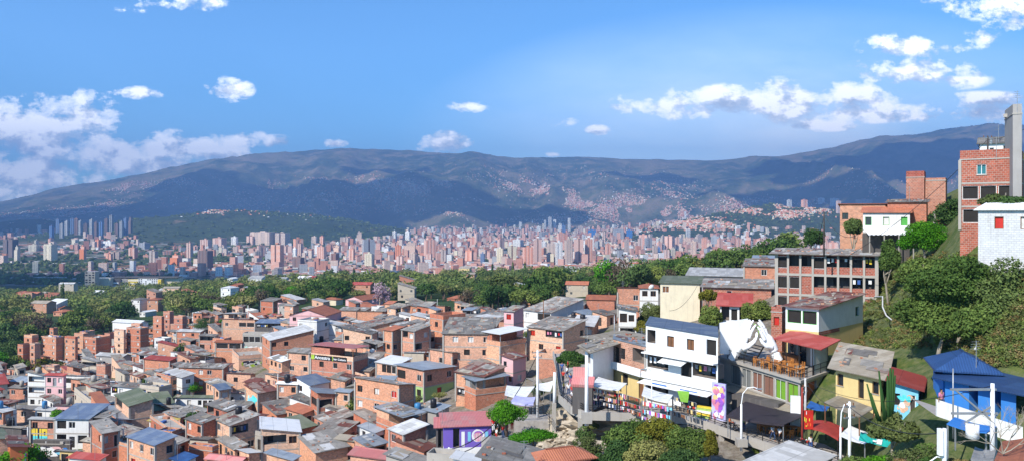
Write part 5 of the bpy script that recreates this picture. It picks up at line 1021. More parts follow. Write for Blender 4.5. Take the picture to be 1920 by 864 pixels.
def frame_columns(e, ft, z1, zb, d):
    o, dd, nn, L = face_basis(e, ft[3], ft[0]); Ht = z1 - zb
    for i in range(9):
        u = L * i / 8; p = o + dd * min(max(u, .16), L - .16) + nn * .06; k = MB(); k.box((p.x, p.y, Ht / 2 - .3), (.3, .2, Ht + .55), 'concrete', math.atan2(dd.y, dd.x)); k.build('column', e)
    for s in (1, 2):
        z = Ht - s * 3.0; k = MB(); a = o + nn * .05; b = o + dd * L + nn * .05; k.bar((a.x, a.y, z - .02), (b.x, b.y, z - .02), .2, 'concrete', .34); k.build('beam', e)
def porch_roof():
    e = empty('porch_roof', P(1618, 424, 115.0)); k = MB(); A = Vector((0, 0, 0)); W = 6.8; n = 22
    for i in range(n):
        x0 = W * i / n; x1 = W * (i + 1) / n; 
        for j in range(4):
            z0 = -.3 * j; z1 = -.3 * (j + 1); y0 = -.45 * j; y1 = -.45 * (j + 1); b = .07 if i % 2 else 0
            k.quad([(x0, y1, z1 + b), (x1, y1, z1 + b), (x1, y0, z0 + b), (x0, y0, z0 + b)], 'paint_white'); k.quad([(x0, y0, z0 + b - .05), (x1, y0, z0 + b - .05), (x1, y1, z1 + b - .05), (x0, y1, z1 + b - .05)], 'paint_white')
    k.build('roof', e)
    for i in range(4): k = MB(); k.bar((.2 + i * 2.1, -1.7, -1.25), (.2 + i * 2.1, -1.7, -5.2), .12, 'concrete'); k.build('post', e)
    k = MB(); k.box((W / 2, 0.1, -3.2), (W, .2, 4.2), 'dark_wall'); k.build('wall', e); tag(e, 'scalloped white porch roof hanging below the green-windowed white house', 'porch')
# ---------------------------------------------------------------- street, furniture, people
ROADZ = CZ - 23.0
EDGE = [(1036,662),(1042,685),(1045,712),(1050,745),(1072,766),(1100,777),(1180,779),(1290,784),(1340,800),(1400,822),(1460,842),(1520,858),(1600,880),(1700,902)]
def onz(px, py, z): return P(px, py, (CZ - z) / (py - HZ) * F)
def railing(label, pts, h=1.0, step=1.6, mat='metal_black', rails=3, cat='railing', name='railing', fine=False):
    e = empty(name, pts[0]); o = Vector(pts[0]); pts = [Vector(p) - o for p in pts]; k = MB(); up = Vector((0, 0, 1))
    for a, b in zip(pts, pts[1:]):
        for r in range(rails): z = h * (r + 1) / rails; k.bar(a + up * z, b + up * z, .05, mat)
    k.build('rail', e); allp = []
    for a, b in zip(pts, pts[1:]):
        n = max(1, int((b - a).length / step))
        for i in range(n): allp.append(a.lerp(b, i / n))
    for p in allp + [pts[-1]]:
        k = MB(); k.bar(p, p + up * h, .08, mat); k.build('post', e)
    if fine:
        k = MB()
        for a, b in zip(pts, pts[1:]):
            n = int((b - a).length / .28)
            for i in range(n): q = a.lerp(b, i / n); k.bar(q + up * .1, q + up * h, .02, mat)
        k.build('balusters', e)
    tag(e, label, cat); return e
def street():
    E = [onz(px, py, ROADZ) for px, py in EDGE]; k = MB(); W = 5.2; ins = []
    for i, p in enumerate(E):
        t = (E[min(i + 1, len(E) - 1)] - E[max(i - 1, 0)]); t.z = 0; t.normalize(); n = Vector((-t.y, t.x, 0)); n = n if n.x > 0 or n.y > 0 else -n; ins.append(p + n * W)
    for i in range(len(E) - 1):
        k.quad([E[i], E[i + 1], ins[i + 1], ins[i]], 'path_concrete'); d = Vector((0, 0, -.35)); k.quad([E[i] + d, ins[i] + d, ins[i + 1] + d, E[i + 1] + d], 'concrete'); k.quad([E[i] + d, E[i + 1] + d, E[i + 1], E[i]], 'concrete'); k.quad([ins[i + 1] + d, ins[i] + d, ins[i], ins[i + 1]], 'concrete')
    tag(k.build('path'), 'raised concrete walkway curving past the shops', kind='structure')
    k = MB()
    for i in range(len(E) - 1):
        t = (E[i + 1] - E[i]); t.z = 0; t.normalize(); n = Vector((t.y, -t.x, 0)); n = n if n.y < 0 else -n
        a, b = E[i] + n * .01, E[i + 1] + n * .01; a2, b2 = a + n * .22, b + n * .22; u = Vector((0, 0, .38)); l = Vector((0, 0, -.55))
        k.quad([a2 + l, b2 + l, b2 + u, a2 + u], 'concrete'); k.quad([b + l, a + l, a + u, b + u], 'concrete'); k.quad([a2 + u, b2 + u, b + u, a + u], 'concrete'); k.quad([a + l, b + l, b2 + l, a2 + l], 'concrete')
    tag(k.build('parapet_kerb'), 'low stained concrete kerb wall running along the walkway edge', 'kerb wall')
    rp = [p + Vector((0, 0, .38)) + Vector((0, -.1, 0)) for p in E]; railing('black handrail along the curved upper end of the walkway', rp[1:6], .75, 1.5); railing('black handrail along the walkway in front of the shops', rp[5:], .75, 1.9)
    for i, (px, py) in enumerate([(1040, 756), (1090, 784), (1225, 790), (1360, 815), (1440, 842)]):
        p = onz(px, py, ROADZ - .2); p.y += 1.6; k = MB(); k.box((0, 0, -2.6), (.5, .5, 4.9), 'concrete'); o = k.build('support_pillar'); o.location = (p.x, p.y, ROADZ - .36); tag(o, ['concrete pillar under the upper end of the walkway', 'concrete pillar under the walkway bend', 'concrete pillar under the walkway before the white house', 'concrete pillar beside the curved street lamp', 'concrete pillar under the walkway below the cafe tables'][i], 'pillar', 'pillars carrying the walkway')
    # pale rock face under the walkway
    r = np.random.RandomState(3)
    for j, (px, py, d, sx, sz) in enumerate([(1155, 806, 93, 5.5, 2.2), (1078, 800, 98, 3.2, 1.9), (1120, 856, 84, 4.0, 1.2), (1040, 826, 95, 2.2, 1.0)]):
        bm = bmesh.new(); bmesh.ops.create_icosphere(bm, subdivisions=4, radius=1)
        for v in bm.verts: f = 1 + 1.1 * (float(fbm(np.array([v.co.x * 3 + j]), np.array([v.co.z * 3 + v.co.y * 2]), 5, 3, True)[0]) - .6); v.co = (v.co.x * sx * f, v.co.y * 2.6 * f, v.co.z * sz * f)
        me = bpy.data.meshes.new('rock'); bm.to_mesh(me); bm.free(); me.materials.append(MATS['rock_face']); o = mkobj('rock_outcrop', me); o.location = P(px, py, d) + Vector((0, 2.4, -.6)); tag(o, ['pale weathered rock face under the walkway behind the big trees', 'pale rock below the walkway bend', 'low pale rock among the bushes under the walkway', 'small pale rock beside the stair railing'][j], 'rock')

def chair_proto():
    e = empty('wooden_chair', (0, -50, 60)); k = MB(); k.box((0, 0, .45), (.44, .42, .05), 'varnished_wood'); k.build('seat', e)
    k = MB(); k.bar((-.2, .2, .45), (-.2, .24, .95), .05, 'varnished_wood'); k.bar((.2, .2, .45), (.2, .24, .95), .05, 'varnished_wood')
    for z in (.62, .75, .9): k.bar((-.2, .22, z), (.2, .22, z), .05, 'varnished_wood', .07)
    k.build('backrest', e)
    for x, y in ((-.19, -.18), (.19, -.18), (-.19, .18), (.19, .18)): k = MB(); k.bar((x, y, 0), (x, y, .43), .05, 'varnished_wood'); k.build('leg', e)
    return e
def table_proto():
    e = empty('wooden_table', (0, -50, 60)); k = MB(); k.box((0, 0, .74), (.95, .95, .05), 'varnished_wood'); k.build('tabletop', e)
    for x, y in ((-.4, -.4), (.4, -.4), (-.4, .4), (.4, .4)): k = MB(); k.bar((x, y, 0), (x, y, .71), .07, 'varnished_wood'); k.build('leg', e)
    return e
CH = []; TB = []
def put(proto, lst, loc, rz, label, cat, group):
    o = proto if not lst else copy_tree(proto); lst.append(o); o.location = loc; o.rotation_euler = (0, 0, rz); tag(o, label, cat, group); return o
SIDES = ['valley side', 'street side', 'house side', 'hill side']
def table_set(loc, rz, where, n=4, ch=None, tb=None):
    put(tb, TB, loc, rz, f"varnished wooden table {where}", 'table', 'wooden tables of the cafe terraces')
    for i in range(n):
        a = rz + i * math.pi / 2; p = Vector(loc) + Vector((math.sin(a) * -.0, 0, 0)) + Vector((math.cos(a - math.pi / 2) * .78, math.sin(a - math.pi / 2) * .78, 0))
        put(ch, CH, p, a + math.pi, f"chair on the {SIDES[i]} of the table {where}", 'chair', 'wooden chairs round the cafe tables')
def terrace(e, ft, z1, zb):
    zt = z1 - zb; loc = [p - Vector((e.location.x, e.location.y)) for p in ft]
    k = MB(); k.prism(expand(loc, .3), zt + .003, zt + .28, 'concrete'); k.build('terrace_floor', e); zf = z1 + .28
    L, C, R, B = ft[3], ft[0], ft[1], ft[2]; cc = lambda u, w, z=0.0: Vector(((L + (C - L) * u + (B - L) * w).x, (L + (C - L) * u + (B - L) * w).y, zf + z))
    railing('black metal railing round the restaurant terrace', [cc(.0, .0), cc(1, 0), cc(1, 1)], 1.05, 1.5, fine=True, rails=2)
    # bar at the back under a red lean-to roof
    b = empty('terrace_bar', cc(.5, .5)); o = b.location
    k = MB(); k.prism([tuple((cc(.55, .8) - o)[:2]), tuple((cc(1.0, .8) - o)[:2]), tuple((cc(1.0, .84) - o)[:2]), tuple((cc(.55, .84) - o)[:2])], 0, 3.3, 'grey_wall'); k.build('wall', b)
    k = MB(); k.prism([tuple((cc(.985, .8) - o)[:2]), tuple((cc(.985, .4) - o)[:2]), tuple((cc(1.0, .4) - o)[:2]), tuple((cc(1.0, .8) - o)[:2])], 0, 3.0, 'clean_white'); k.build('side_wall', b)
    for i, u in enumerate((.55, .68, .82)): k = MB(); q = cc(u, .79) - o; q2 = cc(u + .09, .79) - o; k.quad([(q.x, q.y, .05), (q2.x, q2.y, .05), (q2.x, q2.y, 2.1), (q.x, q.y, 2.1)], ['interior', 'glass', 'clean_white'][i]); k.build('door' if i < 2 else 'panel', b)
    k = MB(); f = [cc(.55, .34, 3.0), cc(1.10, .34, 3.0), cc(1.10, .95, 3.5), cc(.55, .95, 3.5)]; f = [p - o for p in f]; t = Vector((0, 0, .09)); k.quad([p + t for p in f], 'roof_red'); k.quad(list(reversed(f)), 'roof_red')
    for i in range(4): j = (i + 1) % 4; k.quad([f[i], f[j], f[j] + t, f[i] + t], 'roof_red')
    k.build('roof', b)
    for u in (.57, .7, .85, 1.0): k = MB(); q = cc(u, .37) - o; k.bar((q.x, q.y, 0), (q.x, q.y, 2.95), .09, 'metal_black'); k.build('post', b)
    k = MB(); q = cc(.62, .68) - o; k.box((q.x, q.y, .55), (3.0, .6, 1.1), 'frame_wood', math.atan2((C - L).y, (C - L).x)); k.build('counter', b)
    tag(b, 'open terrace bar under a deep red lean-to roof', 'bar')
    ch, tb = chair_proto(), table_proto(); rz = math.atan2((C - L).y, (C - L).x)
    spots = [(.50, .12, 'at the railing nearest the white hands'), (.60, .11, 'second along the railing'), (.70, .11, 'at the middle of the terrace railing'), (.80, .11, 'just before the railed corner'), (.91, .13, 'in the railed corner of the terrace'),
             (.56, .38, 'in the back near the white hands'), (.69, .38, 'at the back under the red roof'), (.82, .38, 'at the back by the white wall')]
    for u, w, wh in spots: table_set(cc(u, w), rz + .1, wh, 4, ch, tb)
    for i, (px, py, wh) in enumerate([(1437, 810, 'under the black awning'), (1472, 818, 'just beside the black awning'), (1487, 812, 'next to the cream menu panel')]): table_set(onz(px, py, ROADZ) + Vector((0, 0, .005)), rz, wh, 4, ch, tb)
    # steel stair frame and black benches next to the hands
    s = empty('terrace_steps', cc(.24, .2)); k = MB()
    for i in range(6): a = cc(.18, .16 + i * .05, .3 * i + .15) - s.location; b2 = cc(.40, .16 + i * .05, .3 * i + .15) - s.location; k.bar(a, b2, .3, 'metal_black', .05); 
    k.build('tread', s); k = MB(); k.bar(cc(.18, .14) - s.location, cc(.18, .46, 1.9) - s.location, .08, 'metal_black', .2); k.build('stringer', s); k = MB(); k.bar(cc(.4, .14) - s.location, cc(.4, .46, 1.9) - s.location, .08, 'metal_black', .2); k.build('stringer', s)
    tag(s, 'black steel viewing steps behind the terrace railing by the white hands', 'steps')
    hands(cc)
    # corrugated porch strip and red/white things under the terrace
    q = empty('porch_strip', (C.x, C.y, z1 - 2.75)); dL = (L - C); n = Vector((dL.y, -dL.x)).normalized(); n = n if n.x < 0 else -n; dL3 = Vector((dL.x, dL.y, 0)); n3 = Vector((n.x, n.y, 0)); k = MB()
    k.quad([dL3 + n3 * .02, n3 * .02, n3 * 1.5 + Vector((0, 0, -.35)), dL3 + n3 * 1.5 + Vector((0, 0, -.35))], 'roof_tan'); k.quad([n3 * 1.5 + Vector((0, 0, -.4)), n3 * .02 + Vector((0, 0, -.05)), dL3 + n3 * .02 + Vector((0, 0, -.05)), dL3 + n3 * 1.5 + Vector((0, 0, -.4))], 'roof_tan'); k.build('roof', q)
    for i in range(5): k = MB(); b2 = dL3 * (i / 4 * .96 + .02) + n3 * 1.4; k.bar(b2 + Vector((0, 0, -.45)), b2 + Vector((0, 0, -2.5)), .1, 'concrete'); k.build('post', q)
    tag(q, 'tan sheet porch strip below the coloured roller shutters', 'porch')
    # paint the shutters
    cols = ['shutter_grey', 'shutter_brown', 'shutter_green']; i = 0
    for chd in sorted([c for c in e.children if c.name.startswith('shutter')], key=lambda c: (c.data.vertices[0].co + e.location).x):
        q = chd.data.vertices[0].co + e.location; t = (q.x - L.x) / (C.x - L.x); m = 'shutter_grey' if t < .40 else 'shutter_brown' if t < .66 else 'shutter_green' if t < 1.0 else 'shutter_orange'
        for g in chd.children: g.data.materials.clear(); g.data.materials.append(MATS[m])
def skin(name, pts, edges, rads, mat, sub=1, root=0):
    me = bpy.data.meshes.new(name); me.from_pydata([tuple(p) for p in pts], edges, []); o = bpy.data.objects.new(name, me); COL.objects.link(o)
    m = o.modifiers.new('s', 'SKIN'); m.use_smooth_shade = True
    if not me.skin_vertices: o.modifiers.remove(m); bpy.context.view_layer.objects.active = o; bpy.ops.object.modifier_add(type='SKIN'); m = o.modifiers[-1]; m.use_smooth_shade = True
    for v, r in zip(me.skin_vertices[0].data, rads): v.radius = (r, r) if not isinstance(r, tuple) else r
    me.skin_vertices[0].data[root].use_root = True
    if sub: o.modifiers.new('u', 'SUBSURF').levels = sub
    dg = bpy.context.evaluated_depsgraph_get(); dg.update(); r = bpy.data.meshes.new_from_object(o.evaluated_get(dg)); r.name = name; bpy.data.objects.remove(o)
    r.materials.clear(); r.materials.append(MATS[mat]); r.polygons.foreach_set('use_smooth', [True] * len(r.polygons)); return r
def hands(cc):
    """two giant white cupped hands holding a small plant, in front of a white panel"""
    d = 95.0; base = P(1400, 662, d); e = empty('hand_sculpture', base)
    W = lambda px, py, dy=0.0: P(px, py, d + dy) - P(1400, 662, d)
    def chain(name, pts, rads, mat='statue_white'):
        m = skin(name, pts, [(i, i + 1) for i in range(len(pts) - 1)], rads, mat, 2, 0); return mkobj(name, m, e)
    k = MB(); p = [W(1350, 662, 1.0), W(1400, 668, 1.6), W(1403, 597, 1.6), W(1350, 605, 1.0)]; t = Vector((0, .25, 0)); k.quad(p, 'statue_white'); k.quad([q + t for q in reversed(p)], 'statue_white')
    for i in range(4): j = (i + 1) % 4; k.quad([p[i], p[i] + t, p[j] + t, p[j]], 'statue_white')
    k.build('panel', e)
    def hand(chains):
        k = MB()
        for pts, rd in chains:
            n = len(pts); P2_ = []; R2 = []
            for a in range(n - 1):
                for q in range(3): P2_.append(pts[a].lerp(pts[a + 1], q / 3)); R2.append(rd[a] + (rd[a + 1] - rd[a]) * q / 3)
            dv = (pts[-1] - pts[-2]).normalized(); P2_ += [pts[-1], pts[-1] + dv * rd[-1] * .6, pts[-1] + dv * rd[-1] * .9]; R2 += [rd[-1], rd[-1] * .75, rd[-1] * .35]; k.tube(P2_, R2, 'statue_white', 12)
        me = k.mesh('hand'); o = bpy.data.objects.new('h', me); COL.objects.link(o); m = o.modifiers.new('r', 'REMESH'); m.mode = 'VOXEL'; m.voxel_size = .055; m.use_smooth_shade = True; m2 = o.modifiers.new('sm', 'SMOOTH'); m2.iterations = 3
        dg = bpy.context.evaluated_depsgraph_get(); dg.update(); r = bpy.data.meshes.new_from_object(o.evaluated_get(dg)); bpy.data.objects.remove(o); r.materials.clear(); r.materials.append(MATS['statue_white']); r.name = 'hand'; return mkobj('hand', r, e)
    hand([([W(1372, 674, .4), W(1380, 660, .2), W(1388, 646), W(1396, 634)], [.5, .5, .62, .5]), ([W(1386, 650, .3), W(1394, 640, .3)], [.5, .55]),
          ([W(1390, 634, .5), W(1390, 621, .6), W(1393, 609, .5), W(1399, 601, .3)], [.24, .21, .18, .13]), ([W(1395, 632, .25), W(1396, 618, .3), W(1400, 607, .2), W(1406, 600, .05)], [.25, .22, .18, .13]), ([W(1400, 631, .0), W(1403, 618, 0), W(1407, 608, -.1), W(1412, 601, -.25)], [.25, .22, .18, .13]), ([W(1404, 633, -.3), W(1408, 623, -.35), W(1413, 614, -.45), W(1417, 609, -.55)], [.23, .2, .16, .12]),
          ([W(1392, 652, -.3), W(1404, 648, -.6), W(1414, 640, -.75), W(1419, 631, -.7), W(1419, 624, -.6)], [.42, .34, .25, .2, .14])])
    W0 = W; W = lambda px, py, dy=0.0: W0(px, py, dy - 3.6)
    hand([([W(1460, 676, -.3), W(1454, 662, -.2), W(1447, 648, -.1), W(1440, 634)], [.55, .5, .6, .55]), ([W(1437, 632, .4), W(1433, 620, .5), W(1429, 610, .4), W(1425, 604, .3)], [.25, .22, .18, .13]), ([W(1438, 630, .1), W(1434, 617, .15), W(1429, 607, .1), W(1424, 600, 0)], [.26, .23, .18, .13]),
          ([W(1436, 633, -.2), W(1431, 621, -.2), W(1427, 611, -.2), W(1422, 605, -.25)], [.25, .22, .18, .13]), ([W(1434, 637, -.45), W(1429, 627, -.5), W(1425, 618, -.5), W(1421, 613, -.5)], [.23, .2, .16, .12]), ([W(1447, 650, -.5), W(1437, 648, -.8), W(1430, 642, -.85), W(1426, 635, -.75)], [.36, .27, .2, .14])])
    W = W0
    k = MB(); k.tube([W(1423, 632, -.3), W(1422, 620, -.3), W(1420, 612, -.3)], [.05, .04, .02], 'cloth_green', 6)
    for a, b, c in ((1421, 617, -1), (1422, 622, 1), (1420, 612, -1), (1421, 614, 1)): q = W(a, b, -.3); k.quad([q, q + Vector((.22 * c, -.05, .1)), q + Vector((.5 * c, 0, .42)), q + Vector((.12 * c, .05, .3))], 'green_cloth')
    k.build('plant', e); tag(e, 'giant white cupped hands holding a green seedling before a white panel', 'sculpture')
BODY = {}
def person_meshes(pose):
    if pose in BODY: return BODY[pose]
    st = {'stand': (0, 0, .03), 'walk': (.22, -.18, .2), 'sit': (0, 0, 0), 'lean': (.1, -.05, .12)}[pose]; a, b, arm = st
    if pose == 'sit': P_ = [(0, 0, .52), (0, .02, .72), (0, 0, .95), (0, 0, 1.06), (0, -.01, 1.13), (0, -.01, 1.22), (.1, -.05, .5), (.12, -.42, .5), (.12, -.42, .1), (.12, -.56, .05), (-.1, -.05, .5), (-.12, -.42, .5), (-.12, -.44, .1), (-.12, -.58, .05), (.19, 0, .97), (.24, -.08, .72), (.2, -.3, .62), (.19, -.38, .6), (-.19, 0, .97), (-.24, -.08, .72), (-.2, -.3, .62), (-.19, -.38, .6)]
    else: P_ = [(0, 0, .92), (0, 0, 1.12), (0, 0, 1.33), (0, 0, 1.46), (0, -.01, 1.53), (0, -.02, 1.62), (.09, 0, .86), (.1, -a, .47), (.1, -a + (a * .9 if a > 0 else 0) - .02, .09), (.1, -a - .15, .04), (-.09, 0, .86), (-.1, -b, .47), (-.1, -b - b * .6, .1), (-.1, -b - b * .6 - .14, .05),
                (.18, 0, 1.39), (.23, arm * .4, 1.13), (.24, -arm, .9), (.24, -arm - .03, .8), (-.18, 0, 1.39), (-.23, -arm * .3, 1.13), (-.24, arm, .9), (-.24, arm, .8)]
    E = [(0, 1), (1, 2), (2, 3), (3, 4), (4, 5), (0, 6), (6, 7), (7, 8), (8, 9), (0, 10), (10, 11), (11, 12), (12, 13), (2, 14), (14, 15), (15, 16), (16, 17), (2, 18), (18, 19), (19, 20), (20, 21)]
    R = [(.13, .1), (.12, .09), (.15, .1), .055, .075, .1, .085, .055, .04, .035, .085, .055, .04, .035, .055, .04, .03, .035, .055, .04, .03, .035]
    # fingers and thumb on each hand
    pts = [Vector(p) for p in P_]; ed = list(E); rd = list(R)
    for hnd, s in ((17, 1), (21, -1)):
        for i, (dx, dz) in enumerate(((-.02, -.075), (0, -.085), (.02, -.07))): pts.append(pts[hnd] + Vector((dx, -.01, dz))); ed.append((hnd, len(pts) - 1)); rd.append(.009)
        pts.append(pts[hnd] + Vector((-.03 * s, -.04, -.03))); ed.append((hnd, len(pts) - 1)); rd.append(.011)
    body = skin('body', pts, ed, rd, 'skin', 1)
    def sub(name, idx, grow, mat):
        mp = {o: i for i, o in enumerate(idx)}; return skin(name, [pts[i] for i in idx], [(mp[x], mp[y]) for x, y in ed if x in mp and y in mp], [tuple(q + grow for q in (rd[i] if isinstance(rd[i], tuple) else (rd[i], rd[i]))) for i in idx], mat, 1)
    shirt = sub('shirt', [1, 0, 2, 14, 15, 18, 19], .022, 'cloth_white'); trs = sub('trousers', [0, 6, 7, 8, 10, 11, 12], .018, 'denim')
    h = pts[5]; hair = skin('hair', [h + Vector((0, .0, .03)), h + Vector((0, .05, -.01)), h + Vector((0, .06, -.1))], [(0, 1), (1, 2)], [.105, .09, .06], 'hair', 1)
    BODY[pose] = (body, shirt, trs, hair); return BODY[pose]
def person(loc, rz, shirt, trousers, pose, label, hat=None):
    e = empty('person', loc, rz); b, s, t, h = person_meshes(pose)
    for nm, me, m in (('body', b, None), ('shirt', s, shirt), ('trousers', t, trousers), ('hair', h, hat or 'hair')):
        o = mkobj(nm, me, e)
        if m: o.material_slots[0].link = 'OBJECT'; o.material_slots[0].material = MATS[m]
    tag(e, label, 'person'); return e
def people():
    CW = {'cloth_white': 'white', 'cloth_black': 'black', 'cloth_red': 'red', 'cloth_blue': 'blue', 'denim': 'denim', 'cloth_yellow': 'yellow', 'cloth_pink': 'pink', 'cloth_green': 'green', 'cloth_grey': 'grey'}
    Z = .004
    L = [(1056, 716, 'cloth_red', 'cloth_black', 'stand', 'in the middle of the upper walkway'), (1063, 708, 'cloth_white', 'denim', 'walk', 'behind the person in red on the upper walkway'), (1070, 722, 'cloth_blue', 'cloth_pink', 'stand', 'beside the person in red'), (1057, 738, 'cloth_yellow', 'denim', 'stand', 'nearest the bend railing of the walkway'),
         (1066, 741, 'cloth_white', 'denim', 'stand', 'next to the person in yellow'), (1073, 745, 'cloth_red', 'denim', 'stand', 'by the dark wall at the walkway bend'), (1078, 738, 'cloth_pink', 'cloth_grey', 'stand', 'behind the group at the bend'), (1054, 700, 'cloth_blue', 'denim', 'walk', 'farthest up the walkway'), (1065, 696, 'cloth_red', 'cloth_black', 'stand', 'far up the walkway beside the stalls'), (1074, 756, 'cloth_white', 'cloth_black', 'stand', 'last in the group by the dark wall'),
         (1122, 764, 'cloth_pink', 'denim', 'stand', 'at the near end of the clothes stall'), (1133, 765, 'cloth_white', 'denim', 'walk', 'in front of the hanging clothes'), (1146, 766, 'cloth_yellow', 'cloth_black', 'stand', 'in front of the stall racks'), (1158, 768, 'cloth_black', 'cloth_black', 'stand', 'dressed all in black at the stall'), (1170, 767, 'cloth_white', 'cloth_grey', 'walk', 'walking past the clothes stall end'),
         (1395, 808, 'cloth_green', 'denim', 'stand', 'right behind the curved street lamp'), (1449, 826, 'cloth_white', 'denim', 'walk', 'walking at the railing below the cafe tables'), (1462, 829, 'cloth_white', 'cloth_black', 'walk', 'beside another walker in white shirt'), (1520, 846, 'cloth_white', 'cloth_blue', 'lean', 'with helmet beside the parked motorcycles'), (1478, 806, 'cloth_grey', 'cloth_black', 'stand', 'in the shade below the black awning')]
    for px, py, s, t, pose, w in L:
        p = onz(px, py, ROADZ + Z) ; person(p, random.uniform(-2, 2), s, t, pose, f"person in {CW[s]} top and {CW[t]} trousers {w}")
    person(onz(1368, 806, ROADZ) + Vector((0, 0, .28)), 1.2, 'orange_wall', 'cloth_black', 'sit', 'person in orange top sitting on the motorcycle near the purple mural', 'hair')
    # visitors on the stair behind the bright tree
    for i, (px, py, s, t) in enumerate([(925, 785, 'cloth_red', 'cloth_white'), (934, 793, 'cloth_white', 'cloth_black'), (943, 797, 'cloth_red', 'denim'), (950, 790, 'cloth_black', 'cloth_red'), (931, 803, 'cloth_white', 'cloth_red'), (960, 783, 'cloth_grey', 'cloth_red')]):
        d = 97; z = CZ - (py - HZ) / F * d; person(Vector(((px - 960) / F * d, d, z - 1.5)), i * 1.3, s, t, 'stand', ['person in red top and white trousers beside the violet house wall', 'person in white top and black trousers on the flagged stairs', 'person in red top and jeans in the middle of the flagged stairs', 'person in black top and red trousers under the bright green tree', 'person in white top and red trousers lowest on the flagged stairs', 'person in grey top and red trousers highest on the flagged stairs'][i])
    k = MB(); k.box((0, 0, -1.5), (4.6, 3.0, 3), 'path_concrete', .3); o = k.build('stair_landing'); o.location = P(942, 800, 97) + Vector((0, .3, -1.52)); tag(o, 'concrete stair landing with visitors beside the violet house', 'landing')
    p = P(1765, 747, 58.4); person(p - Vector((0, 0, .95)), .4, 'cloth_pink', 'denim', 'stand', 'person in pink top standing at the end of the white balcony wall')
    p = P(1411, 672, 89); 
    for i, (px, py, s) in enumerate([(1485, 655, 'cloth_black'), (1500, 660, 'cloth_white')]): person(Vector(((px - 960) / F * 91, 91, CZ - (672 - HZ) / F * 87.5 - .0)), i, s, 'cloth_black', 'stand', ['person in black in the doorway of the terrace bar', 'person in white top at the counter of the terrace bar'][i])
def motorcycle():
    e = empty('motorcycle', (0, -60, 60))
    for y in (-.62, .62):
        k = MB(); n = 16; ring = [(0, y + math.cos(6.283 * i / n) * .28, .3 + math.sin(6.283 * i / n) * .28) for i in range(n + 1)]; k.tube(ring, .055, 'rubber', 6, False); w = k.build('wheel', e)
        k = MB()
        for i in range(6): a = 3.1416 * i / 6; k.bar((0, y + math.cos(a) * .25, .3 + math.sin(a) * .25), (0, y - math.cos(a) * .25, .3 - math.sin(a) * .25), .02, 'metal_grey')
        k.build('rim', w)
    k = MB(); k.tube([(0, -.62, .3), (0, -.5, .75), (0, -.42, .95)], .04, 'metal_grey', 6); k.bar((-.3, -.4, .98), (.3, -.4, .98), .035, 'metal_black'); k.build('fork', e)
    k = MB(); k.tube([(0, -.42, .78), (0, -.15, .8), (0, .05, .74)], [.1, .16, .12], 'paint_red', 8); k.build('fuel_tank', e, True)
    k = MB(); k.tube([(0, .0, .76), (0, .3, .77), (0, .66, .82)], [.1, .13, .08], 'rubber', 8); k.build('saddle', e, True)
    k = MB(); k.box((0, 0, .42), (.24, .42, .34), 'metal_grey'); k.tube([(0.1, 0, .3), (.13, .4, .28), (.14, .75, .36)], .05, 'metal_grey', 6); k.build('engine', e)
    k = MB(); k.bar((0, -.45, .75), (0, .6, .6), .06, 'metal_black'); k.bar((0, .1, .35), (0, .6, .32), .06, 'metal_black'); k.build('frame', e)
    k = MB(); k.tube([(0, -.52, .86), (0, -.6, .86)], [.09, .1], 'paint_white', 8); k.build('headlight', e); return e
def awning(name, pts, mat, label, th=.05, post=2.3, posts=True, cat='awning', pm='metal_grey', valance=None, arch=False):
    """sloping sheet or cloth roof on posts: pts are four corners in space (front pair first)"""
    o = sum((Vector(p) for p in pts), Vector()) / 4; e = empty(name, (o.x, o.y, min(p[2] for p in pts) - post)); q = [Vector(p) - e.location for p in pts]; k = MB(); t = Vector((0, 0, th)); n = 8
    grid = [[q[0].lerp(q[1], i / n).lerp(q[3].lerp(q[2], i / n), j / 4) + Vector((0, 0, -.12 * math.sin(math.pi * i / n) if not arch else .3 * math.sin(math.pi * i / n))) for i in range(n + 1)] for j in range(5)]
    for j in range(4):
        for i in range(n): a, b, c, d = grid[j][i], grid[j][i + 1], grid[j + 1][i + 1], grid[j + 1][i]; k.quad([a + t, b + t, c + t, d + t], mat, [(i, j), (i + 1, j), (i + 1, j + 1), (i, j + 1)]); k.quad([d, c, b, a], mat)
    for i in range(n): a, b = grid[0][i], grid[0][i + 1]; dz = Vector((0, 0, -(valance or 0) - .001)); k.quad([a + dz, b + dz, b + t, a + t], mat)
    k.build('canopy' if 'tent' in name or 'awning' in name else 'roof', e)
    if posts:
        for i, p in enumerate(q): pt = p; k = MB(); k.bar((pt.x * .96, pt.y * .96, 0), (pt.x * .96, pt.y * .96, pt.z), .08, pm); k.build('post', e)
    tag(e, label, cat); return e
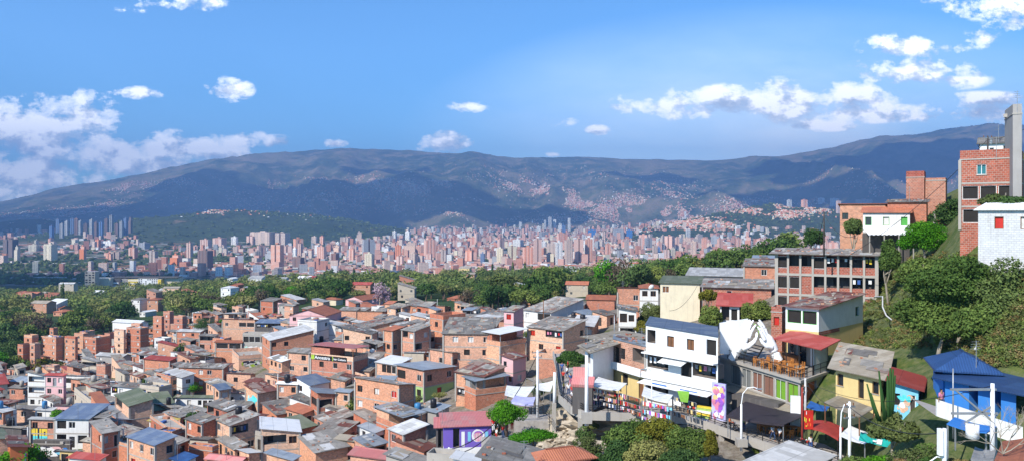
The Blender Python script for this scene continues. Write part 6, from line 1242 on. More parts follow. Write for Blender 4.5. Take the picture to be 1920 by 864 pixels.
def shops():
    A = lambda px, py, d: P(px, py, d)
    awning('awning', [A(1362, 779, 82), A(1470, 796, 78), A(1512, 778, 82), A(1398, 752, 87)], 'black_awning', 'large black cloth awning over the cafe tables on the walkway', .04, 2.2, valance=.15)
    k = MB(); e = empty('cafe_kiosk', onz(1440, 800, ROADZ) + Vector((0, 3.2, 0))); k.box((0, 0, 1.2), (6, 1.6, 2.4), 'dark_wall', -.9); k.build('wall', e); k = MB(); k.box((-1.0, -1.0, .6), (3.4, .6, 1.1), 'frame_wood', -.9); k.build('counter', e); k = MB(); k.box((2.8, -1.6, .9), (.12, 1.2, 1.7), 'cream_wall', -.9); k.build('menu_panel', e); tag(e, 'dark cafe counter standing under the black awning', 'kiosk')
    awning('awning', [A(1107, 722, 93), A(1160, 732, 90), A(1176, 718, 96), A(1122, 706, 99)], 'white_awning', 'white awning over the souvenir clothes stall', .04, 2.9)
    awning('awning', [A(1203, 741, 86), A(1252, 755, 84), A(1262, 740, 88), A(1208, 724, 91)], 'white_awning', 'white awning above the printed cloth stall under the white house', .04, 2.2)
    awning('awning', [A(1512, 763, 80), A(1549, 770, 79), A(1556, 762, 82), A(1520, 751, 83)], 'blue_cloth', 'small bright blue awning above the red banner', .04, 2.6, pm='metal_black')
    awning('awning', [A(1508, 800, 76), A(1572, 822, 73), A(1582, 802, 76), A(1520, 788, 79)], 'red_awning', 'dark red arched awning beside the red banner', .04, 2.0, pm='metal_black', valance=.2, arch=True)
    awning('awning', [A(1574, 816, 72), A(1622, 832, 69), A(1648, 815, 72), A(1594, 797, 76)], 'paint_white', 'white ribbed awning next to the dark red arched awning', .05, 2.0)
    awning('sheet_roof', [A(1545, 754, 77), A(1612, 782, 72), A(1640, 765, 74), A(1578, 738, 80)], 'roof_tan', 'cream corrugated sheet roof below the yellow house', .05, 2.6, cat='shelter', pm='frame_wood')
    awning('tent', [A(958, 752, 108), A(1000, 757, 106), A(1004, 744, 110), A(966, 741, 111)], 'lilac_cloth', 'lilac market tent beside the white lamp mast', .05, 2.1, cat='tent', valance=.25)
    awning('tent', [A(946, 740, 112), A(985, 747, 110), A(1003, 724, 118), A(950, 722, 120)], 'white_awning', 'wide white market tarpaulin behind the lilac tent', .04, 2.4, cat='tent')
    awning('tent', [A(1004, 728, 113), A(1032, 733, 112), A(1040, 712, 118), A(1012, 718, 118)], 'white_awning', 'tilted white tarpaulin between the lamp mast and the walkway', .04, 2.4, cat='tent')
    awning('tent', [A(1000, 716, 119), A(1020, 722, 118), A(1008, 706, 124), A(985, 708, 124)], 'roof_tan', 'drab low sheet shelter above the market tarpaulins', .05, 2.4, cat='shelter')
    # teal sign and red banner
    e = empty('sign', P(1650, 826, 68)); k = MB(); k.box((0, 0, 0), (3.3, .1, .75), 'teal_sign', -.25, (0, .19)); k.build('board', e); k = MB(); k.box((-.1, -.075, -.03), (.45, .03, .45), 'paint_white', -.25, (0, .19)); k.box((-.5, -.075, .02), (.3, .03, .14), 'paint_white', -.25, (0, .19)); k.build('emblem', e); tag(e, 'teal shop sign board beside the white ribbed awning', 'sign')
    e = empty('banner', onz(1515, 832, ROADZ + 1)); d = e.location.y; p = P(1515, 786, d) - e.location; k = MB(); k.box(p, (.95, .06, 1.8), 'paint_red', -.15); k.build('cloth', e); k = MB(); r = random.Random(4)
    for i in range(14): k.box(p + Vector((r.uniform(-.35, .35), -.06 + i * .0005, r.uniform(-.75, .75))), (r.uniform(.05, .16), .02, r.uniform(.12, .4)), r.choice(['yellow_paint', 'paint_white', 'orange_paint']), -.15)
    k.build('print', e); k = MB(); k.bar((-.45, 0, -1), (-.45, 0, p.z + .9), .06, 'metal_black'); k.bar((.45, 0, -1), (.45, 0, p.z + .9), .06, 'metal_black'); k.build('post', e); tag(e, 'upright red advertising banner with yellow and white print', 'banner')
    e = empty('white_box_wall', onz(1508, 822, ROADZ) + Vector((0, 2.5, 0))); k = MB(); k.box((0, 0, 1.9), (1.0, .5, 3.8), 'clean_white', -.3); k.build('wall', e); tag(e, 'narrow bright white wall at the corner of the restaurant', 'wall')
    # stalls with hanging clothes and prints
    r = random.Random(8)
    for nm, px0, px1, y0, y1, d0, n, cols, lab in (('clothes_rack', 1112, 1162, 742, 763, 94, 44, ['cloth_red', 'cloth_white', 'cloth_black', 'cloth_grey', 'cloth_black', 'cloth_pink', 'cloth_grey', 'wood', 'skin', 'denim'], 'crowded souvenir rack of hanging shirts and bags at the walkway bend'), ('clothes_rack', 1162, 1200, 736, 765, 91, 40, ['cloth_pink', 'cloth_white', 'cloth_black', 'cloth_black', 'frame_wood', 'frame_wood', 'cloth_red', 'skin'], 'souvenir rack along the yellow wall of the block house'),
                                           ('cloth_stall', 1203, 1258, 748, 770, 86, 26, ['cloth_pink', 'magenta_paint', 'cloth_white', 'purple_paint', 'sky_wall', 'cloth_red'], 'stall hung with pink and blue printed cloths under the white awning'), ('clothes_rack', 1262, 1305, 728, 745, 88, 18, ['yellow_wall', 'frame_wood', 'cloth_black', 'cloth_black', 'cloth_grey'], 'row of small goods under the blue and white valance')):
        a = P(px0, y0, d0); b = P(px1, y0 + 6, d0 - 3); e = empty(nm, (a.x, a.y, ROADZ)); o = Vector((a.x, a.y, ROADZ)); k = MB(); hh = min(2.6, max(2.2, a.z - ROADZ)); hb = (b - o)
        k.bar((0, 0, 0), (0, 0, hh), .07, 'metal_grey'); k.bar((hb.x, hb.y, 0), (hb.x, hb.y, hh), .07, 'metal_grey')
        for z in (hh, hh * .66, hh * .36): k.bar((0, 0, z), (hb.x, hb.y, z), .05, 'metal_grey')
        k.build('frame', e)
        for row, z in enumerate((hh, hh * .66, hh * .36)):
            k = MB()
            for i in range(n // 2):
                t = (i + r.random() * .7) / (n // 2 + .3); w = r.uniform(.16, .34); q = Vector((hb.x * t, hb.y * t, z)); u = Vector((hb.x, hb.y, 0)).normalized() * w; hgt = r.uniform(.25, .5); f = Vector((0, -.12 - .02 * (i % 3), 0)); k.quad([q + f - Vector((0, 0, hgt)), q + u + f * .8 - Vector((0, 0, hgt)), q + u + f * .3, q + f * .3], r.choice(cols))
            k.build('hanging_goods', e)
        tag(e, lab, 'stall')
    # purple painted stair wall and motorcycles
    e = empty('painted_wall', onz(1362, 800, ROADZ) + Vector((0, 3.0, 0))); k = MB(); k.box((0, 0, 2.0), (1.7, .25, 4.2), 'lilac_cloth', -.75); k.build('wall', e); k = MB(); r = random.Random(5); c, s = math.cos(-.75), math.sin(-.75)
    for i in range(44):
        u = r.uniform(-.6, .6); v = r.uniform(.4, 3.8); pts = [];
        for j in range(8): t = 6.283 * j / 8; f = r.uniform(.7, 1.2); uu = u + .28 * f * math.cos(t); vv = v + .34 * f * math.sin(t); pts.append((c * uu + s * (.14 + i * .0015), s * uu - c * (.14 + i * .0015), vv))
        k.quad(pts, r.choice(['purple_paint', 'clean_white', 'purple_paint', 'cloth_pink', 'yellow_wall']))
    k.build('mural', e); tag(e, 'wall painted with purple and white graffiti between white house and restaurant', 'wall')
    mp = motorcycle(); M = []
    for px, py, rz, lab in ((1368, 806, 1.3, 'motorcycle with rider parked near the purple painted wall'), (1503, 838, .6, 'dark motorcycle parked against the railing by the red banner'), (1514, 842, .7, 'motorcycle parked closest to the dark red awning'), (1290, 774, .2, 'black motorcycle in the shade under the white house'), (1300, 776, .3, 'second motorcycle nearer the green painted steps')):
        o = mp if not M else copy_tree(mp); M.append(o); o.location = onz(px, py, ROADZ) + Vector((0, .0, .0)); o.rotation_euler = (0, 0, rz); tag(o, lab, 'motorcycle', 'motorcycles parked along the walkway')
    e = empty('painted_steps', onz(1322, 796, ROADZ) + Vector((0, 2.2, 0)), -.6)
    for i in range(6): k = MB(); k.box((0, i * .3, .1 + i * .1), (1.8, .3, .2 + i * .2), ['clean_white', 'cloth_green', 'yellow_paint'][i % 3]); k.build('step', e)
    tag(e, 'short stair painted in pale green and yellow below the white house', 'steps')
    e = empty('street_banner', P(1282, 742, 85)); k = MB(); k.quad([(-.7, 0, .6), (.6, 0, .5), (.45, .05, -.7), (-.3, .05, -.6)], 'green_cloth'); k.quad([(-.3, .05, -.602), (.45, .05, -.702), (.6, .04, .5), (-.7, .04, .6)], 'green_cloth'); k.build('cloth', e); tag(e, 'lime green cloth banner hanging below the white shop awning', 'banner')
    # dark wall with pink coping at the bend
    e = empty('garden_wall', onz(1094, 772, ROADZ) + Vector((0, .6, 0))); k = MB(); k.box((0, 0, 1.5), (2.3, 1.6, 3.4), 'dark_wall', -.2); k.build('wall', e); k = MB(); k.box((-.0, 0, 3.4), (2.6, 1.9, .35), 'roof_rose', -.2, (.35, 0)); k.build('coping', e); k = MB(); k.box((-.2, .8, 4.3), (1.8, .2, 1.3), 'roof_rose', -.2); k.build('sign_board', e); tag(e, 'dark wall block with rose-red coping at the walkway bend', 'wall')
    for lab, pts in (('black stair railing going down beside the round green tree', [P(975, 780, 101), P(1018, 772, 101), P(1030, 786, 98), P(1030, 805, 96)]), ('black railing in front of the lilac market tent', [P(985, 772, 104), P(1005, 775, 103), P(1020, 778, 102)])): railing(lab, pts, 1.0, 1.4)
    k = MB(); k.box((0, 0, -1), (5, 3.5, 2), 'path_concrete'); o = k.build('market_terrace'); o.location = P(1000, 782, 103); tag(o, 'concrete platform with railings in front of the lilac tent', 'platform')
    # balcony of the blue house with things on it
    e = empty('balcony_wall', P(1758, 748, 58.5)); k = MB(); a = Vector((0, 0, 0)); pts = [P(1757, 748, 58.5), P(1830, 772, 56), P(1918, 800, 53.5)]; pts = [p - e.location for p in pts]
    for p, q in zip(pts, pts[1:]):
        n = Vector((0, .18, 0)); dn = Vector((0, 0, -1.25)); k.quad([p + dn, q + dn, q, p], 'white_wall'); k.quad([q + dn + n, p + dn + n, p + n, q + n], 'white_wall'); k.quad([p, q, q + n, p + n], 'clean_white'); k.quad([p + dn, p + dn + n, q + dn + n, q + dn], 'concrete')
    k.quad([pts[0] + dn, pts[0], pts[0] + n, pts[0] + dn + n], 'white_wall'); k.build('wall', e); k = MB(); k.quad([pts[0] + dn + n, pts[1] + dn + n, pts[1] + dn + Vector((1, 6, 0)), pts[0] + dn + Vector((1, 6, 0))], 'concrete'); k.quad([pts[1] + dn + n, pts[2] + dn + n, pts[2] + dn + Vector((1, 6, 0)), pts[1] + dn + Vector((1, 6, 0))], 'concrete'); k.build('floor', e); tag(e, 'long white balcony wall in front of the bright blue house', 'balcony')
    awning('sheet_roof', [P(1775, 795, 51), P(1850, 812, 48), P(1870, 800, 51), P(1790, 782, 54)], 'blue_wall', 'dark blue lean-to below the white balcony wall', .05, 2.2, cat='shelter')
    awning('sheet_roof', [P(1862, 870, 42), P(1935, 880, 40), P(1950, 812, 46), P(1880, 828, 46)], 'roof_tile', 'orange tiled lean-to at the lower edge beside bare branches', .08, 2.0, cat='shelter', posts=False)
    awning('sheet_roof', [P(1820, 862, 44), P(1862, 868, 43), P(1868, 842, 46), P(1828, 838, 47)], 'roof_light', 'bright sheet lying below the transformer at the lower edge', .05, 1.5, cat='shelter', posts=False)

def cable(label, a, b, sag=1.2, r=.02):
    a, b = Vector(a), Vector(b); k = MB(); k.tube([a.lerp(b, i / 14) - a - Vector((0, 0, sag * 4 * (i / 14) * (1 - i / 14))) for i in range(15)], r, 'metal_black', 4, False); o = k.build('cable'); o.location = a; tag(o, label, 'cable'); return o
def poles():
    def pole(px, yt, yb, d, r, label, arms=(), mat='pole_concrete', name='utility_pole', extra=None, cat='pole'):
        b = P(px, yb, d); h = (yb - yt) / F * d; e = empty(name, b); k = MB(); k.tube([(0, 0, -.8), (0, 0, h * .5), (0, 0, h)], [r * 1.2, r, r * .8], mat, 10); k.build('pole', e, True)
        for z, w, ang in arms:
            k = MB(); c, s = math.cos(ang), math.sin(ang); k.bar((-c * w / 2, -s * w / 2, h - z), (c * w / 2, s * w / 2, h - z), .1, 'metal_grey', .12); k.build('crossarm', e)
            for i in (-1, 0, 1): k = MB(); q = (c * w * .42 * i, s * w * .42 * i + .01, h - z + .05); k.tube([q, (q[0], q[1], q[2] + .22)], .06, 'frame_wood', 6); k.build('insulator', e)
        if extra: extra(e, h)
        tag(e, label, cat); return e
    def lamp(dx, up, drop=.0):
        def f(e, h):
            pts = [(0, 0, h), (dx * .1, 0, h + up * .6), (dx * .4, -.1, h + up * .95), (dx * .8, -.2, h + up), (dx, -.25, h + up * .93)]; k = MB(); k.tube(pts, .05, 'paint_white', 8); k.build('arm', e); k = MB(); k.box((dx * 1.12, -.28, h + up * .9), (.6, .25, .12), 'metal_grey'); k.build('lamp_head', e)
        return f
    def foot(f):
        def g(e, h): f(e, h); k = MB(); k.box((0, 0, .1), (1.0, 1.0, .75), 'concrete'); k.build('footing', e)
        return g
    pole(1390, 757, 830, 79, .12, 'white curved street lamp on a concrete footing at the walkway edge', mat='paint_white', name='street_lamp', extra=foot(lamp(1.5, 1.75)), cat='street lamp')
    pole(1576, 800, 872, 66, .09, 'white curved street lamp rising beside the dark red awning', mat='paint_white', name='street_lamp', extra=lamp(.7, 2.0), cat='street lamp')
    pole(1222, 705, 770, 86, .05, 'thin white street lamp before the printed cloth stall', mat='paint_white', name='street_lamp', extra=lamp(-.8, .9), cat='street lamp')
    pole(1008, 656, 775, 103, .16, 'tall white concrete pole beside the lilac market tent', [(.3, 1.6, .2), (.9, 1.2, .2)], mat='paint_white')
    pole(1040, 697, 750, 99, .2, 'short thick white column where the walkway bends', mat='paint_white', name='column')
    pole(1100, 665, 783, 86.5, .2, 'white column standing on a block in front of the dark wall', mat='paint_white', name='column', extra=lambda e, h: (lambda k: (k.box((0, 0, .1), (1.1, 1.0, 1.2), 'concrete'), k.build('footing', e)))(MB()))
    pole(1510, 708, 790, 82, .13, 'pole with a tangle of cables at the restaurant corner', [(.9, 1.2, .8), (1.4, 1.0, .8)]); pole(1504, 725, 830, 78, .09, 'slim dark red post beside the restaurant corner', mat='red_awning')
    pole(1593, 752, 880, 64, .12, 'white utility pole standing beside the second curved street lamp', [(.4, .9, .3), (1.3, 1.1, .3)], mat='paint_white')
    def tr(e, h):
        k = MB(); k.tube([(-1.35, -.3, h - 3.1), (-1.35, -.3, h - 2.3)], [.36, .36], 'paint_white', 12); k.build('transformer', e, True); k = MB(); k.bar((-2.2, 0, h - .35), (.0, 0, h - 2.2), .09, 'metal_grey'); k.bar((.0, 0, h - 1.3), (-1.6, 0, h - 2.3), .09, 'metal_grey'); k.build('brace', e)
        for z, x0, x1 in ((.35, -2.45, .2), (1.75, -2.4, .3)): k = MB(); k.bar((x0, 0, h - z), (x1, 0, h - z), .12, 'metal_grey', .12); k.build('crossarm', e)
    pole(1861, 718, 850, 46, .13, 'concrete pole with braced crossarms and white transformer before the blue house', extra=tr, mat='paint_white')
    def box(e, h): k = MB(); k.box((-.3, -.1, h - .75), (.22, .3, 1.5), 'paint_white'); k.build('cabinet', e); k = MB(); k.tube([(0, 0, h - 1.7), (-.5, -.1, h - 1.6), (-1.1, -.2, h - 1.95)], .04, 'paint_white', 6); k.build('arm', e)
    pole(1771, 802, 880, 45, .13, 'white pole with a long meter cabinet below the balcony wall', extra=box, mat='paint_white')
    pole(1787, 690, 800, 56, .05, 'thin grey mast in front of the blue house wall', mat='metal_grey', name='mast')
    pole(1852, 256, 298, 96, .1, 'dark utility pole with transformer on the hilltop roof', [(.2, 1.2, .1)], mat='frame_dark', extra=lambda e, h: (lambda k: (k.tube([(.35, 0, h - .9), (.35, 0, h - .3)], .2, 'metal_grey', 8), k.build('transformer', e)))(MB()))
    pole(1545, 397, 470, 112, .1, 'dark utility pole at the end of the orange hillside roofs', [(.4, 1.4, .2)], mat='frame_dark'); pole(1019, 562, 610, 175, .1, 'wooden pole rising behind the rust-roofed white house', mat='frame_wood')
    pole(1152, 590, 650, 120, .09, 'thin pale pole behind the tan curved roof', mat='metal_grey'); pole(1112, 655, 705, 118, .07, 'slim white pole between tree and white house', mat='paint_white')
    pole(52, 800, 846, 130, .12, 'concrete pole with cables before the dark graffiti wall', [(.3, 1.5, .2)], ); pole(231, 800, 870, 128, .1, 'concrete pole among the brick houses at the lower edge', [(.3, 1.2, .2)]); pole(842, 838, 880, 90, .14, 'white pole with cable gear in front of the violet house', [(.4, 1.0, .1)], mat='paint_white'); pole(521, 700, 770, 165, .1, 'tall pale pole beside the orange graffiti house', mat='pole_concrete')
    pole(465, 572, 600, 300, .1, 'white mast standing before the tree belt', mat='paint_white'); pole(820, 560, 590, 330, .1, 'pale mast at the edge of the tree belt', mat='pole_concrete')
    cable('thick black cable swinging past the violet house to the roofs', P(842, 842, 90), P(935, 785, 84), .6, .05); cable('second black cable below it in front of the violet house', P(845, 850, 90), P(940, 790, 84), .9, .05)
    cable('cable rising from the market to the leaning mast', P(965, 742, 105), P(1008, 662, 103), .3, .05); cable('cables between the restaurant corner and the white utility pole', P(1512, 716, 82), P(1593, 760, 64), 1.0, .03); cable('cable from the utility pole to the right past the cactus', P(1593, 762, 64), P(1771, 810, 45), .8, .03)
    cable('cable from the blue house pole across the slope', P(1861, 722, 46), P(1510, 712, 82), 1.5, .02); cable('long cable climbing to the hilltop pole', P(1590, 480, 100), P(1852, 262, 96), 1.0, .03); cable('cable from the hilltop pole out of view', P(1852, 262, 96), P(1925, 240, 90), .3, .03); cable('cable across the cream block house', P(1255, 582, 130), P(1310, 530, 132), 1.2, .03)
    cable('dropping cable from the dark pole on the ridge slope', P(1545, 402, 112), P(1620, 430, 104), 2.0, .03); cable('cable along the ridge below the red boxes', P(1545, 405, 112), P(1500, 520, 130), 2.0, .03)
    # antennas and dish
    for px, py, d, lab in ((1219, 536, 150, 'white satellite dish on the cream block house roof'), (697, 655, 165, 'white satellite dish on a brick wall by the stepped houses')):
        e = empty('satellite_dish', P(px, py, d)); bm = bmesh.new(); bmesh.ops.create_uvsphere(bm, u_segments=16, v_segments=10, radius=.75); bmesh.ops.delete(bm, geom=[v for v in bm.verts if v.co.z > -.35], context='VERTS')
        me = bpy.data.meshes.new('dish'); bm.to_mesh(me); bm.free(); me.materials.append(MATS['paint_white']); o = mkobj('dish', me, e); o.rotation_euler = (rad(-65), 0, .4); k = MB(); k.bar((0, .3, -1.0), (0, .3, 0), .07, 'metal_grey'); k.build('mount', e); tag(e, lab, 'satellite dish')

# ---------------------------------------------------------------- vegetation
def vegetation():
    rng = random.Random(5)
    B = lambda *a, **k: big_tree(*a, **k)
    def at(px, py, d): p = P(px, py, d); return p.x, p.y, p.z
    x, y, z = at(950, 790, 96); B('tree', x, y, z - 1.0, 2.75, 2.5, 2.2, 16, 9000, .05 * 2.2, 'leaf_bright', 'round bright green tree beside the violet house', 3, 2.6, 2.0, .14)
    x, y, z = at(1000, 818, 88); B('bush', x, y, z - .6, 2.9, 2.0, 1.1, 12, 6000, .1, 'leaf_bright', 'spreading bright green bush below the stair railing', 4, .6, .5, .08, cat='bush')
    for i, (px, py, d, rx, rz, m, lab) in enumerate([(1178, 815, 80, 2.9, 2.7, 'leaf_mid', 'big green tree below the walkway nearest the rock face'), (1240, 812, 79, 2.7, 2.6, 'leaf_gold', 'yellowish tree in the middle below the walkway'), (1292, 822, 77, 2.3, 2.6, 'leaf_mid', 'green tree below the walkway next to the yellow bush'),
                                                (1150, 852, 74, 1.9, 1.9, 'leaf_dark', 'dark leaved tree low beside the bushes'), (1215, 858, 72, 2.4, 1.8, 'leaf_olive', 'olive tree at the bottom edge under the walkway'), (1330, 828, 76, 1.0, 2.0, 'leaf_gold', 'narrow yellow leaved bush hanging under the walkway'), (1275, 868, 70, 2.4, 1.8, 'leaf_dark', 'dark tree at the bottom edge left of the pale roof')]):
        x, y, z = at(px, py, d); B('tree', x, y, z - rz * 1.1, rx, rx * .9, rz, 15, 8500, .13, m, lab, 20 + i, rz * 1.1, rz * .8, .14, bark='pale_bark')
    for i, (px, py, d, rx, rz, m, lab) in enumerate([(1100, 835, 84, 2.0, 1.6, 'leaf_olive', 'dry olive bush in front of the pale rocks'), (1075, 852, 80, 1.6, 1.2, 'leaf_gold', 'small yellowish bush beside the tiled roof'), (1105, 795, 92, 1.3, .8, 'leaf_olive', 'bush hanging under the walkway bend'), (1120, 862, 76, 1.8, 1.2, 'leaf_brown', 'brownish scrub at the bottom edge by the rocks'), (1418, 842, 80, .5, .6, 'leaf_mid', 'little plant under the curved lamp')]):
        x, y, z = at(px, py, d); B('bush', x, y, z - rz * .6, rx, rx * .8, rz, 12, 3500, .11, m, lab, 40 + i, rz * .6, rz * .4, .06, cat='bush')
    # right slope: the large tree and its neighbours
    for i, (px, py, d, rx, ry, rz, n, m, lab) in enumerate([(1800, 520, 76, 4.8, 4.0, 3.2, 26000, 'leaf_mid', 'largest dense green tree on the right slope'), (1885, 545, 73, 3.2, 3, 3.4, 14000, 'leaf_dark', 'dark green tree right of the largest tree'), (1755, 575, 77, 3.6, 3, 3.0, 15000, 'leaf_mid', 'bright olive green tree leaning below the largest tree'),
        (1845, 600, 72, 4.0, 3, 2.6, 15000, 'leaf_mid', 'broad tree low on the slope under the dark tree'), (1735, 440, 106, 3.2, 2.8, 2.9, 13000, 'leaf_bright', 'round vivid green tree beside the green windows'), (1735, 505, 86, 2.6, 2.4, 2.0, 8000, 'leaf_mid', 'smaller tree under the round vivid green tree'), (1667, 478, 106, 1.5, 1.3, 3.2, 7000, 'leaf_mid', 'slim upright tree beside the raw block building'), (1600, 424, 126, 1.4, 1.4, 2.3, 6000, 'leaf_dark', 'dark tree in front of the orange ridge roofs'),
        (1788, 398, 112, 3.2, 2.4, 2.8, 8000, 'leaf_dark', 'dark bush beside the red brick box'), (1905, 388, 82, 3.0, 2.4, 1.7, 8000, 'leaf_dark', 'green bush on the hilltop below the veranda'), (1870, 375, 84, 1.6, 1.6, .9, 3000, 'leaf_olive', 'low olive bush at the foot of the veranda'), (1525, 443, 160, 2.6, 2.4, 2.6, 6000, 'leaf_dark', 'dark tree rising behind the long patched roof'), (1422, 583, 118, 3.0, 2.4, 2.5, 9000, 'leaf_mid', 'green tree between red lean-to and raw block building'),
        (1330, 590, 122, 2.3, 2.2, 2.3, 7000, 'leaf_mid', 'green tree at the foot of the cream block house stairs'), (1328, 552, 130, 1.7, 1.6, 1.7, 4500, 'leaf_gold', 'yellowish tree by the brick wall above the stairs'), (1222, 590, 145, 3.0, 2.6, 3.3, 9000, 'leaf_olive', 'olive tree beside the tall cream house'), (1205, 612, 140, 1.9, 1.9, 1.6, 4500, 'leaf_gold', 'yellow tinted bush below the olive tree'), (1120, 597, 175, 5.4, 3.8, 2.2, 9500, 'leaf_mid', 'wide green tree beyond the tan curved roof'),
        (1070, 672, 122, 2.7, 2.4, 2.2, 8000, 'leaf_mid', 'green tree in front of the tan curved roof house'), (1075, 690, 119, 1.7, 1.5, 1.5, 4500, 'leaf_dark', 'dark low tree above the walkway people'), (1675, 800, 62, 1.9, 1.7, 1.6, 8500, 'leaf_olive', 'olive brown bush around the tall cactus'), (385, 606, 300, 5, 4, 3.2, 3500, 'leaf_dark', 'dark tree between the cream and white roofs on the left')]):
        x, y, z = at(px, py, d); g = float(ghxy(np.array([x]), np.array([y]))[0]); th = max(.5, z - g); B('tree' if rz > 1.9 else 'bush', x, y, g if z - g > .3 else z - .5, rx * (1.22 if px > 1700 else 1.05), ry * 1.1, rz * (1.22 if px > 1700 else 1.05), 36, int(n * 1.35), .15 if m != 'leaf_bright' else .11, m, lab, 60 + i, (z - g) if z - g > .3 else .5, max(.6, th * .8), .12 + rx * .02, cat='tree' if rz > 1.9 else 'bush', bark='pale_bark', lobe_r=.31)
    # bushes along the lower right edge
    for i, (px, py, d, rx, m, lab) in enumerate([(1600, 862, 60, 1.5, 'leaf_mid', 'green shrub at the bottom edge below the arched awning'), (1655, 866, 56, 1.9, 'leaf_bright', 'light green shrub under the teal sign'), (1710, 850, 53, 1.9, 'leaf_olive', 'olive shrub beside the teal sign'), (1752, 868, 48, 1.5, 'leaf_mid', 'green shrub under the meter cabinet pole'), (1800, 864, 46, 1.3, 'leaf_dry', 'shrub with dry rust brown flower heads'), (1740, 832, 55, 1.1, 'leaf_mid', 'small green shrub under the shaded lane'),
                                            (1840, 876, 44, 1.1, 'leaf_mid', 'low green shrub beside the bright sheet'), (1560, 872, 64, 1.1, 'leaf_gold', 'yellowish shrub next to the walkway end'), (1690, 858, 50, .8, 'leaf_dry', 'clump of dry rusty flowers among the shrubs')]):
        x, y, z = at(px, py, d); B('bush', x, y, z - .9, rx, rx * .85, rx * .75, 11, 5200, .085, m, lab, 90 + i, .5, .7, .07, cat='bush', limbs=9)
    # bare branched tree
    x, y, z = at(1880, 850, 43); e = empty('bare_tree', (x, y, z)); r = random.Random(9); k = MB()
    def br(p, d, l, w, lv):
        q = p + d * l; k.tube([p, p.lerp(q, .5) + Vector((r.uniform(-.05, .05), 0, r.uniform(-.05, .05))), q], [w, w * .8, w * .6], 'pale_bark', 5, False)
        if lv: 
            for _ in range(3 if lv > 1 else 2): nd = (d + Vector((r.uniform(-.8, .8), r.uniform(-.5, .5), r.uniform(-.35, .5)))).normalized(); br(q, nd, l * r.uniform(.6, .85), w * .6, lv - 1)
    for a in (-.9, -.2, .4, 1.0): br(Vector((0, 0, 0)), Vector((math.sin(a), -.1, math.cos(a))).normalized(), .95, .04, 4)
    k.build('branches', e); tag(e, 'leafless tangled tree in front of the blue house pole', 'tree')
    # tall columnar cactus
    x, y, z = at(1668, 790, 62); e = empty('cactus', (x, y, z)); 
    for i, (dx, h, r_) in enumerate([(-.75, 4.0, .1), (-.55, 2.6, .12), (-.1, 3.6, .12), (.12, 4.2, .12), (.32, 4.1, .13), (.5, 3.6, .11), (-1.2, 2.2, .1), (-1.45, 2.9, .09)]):
        k = MB(); lean = dx * .12; k.tube([(dx * .5, i * .05, 0), (dx * .8, i * .05, h * .4), (dx + lean, i * .05, h)], [r_, r_ * 1.1, r_ * .6], 'cloth_green', 9); o = k.build('stem', e, True); o.data.materials.clear(); o.data.materials.append(MATS['cactus_green'])
    tag(e, 'tall columnar cactus clump between yellow house and red roof', 'cactus')
    # low scrub and grass on the right slope, and weeds on open ground
    r = np.random.RandomState(4); pts = []; rr = []
    for px, py in zip(r.uniform(1590, 1960, 3200), r.uniform(480, 725, 3200)):
        if 1560 < px < 1760 and py > 655: continue
        if px < 1625 and py < 560: continue
        if px > 1760 and py > 690: continue
        d = ray(px, py); 
        if d > 130: continue
        p = P(px, py, d); pts.append((p.x, p.y, p.z)); rr.append(r.uniform(.2, .7))
    h = len(pts) // 4; leaf_mass('shrubbery', pts[-h:], rr[-h:], 'leaf_mid', 60, .17, 'fresh green shrubbery spread over the right slope', 7); pts = pts[:-h]; rr = rr[:-h]; leaf_mass('grass', pts[:h], rr[:h], 'leaf_dry', 60, .16, 'dry straw coloured grass on the right slope', 5); leaf_mass('ground_cover', pts[h:], rr[h:], 'leaf_olive', 60, .17, 'low green weeds and scrub over the right slope', 6)
    # pipes and clothes on the slope
    k = MB(); pp = [P(1640, 560, 108), P(1655, 560, 96), P(1655, 580, 93), P(1662, 596, 91), P(1672, 604, 90)]; k.tube([p - pp[0] + Vector((0, 0, .3)) for p in pp], .08, 'pole_concrete', 6); o = k.build('drain_pipe'); o.location = pp[0]; tag(o, 'pale drain pipe bending down the grassy slope', 'pipe')
    # the tree belt: the nearest, largest trees by themselves, the wood behind as one mass
    cand = []
    for _ in range(9000):
        px = rng.uniform(-30, 1480); d = math.exp(rng.uniform(math.log(290), math.log(1330))); lo = np.interp(px, [-30, 60, 130, 230, 300, 400, 520, 640, 760, 900, 1010, 1110, 1250, 1480], [300, 372, 372, 372, 470, 400, 350, 350, 330, 300, 275, 270, 300, 330]); hi = np.interp(px, [0, 150, 350, 700, 1000, 1480], [1000, 1150, 1250, 1300, 1330, 1330])
        if d < lo or d > hi: continue
        cand.append((px, d))
    cand.sort(key=lambda c: c[1]); acc = []; grid = {}
    for px, d in cand:
        X = (px - 960) / F * d; r_ = rng.uniform(4.6, 8.6); key = (int(X // 12), int(d // 12))
        if any((X - a) ** 2 + (d - b) ** 2 < (.62 * (r_ + q)) ** 2 for i in (-1, 0, 1) for j in (-1, 0, 1) for a, b, q in grid.get((key[0] + i, key[1] + j), ())): continue
        if any((X - a) ** 2 + (d - b) ** 2 < (r_ * .6 + q) ** 2 for a, b, q in PLACED if abs(b - d) < 30): continue
        if any(x0 - r_ / d * F * .8 < px < x1 + r_ / d * F * .8 and dv - 110 < d < dv + 4 for x0, y0, x1, y1, dv, mn in RECTS if dv > 380): continue
        grid.setdefault(key, []).append((X, d, r_)); acc.append((px, d, r_, X))
    kinds = ['broad', 'dense', 'olive', 'broad', 'broad', 'dense', 'brown', 'gold', 'bright']
    wts = [6, 4, 4, 3, 2, 1, .8, .6, .5]
    for i, (px, d, r_, X) in enumerate(acc[:270]): tree(px, d, r_ * .95, rng.choices(kinds, wts)[0], rng=rng, hs=rng.uniform(.8, 1.25), group='trees of the wooded belt', X=X)
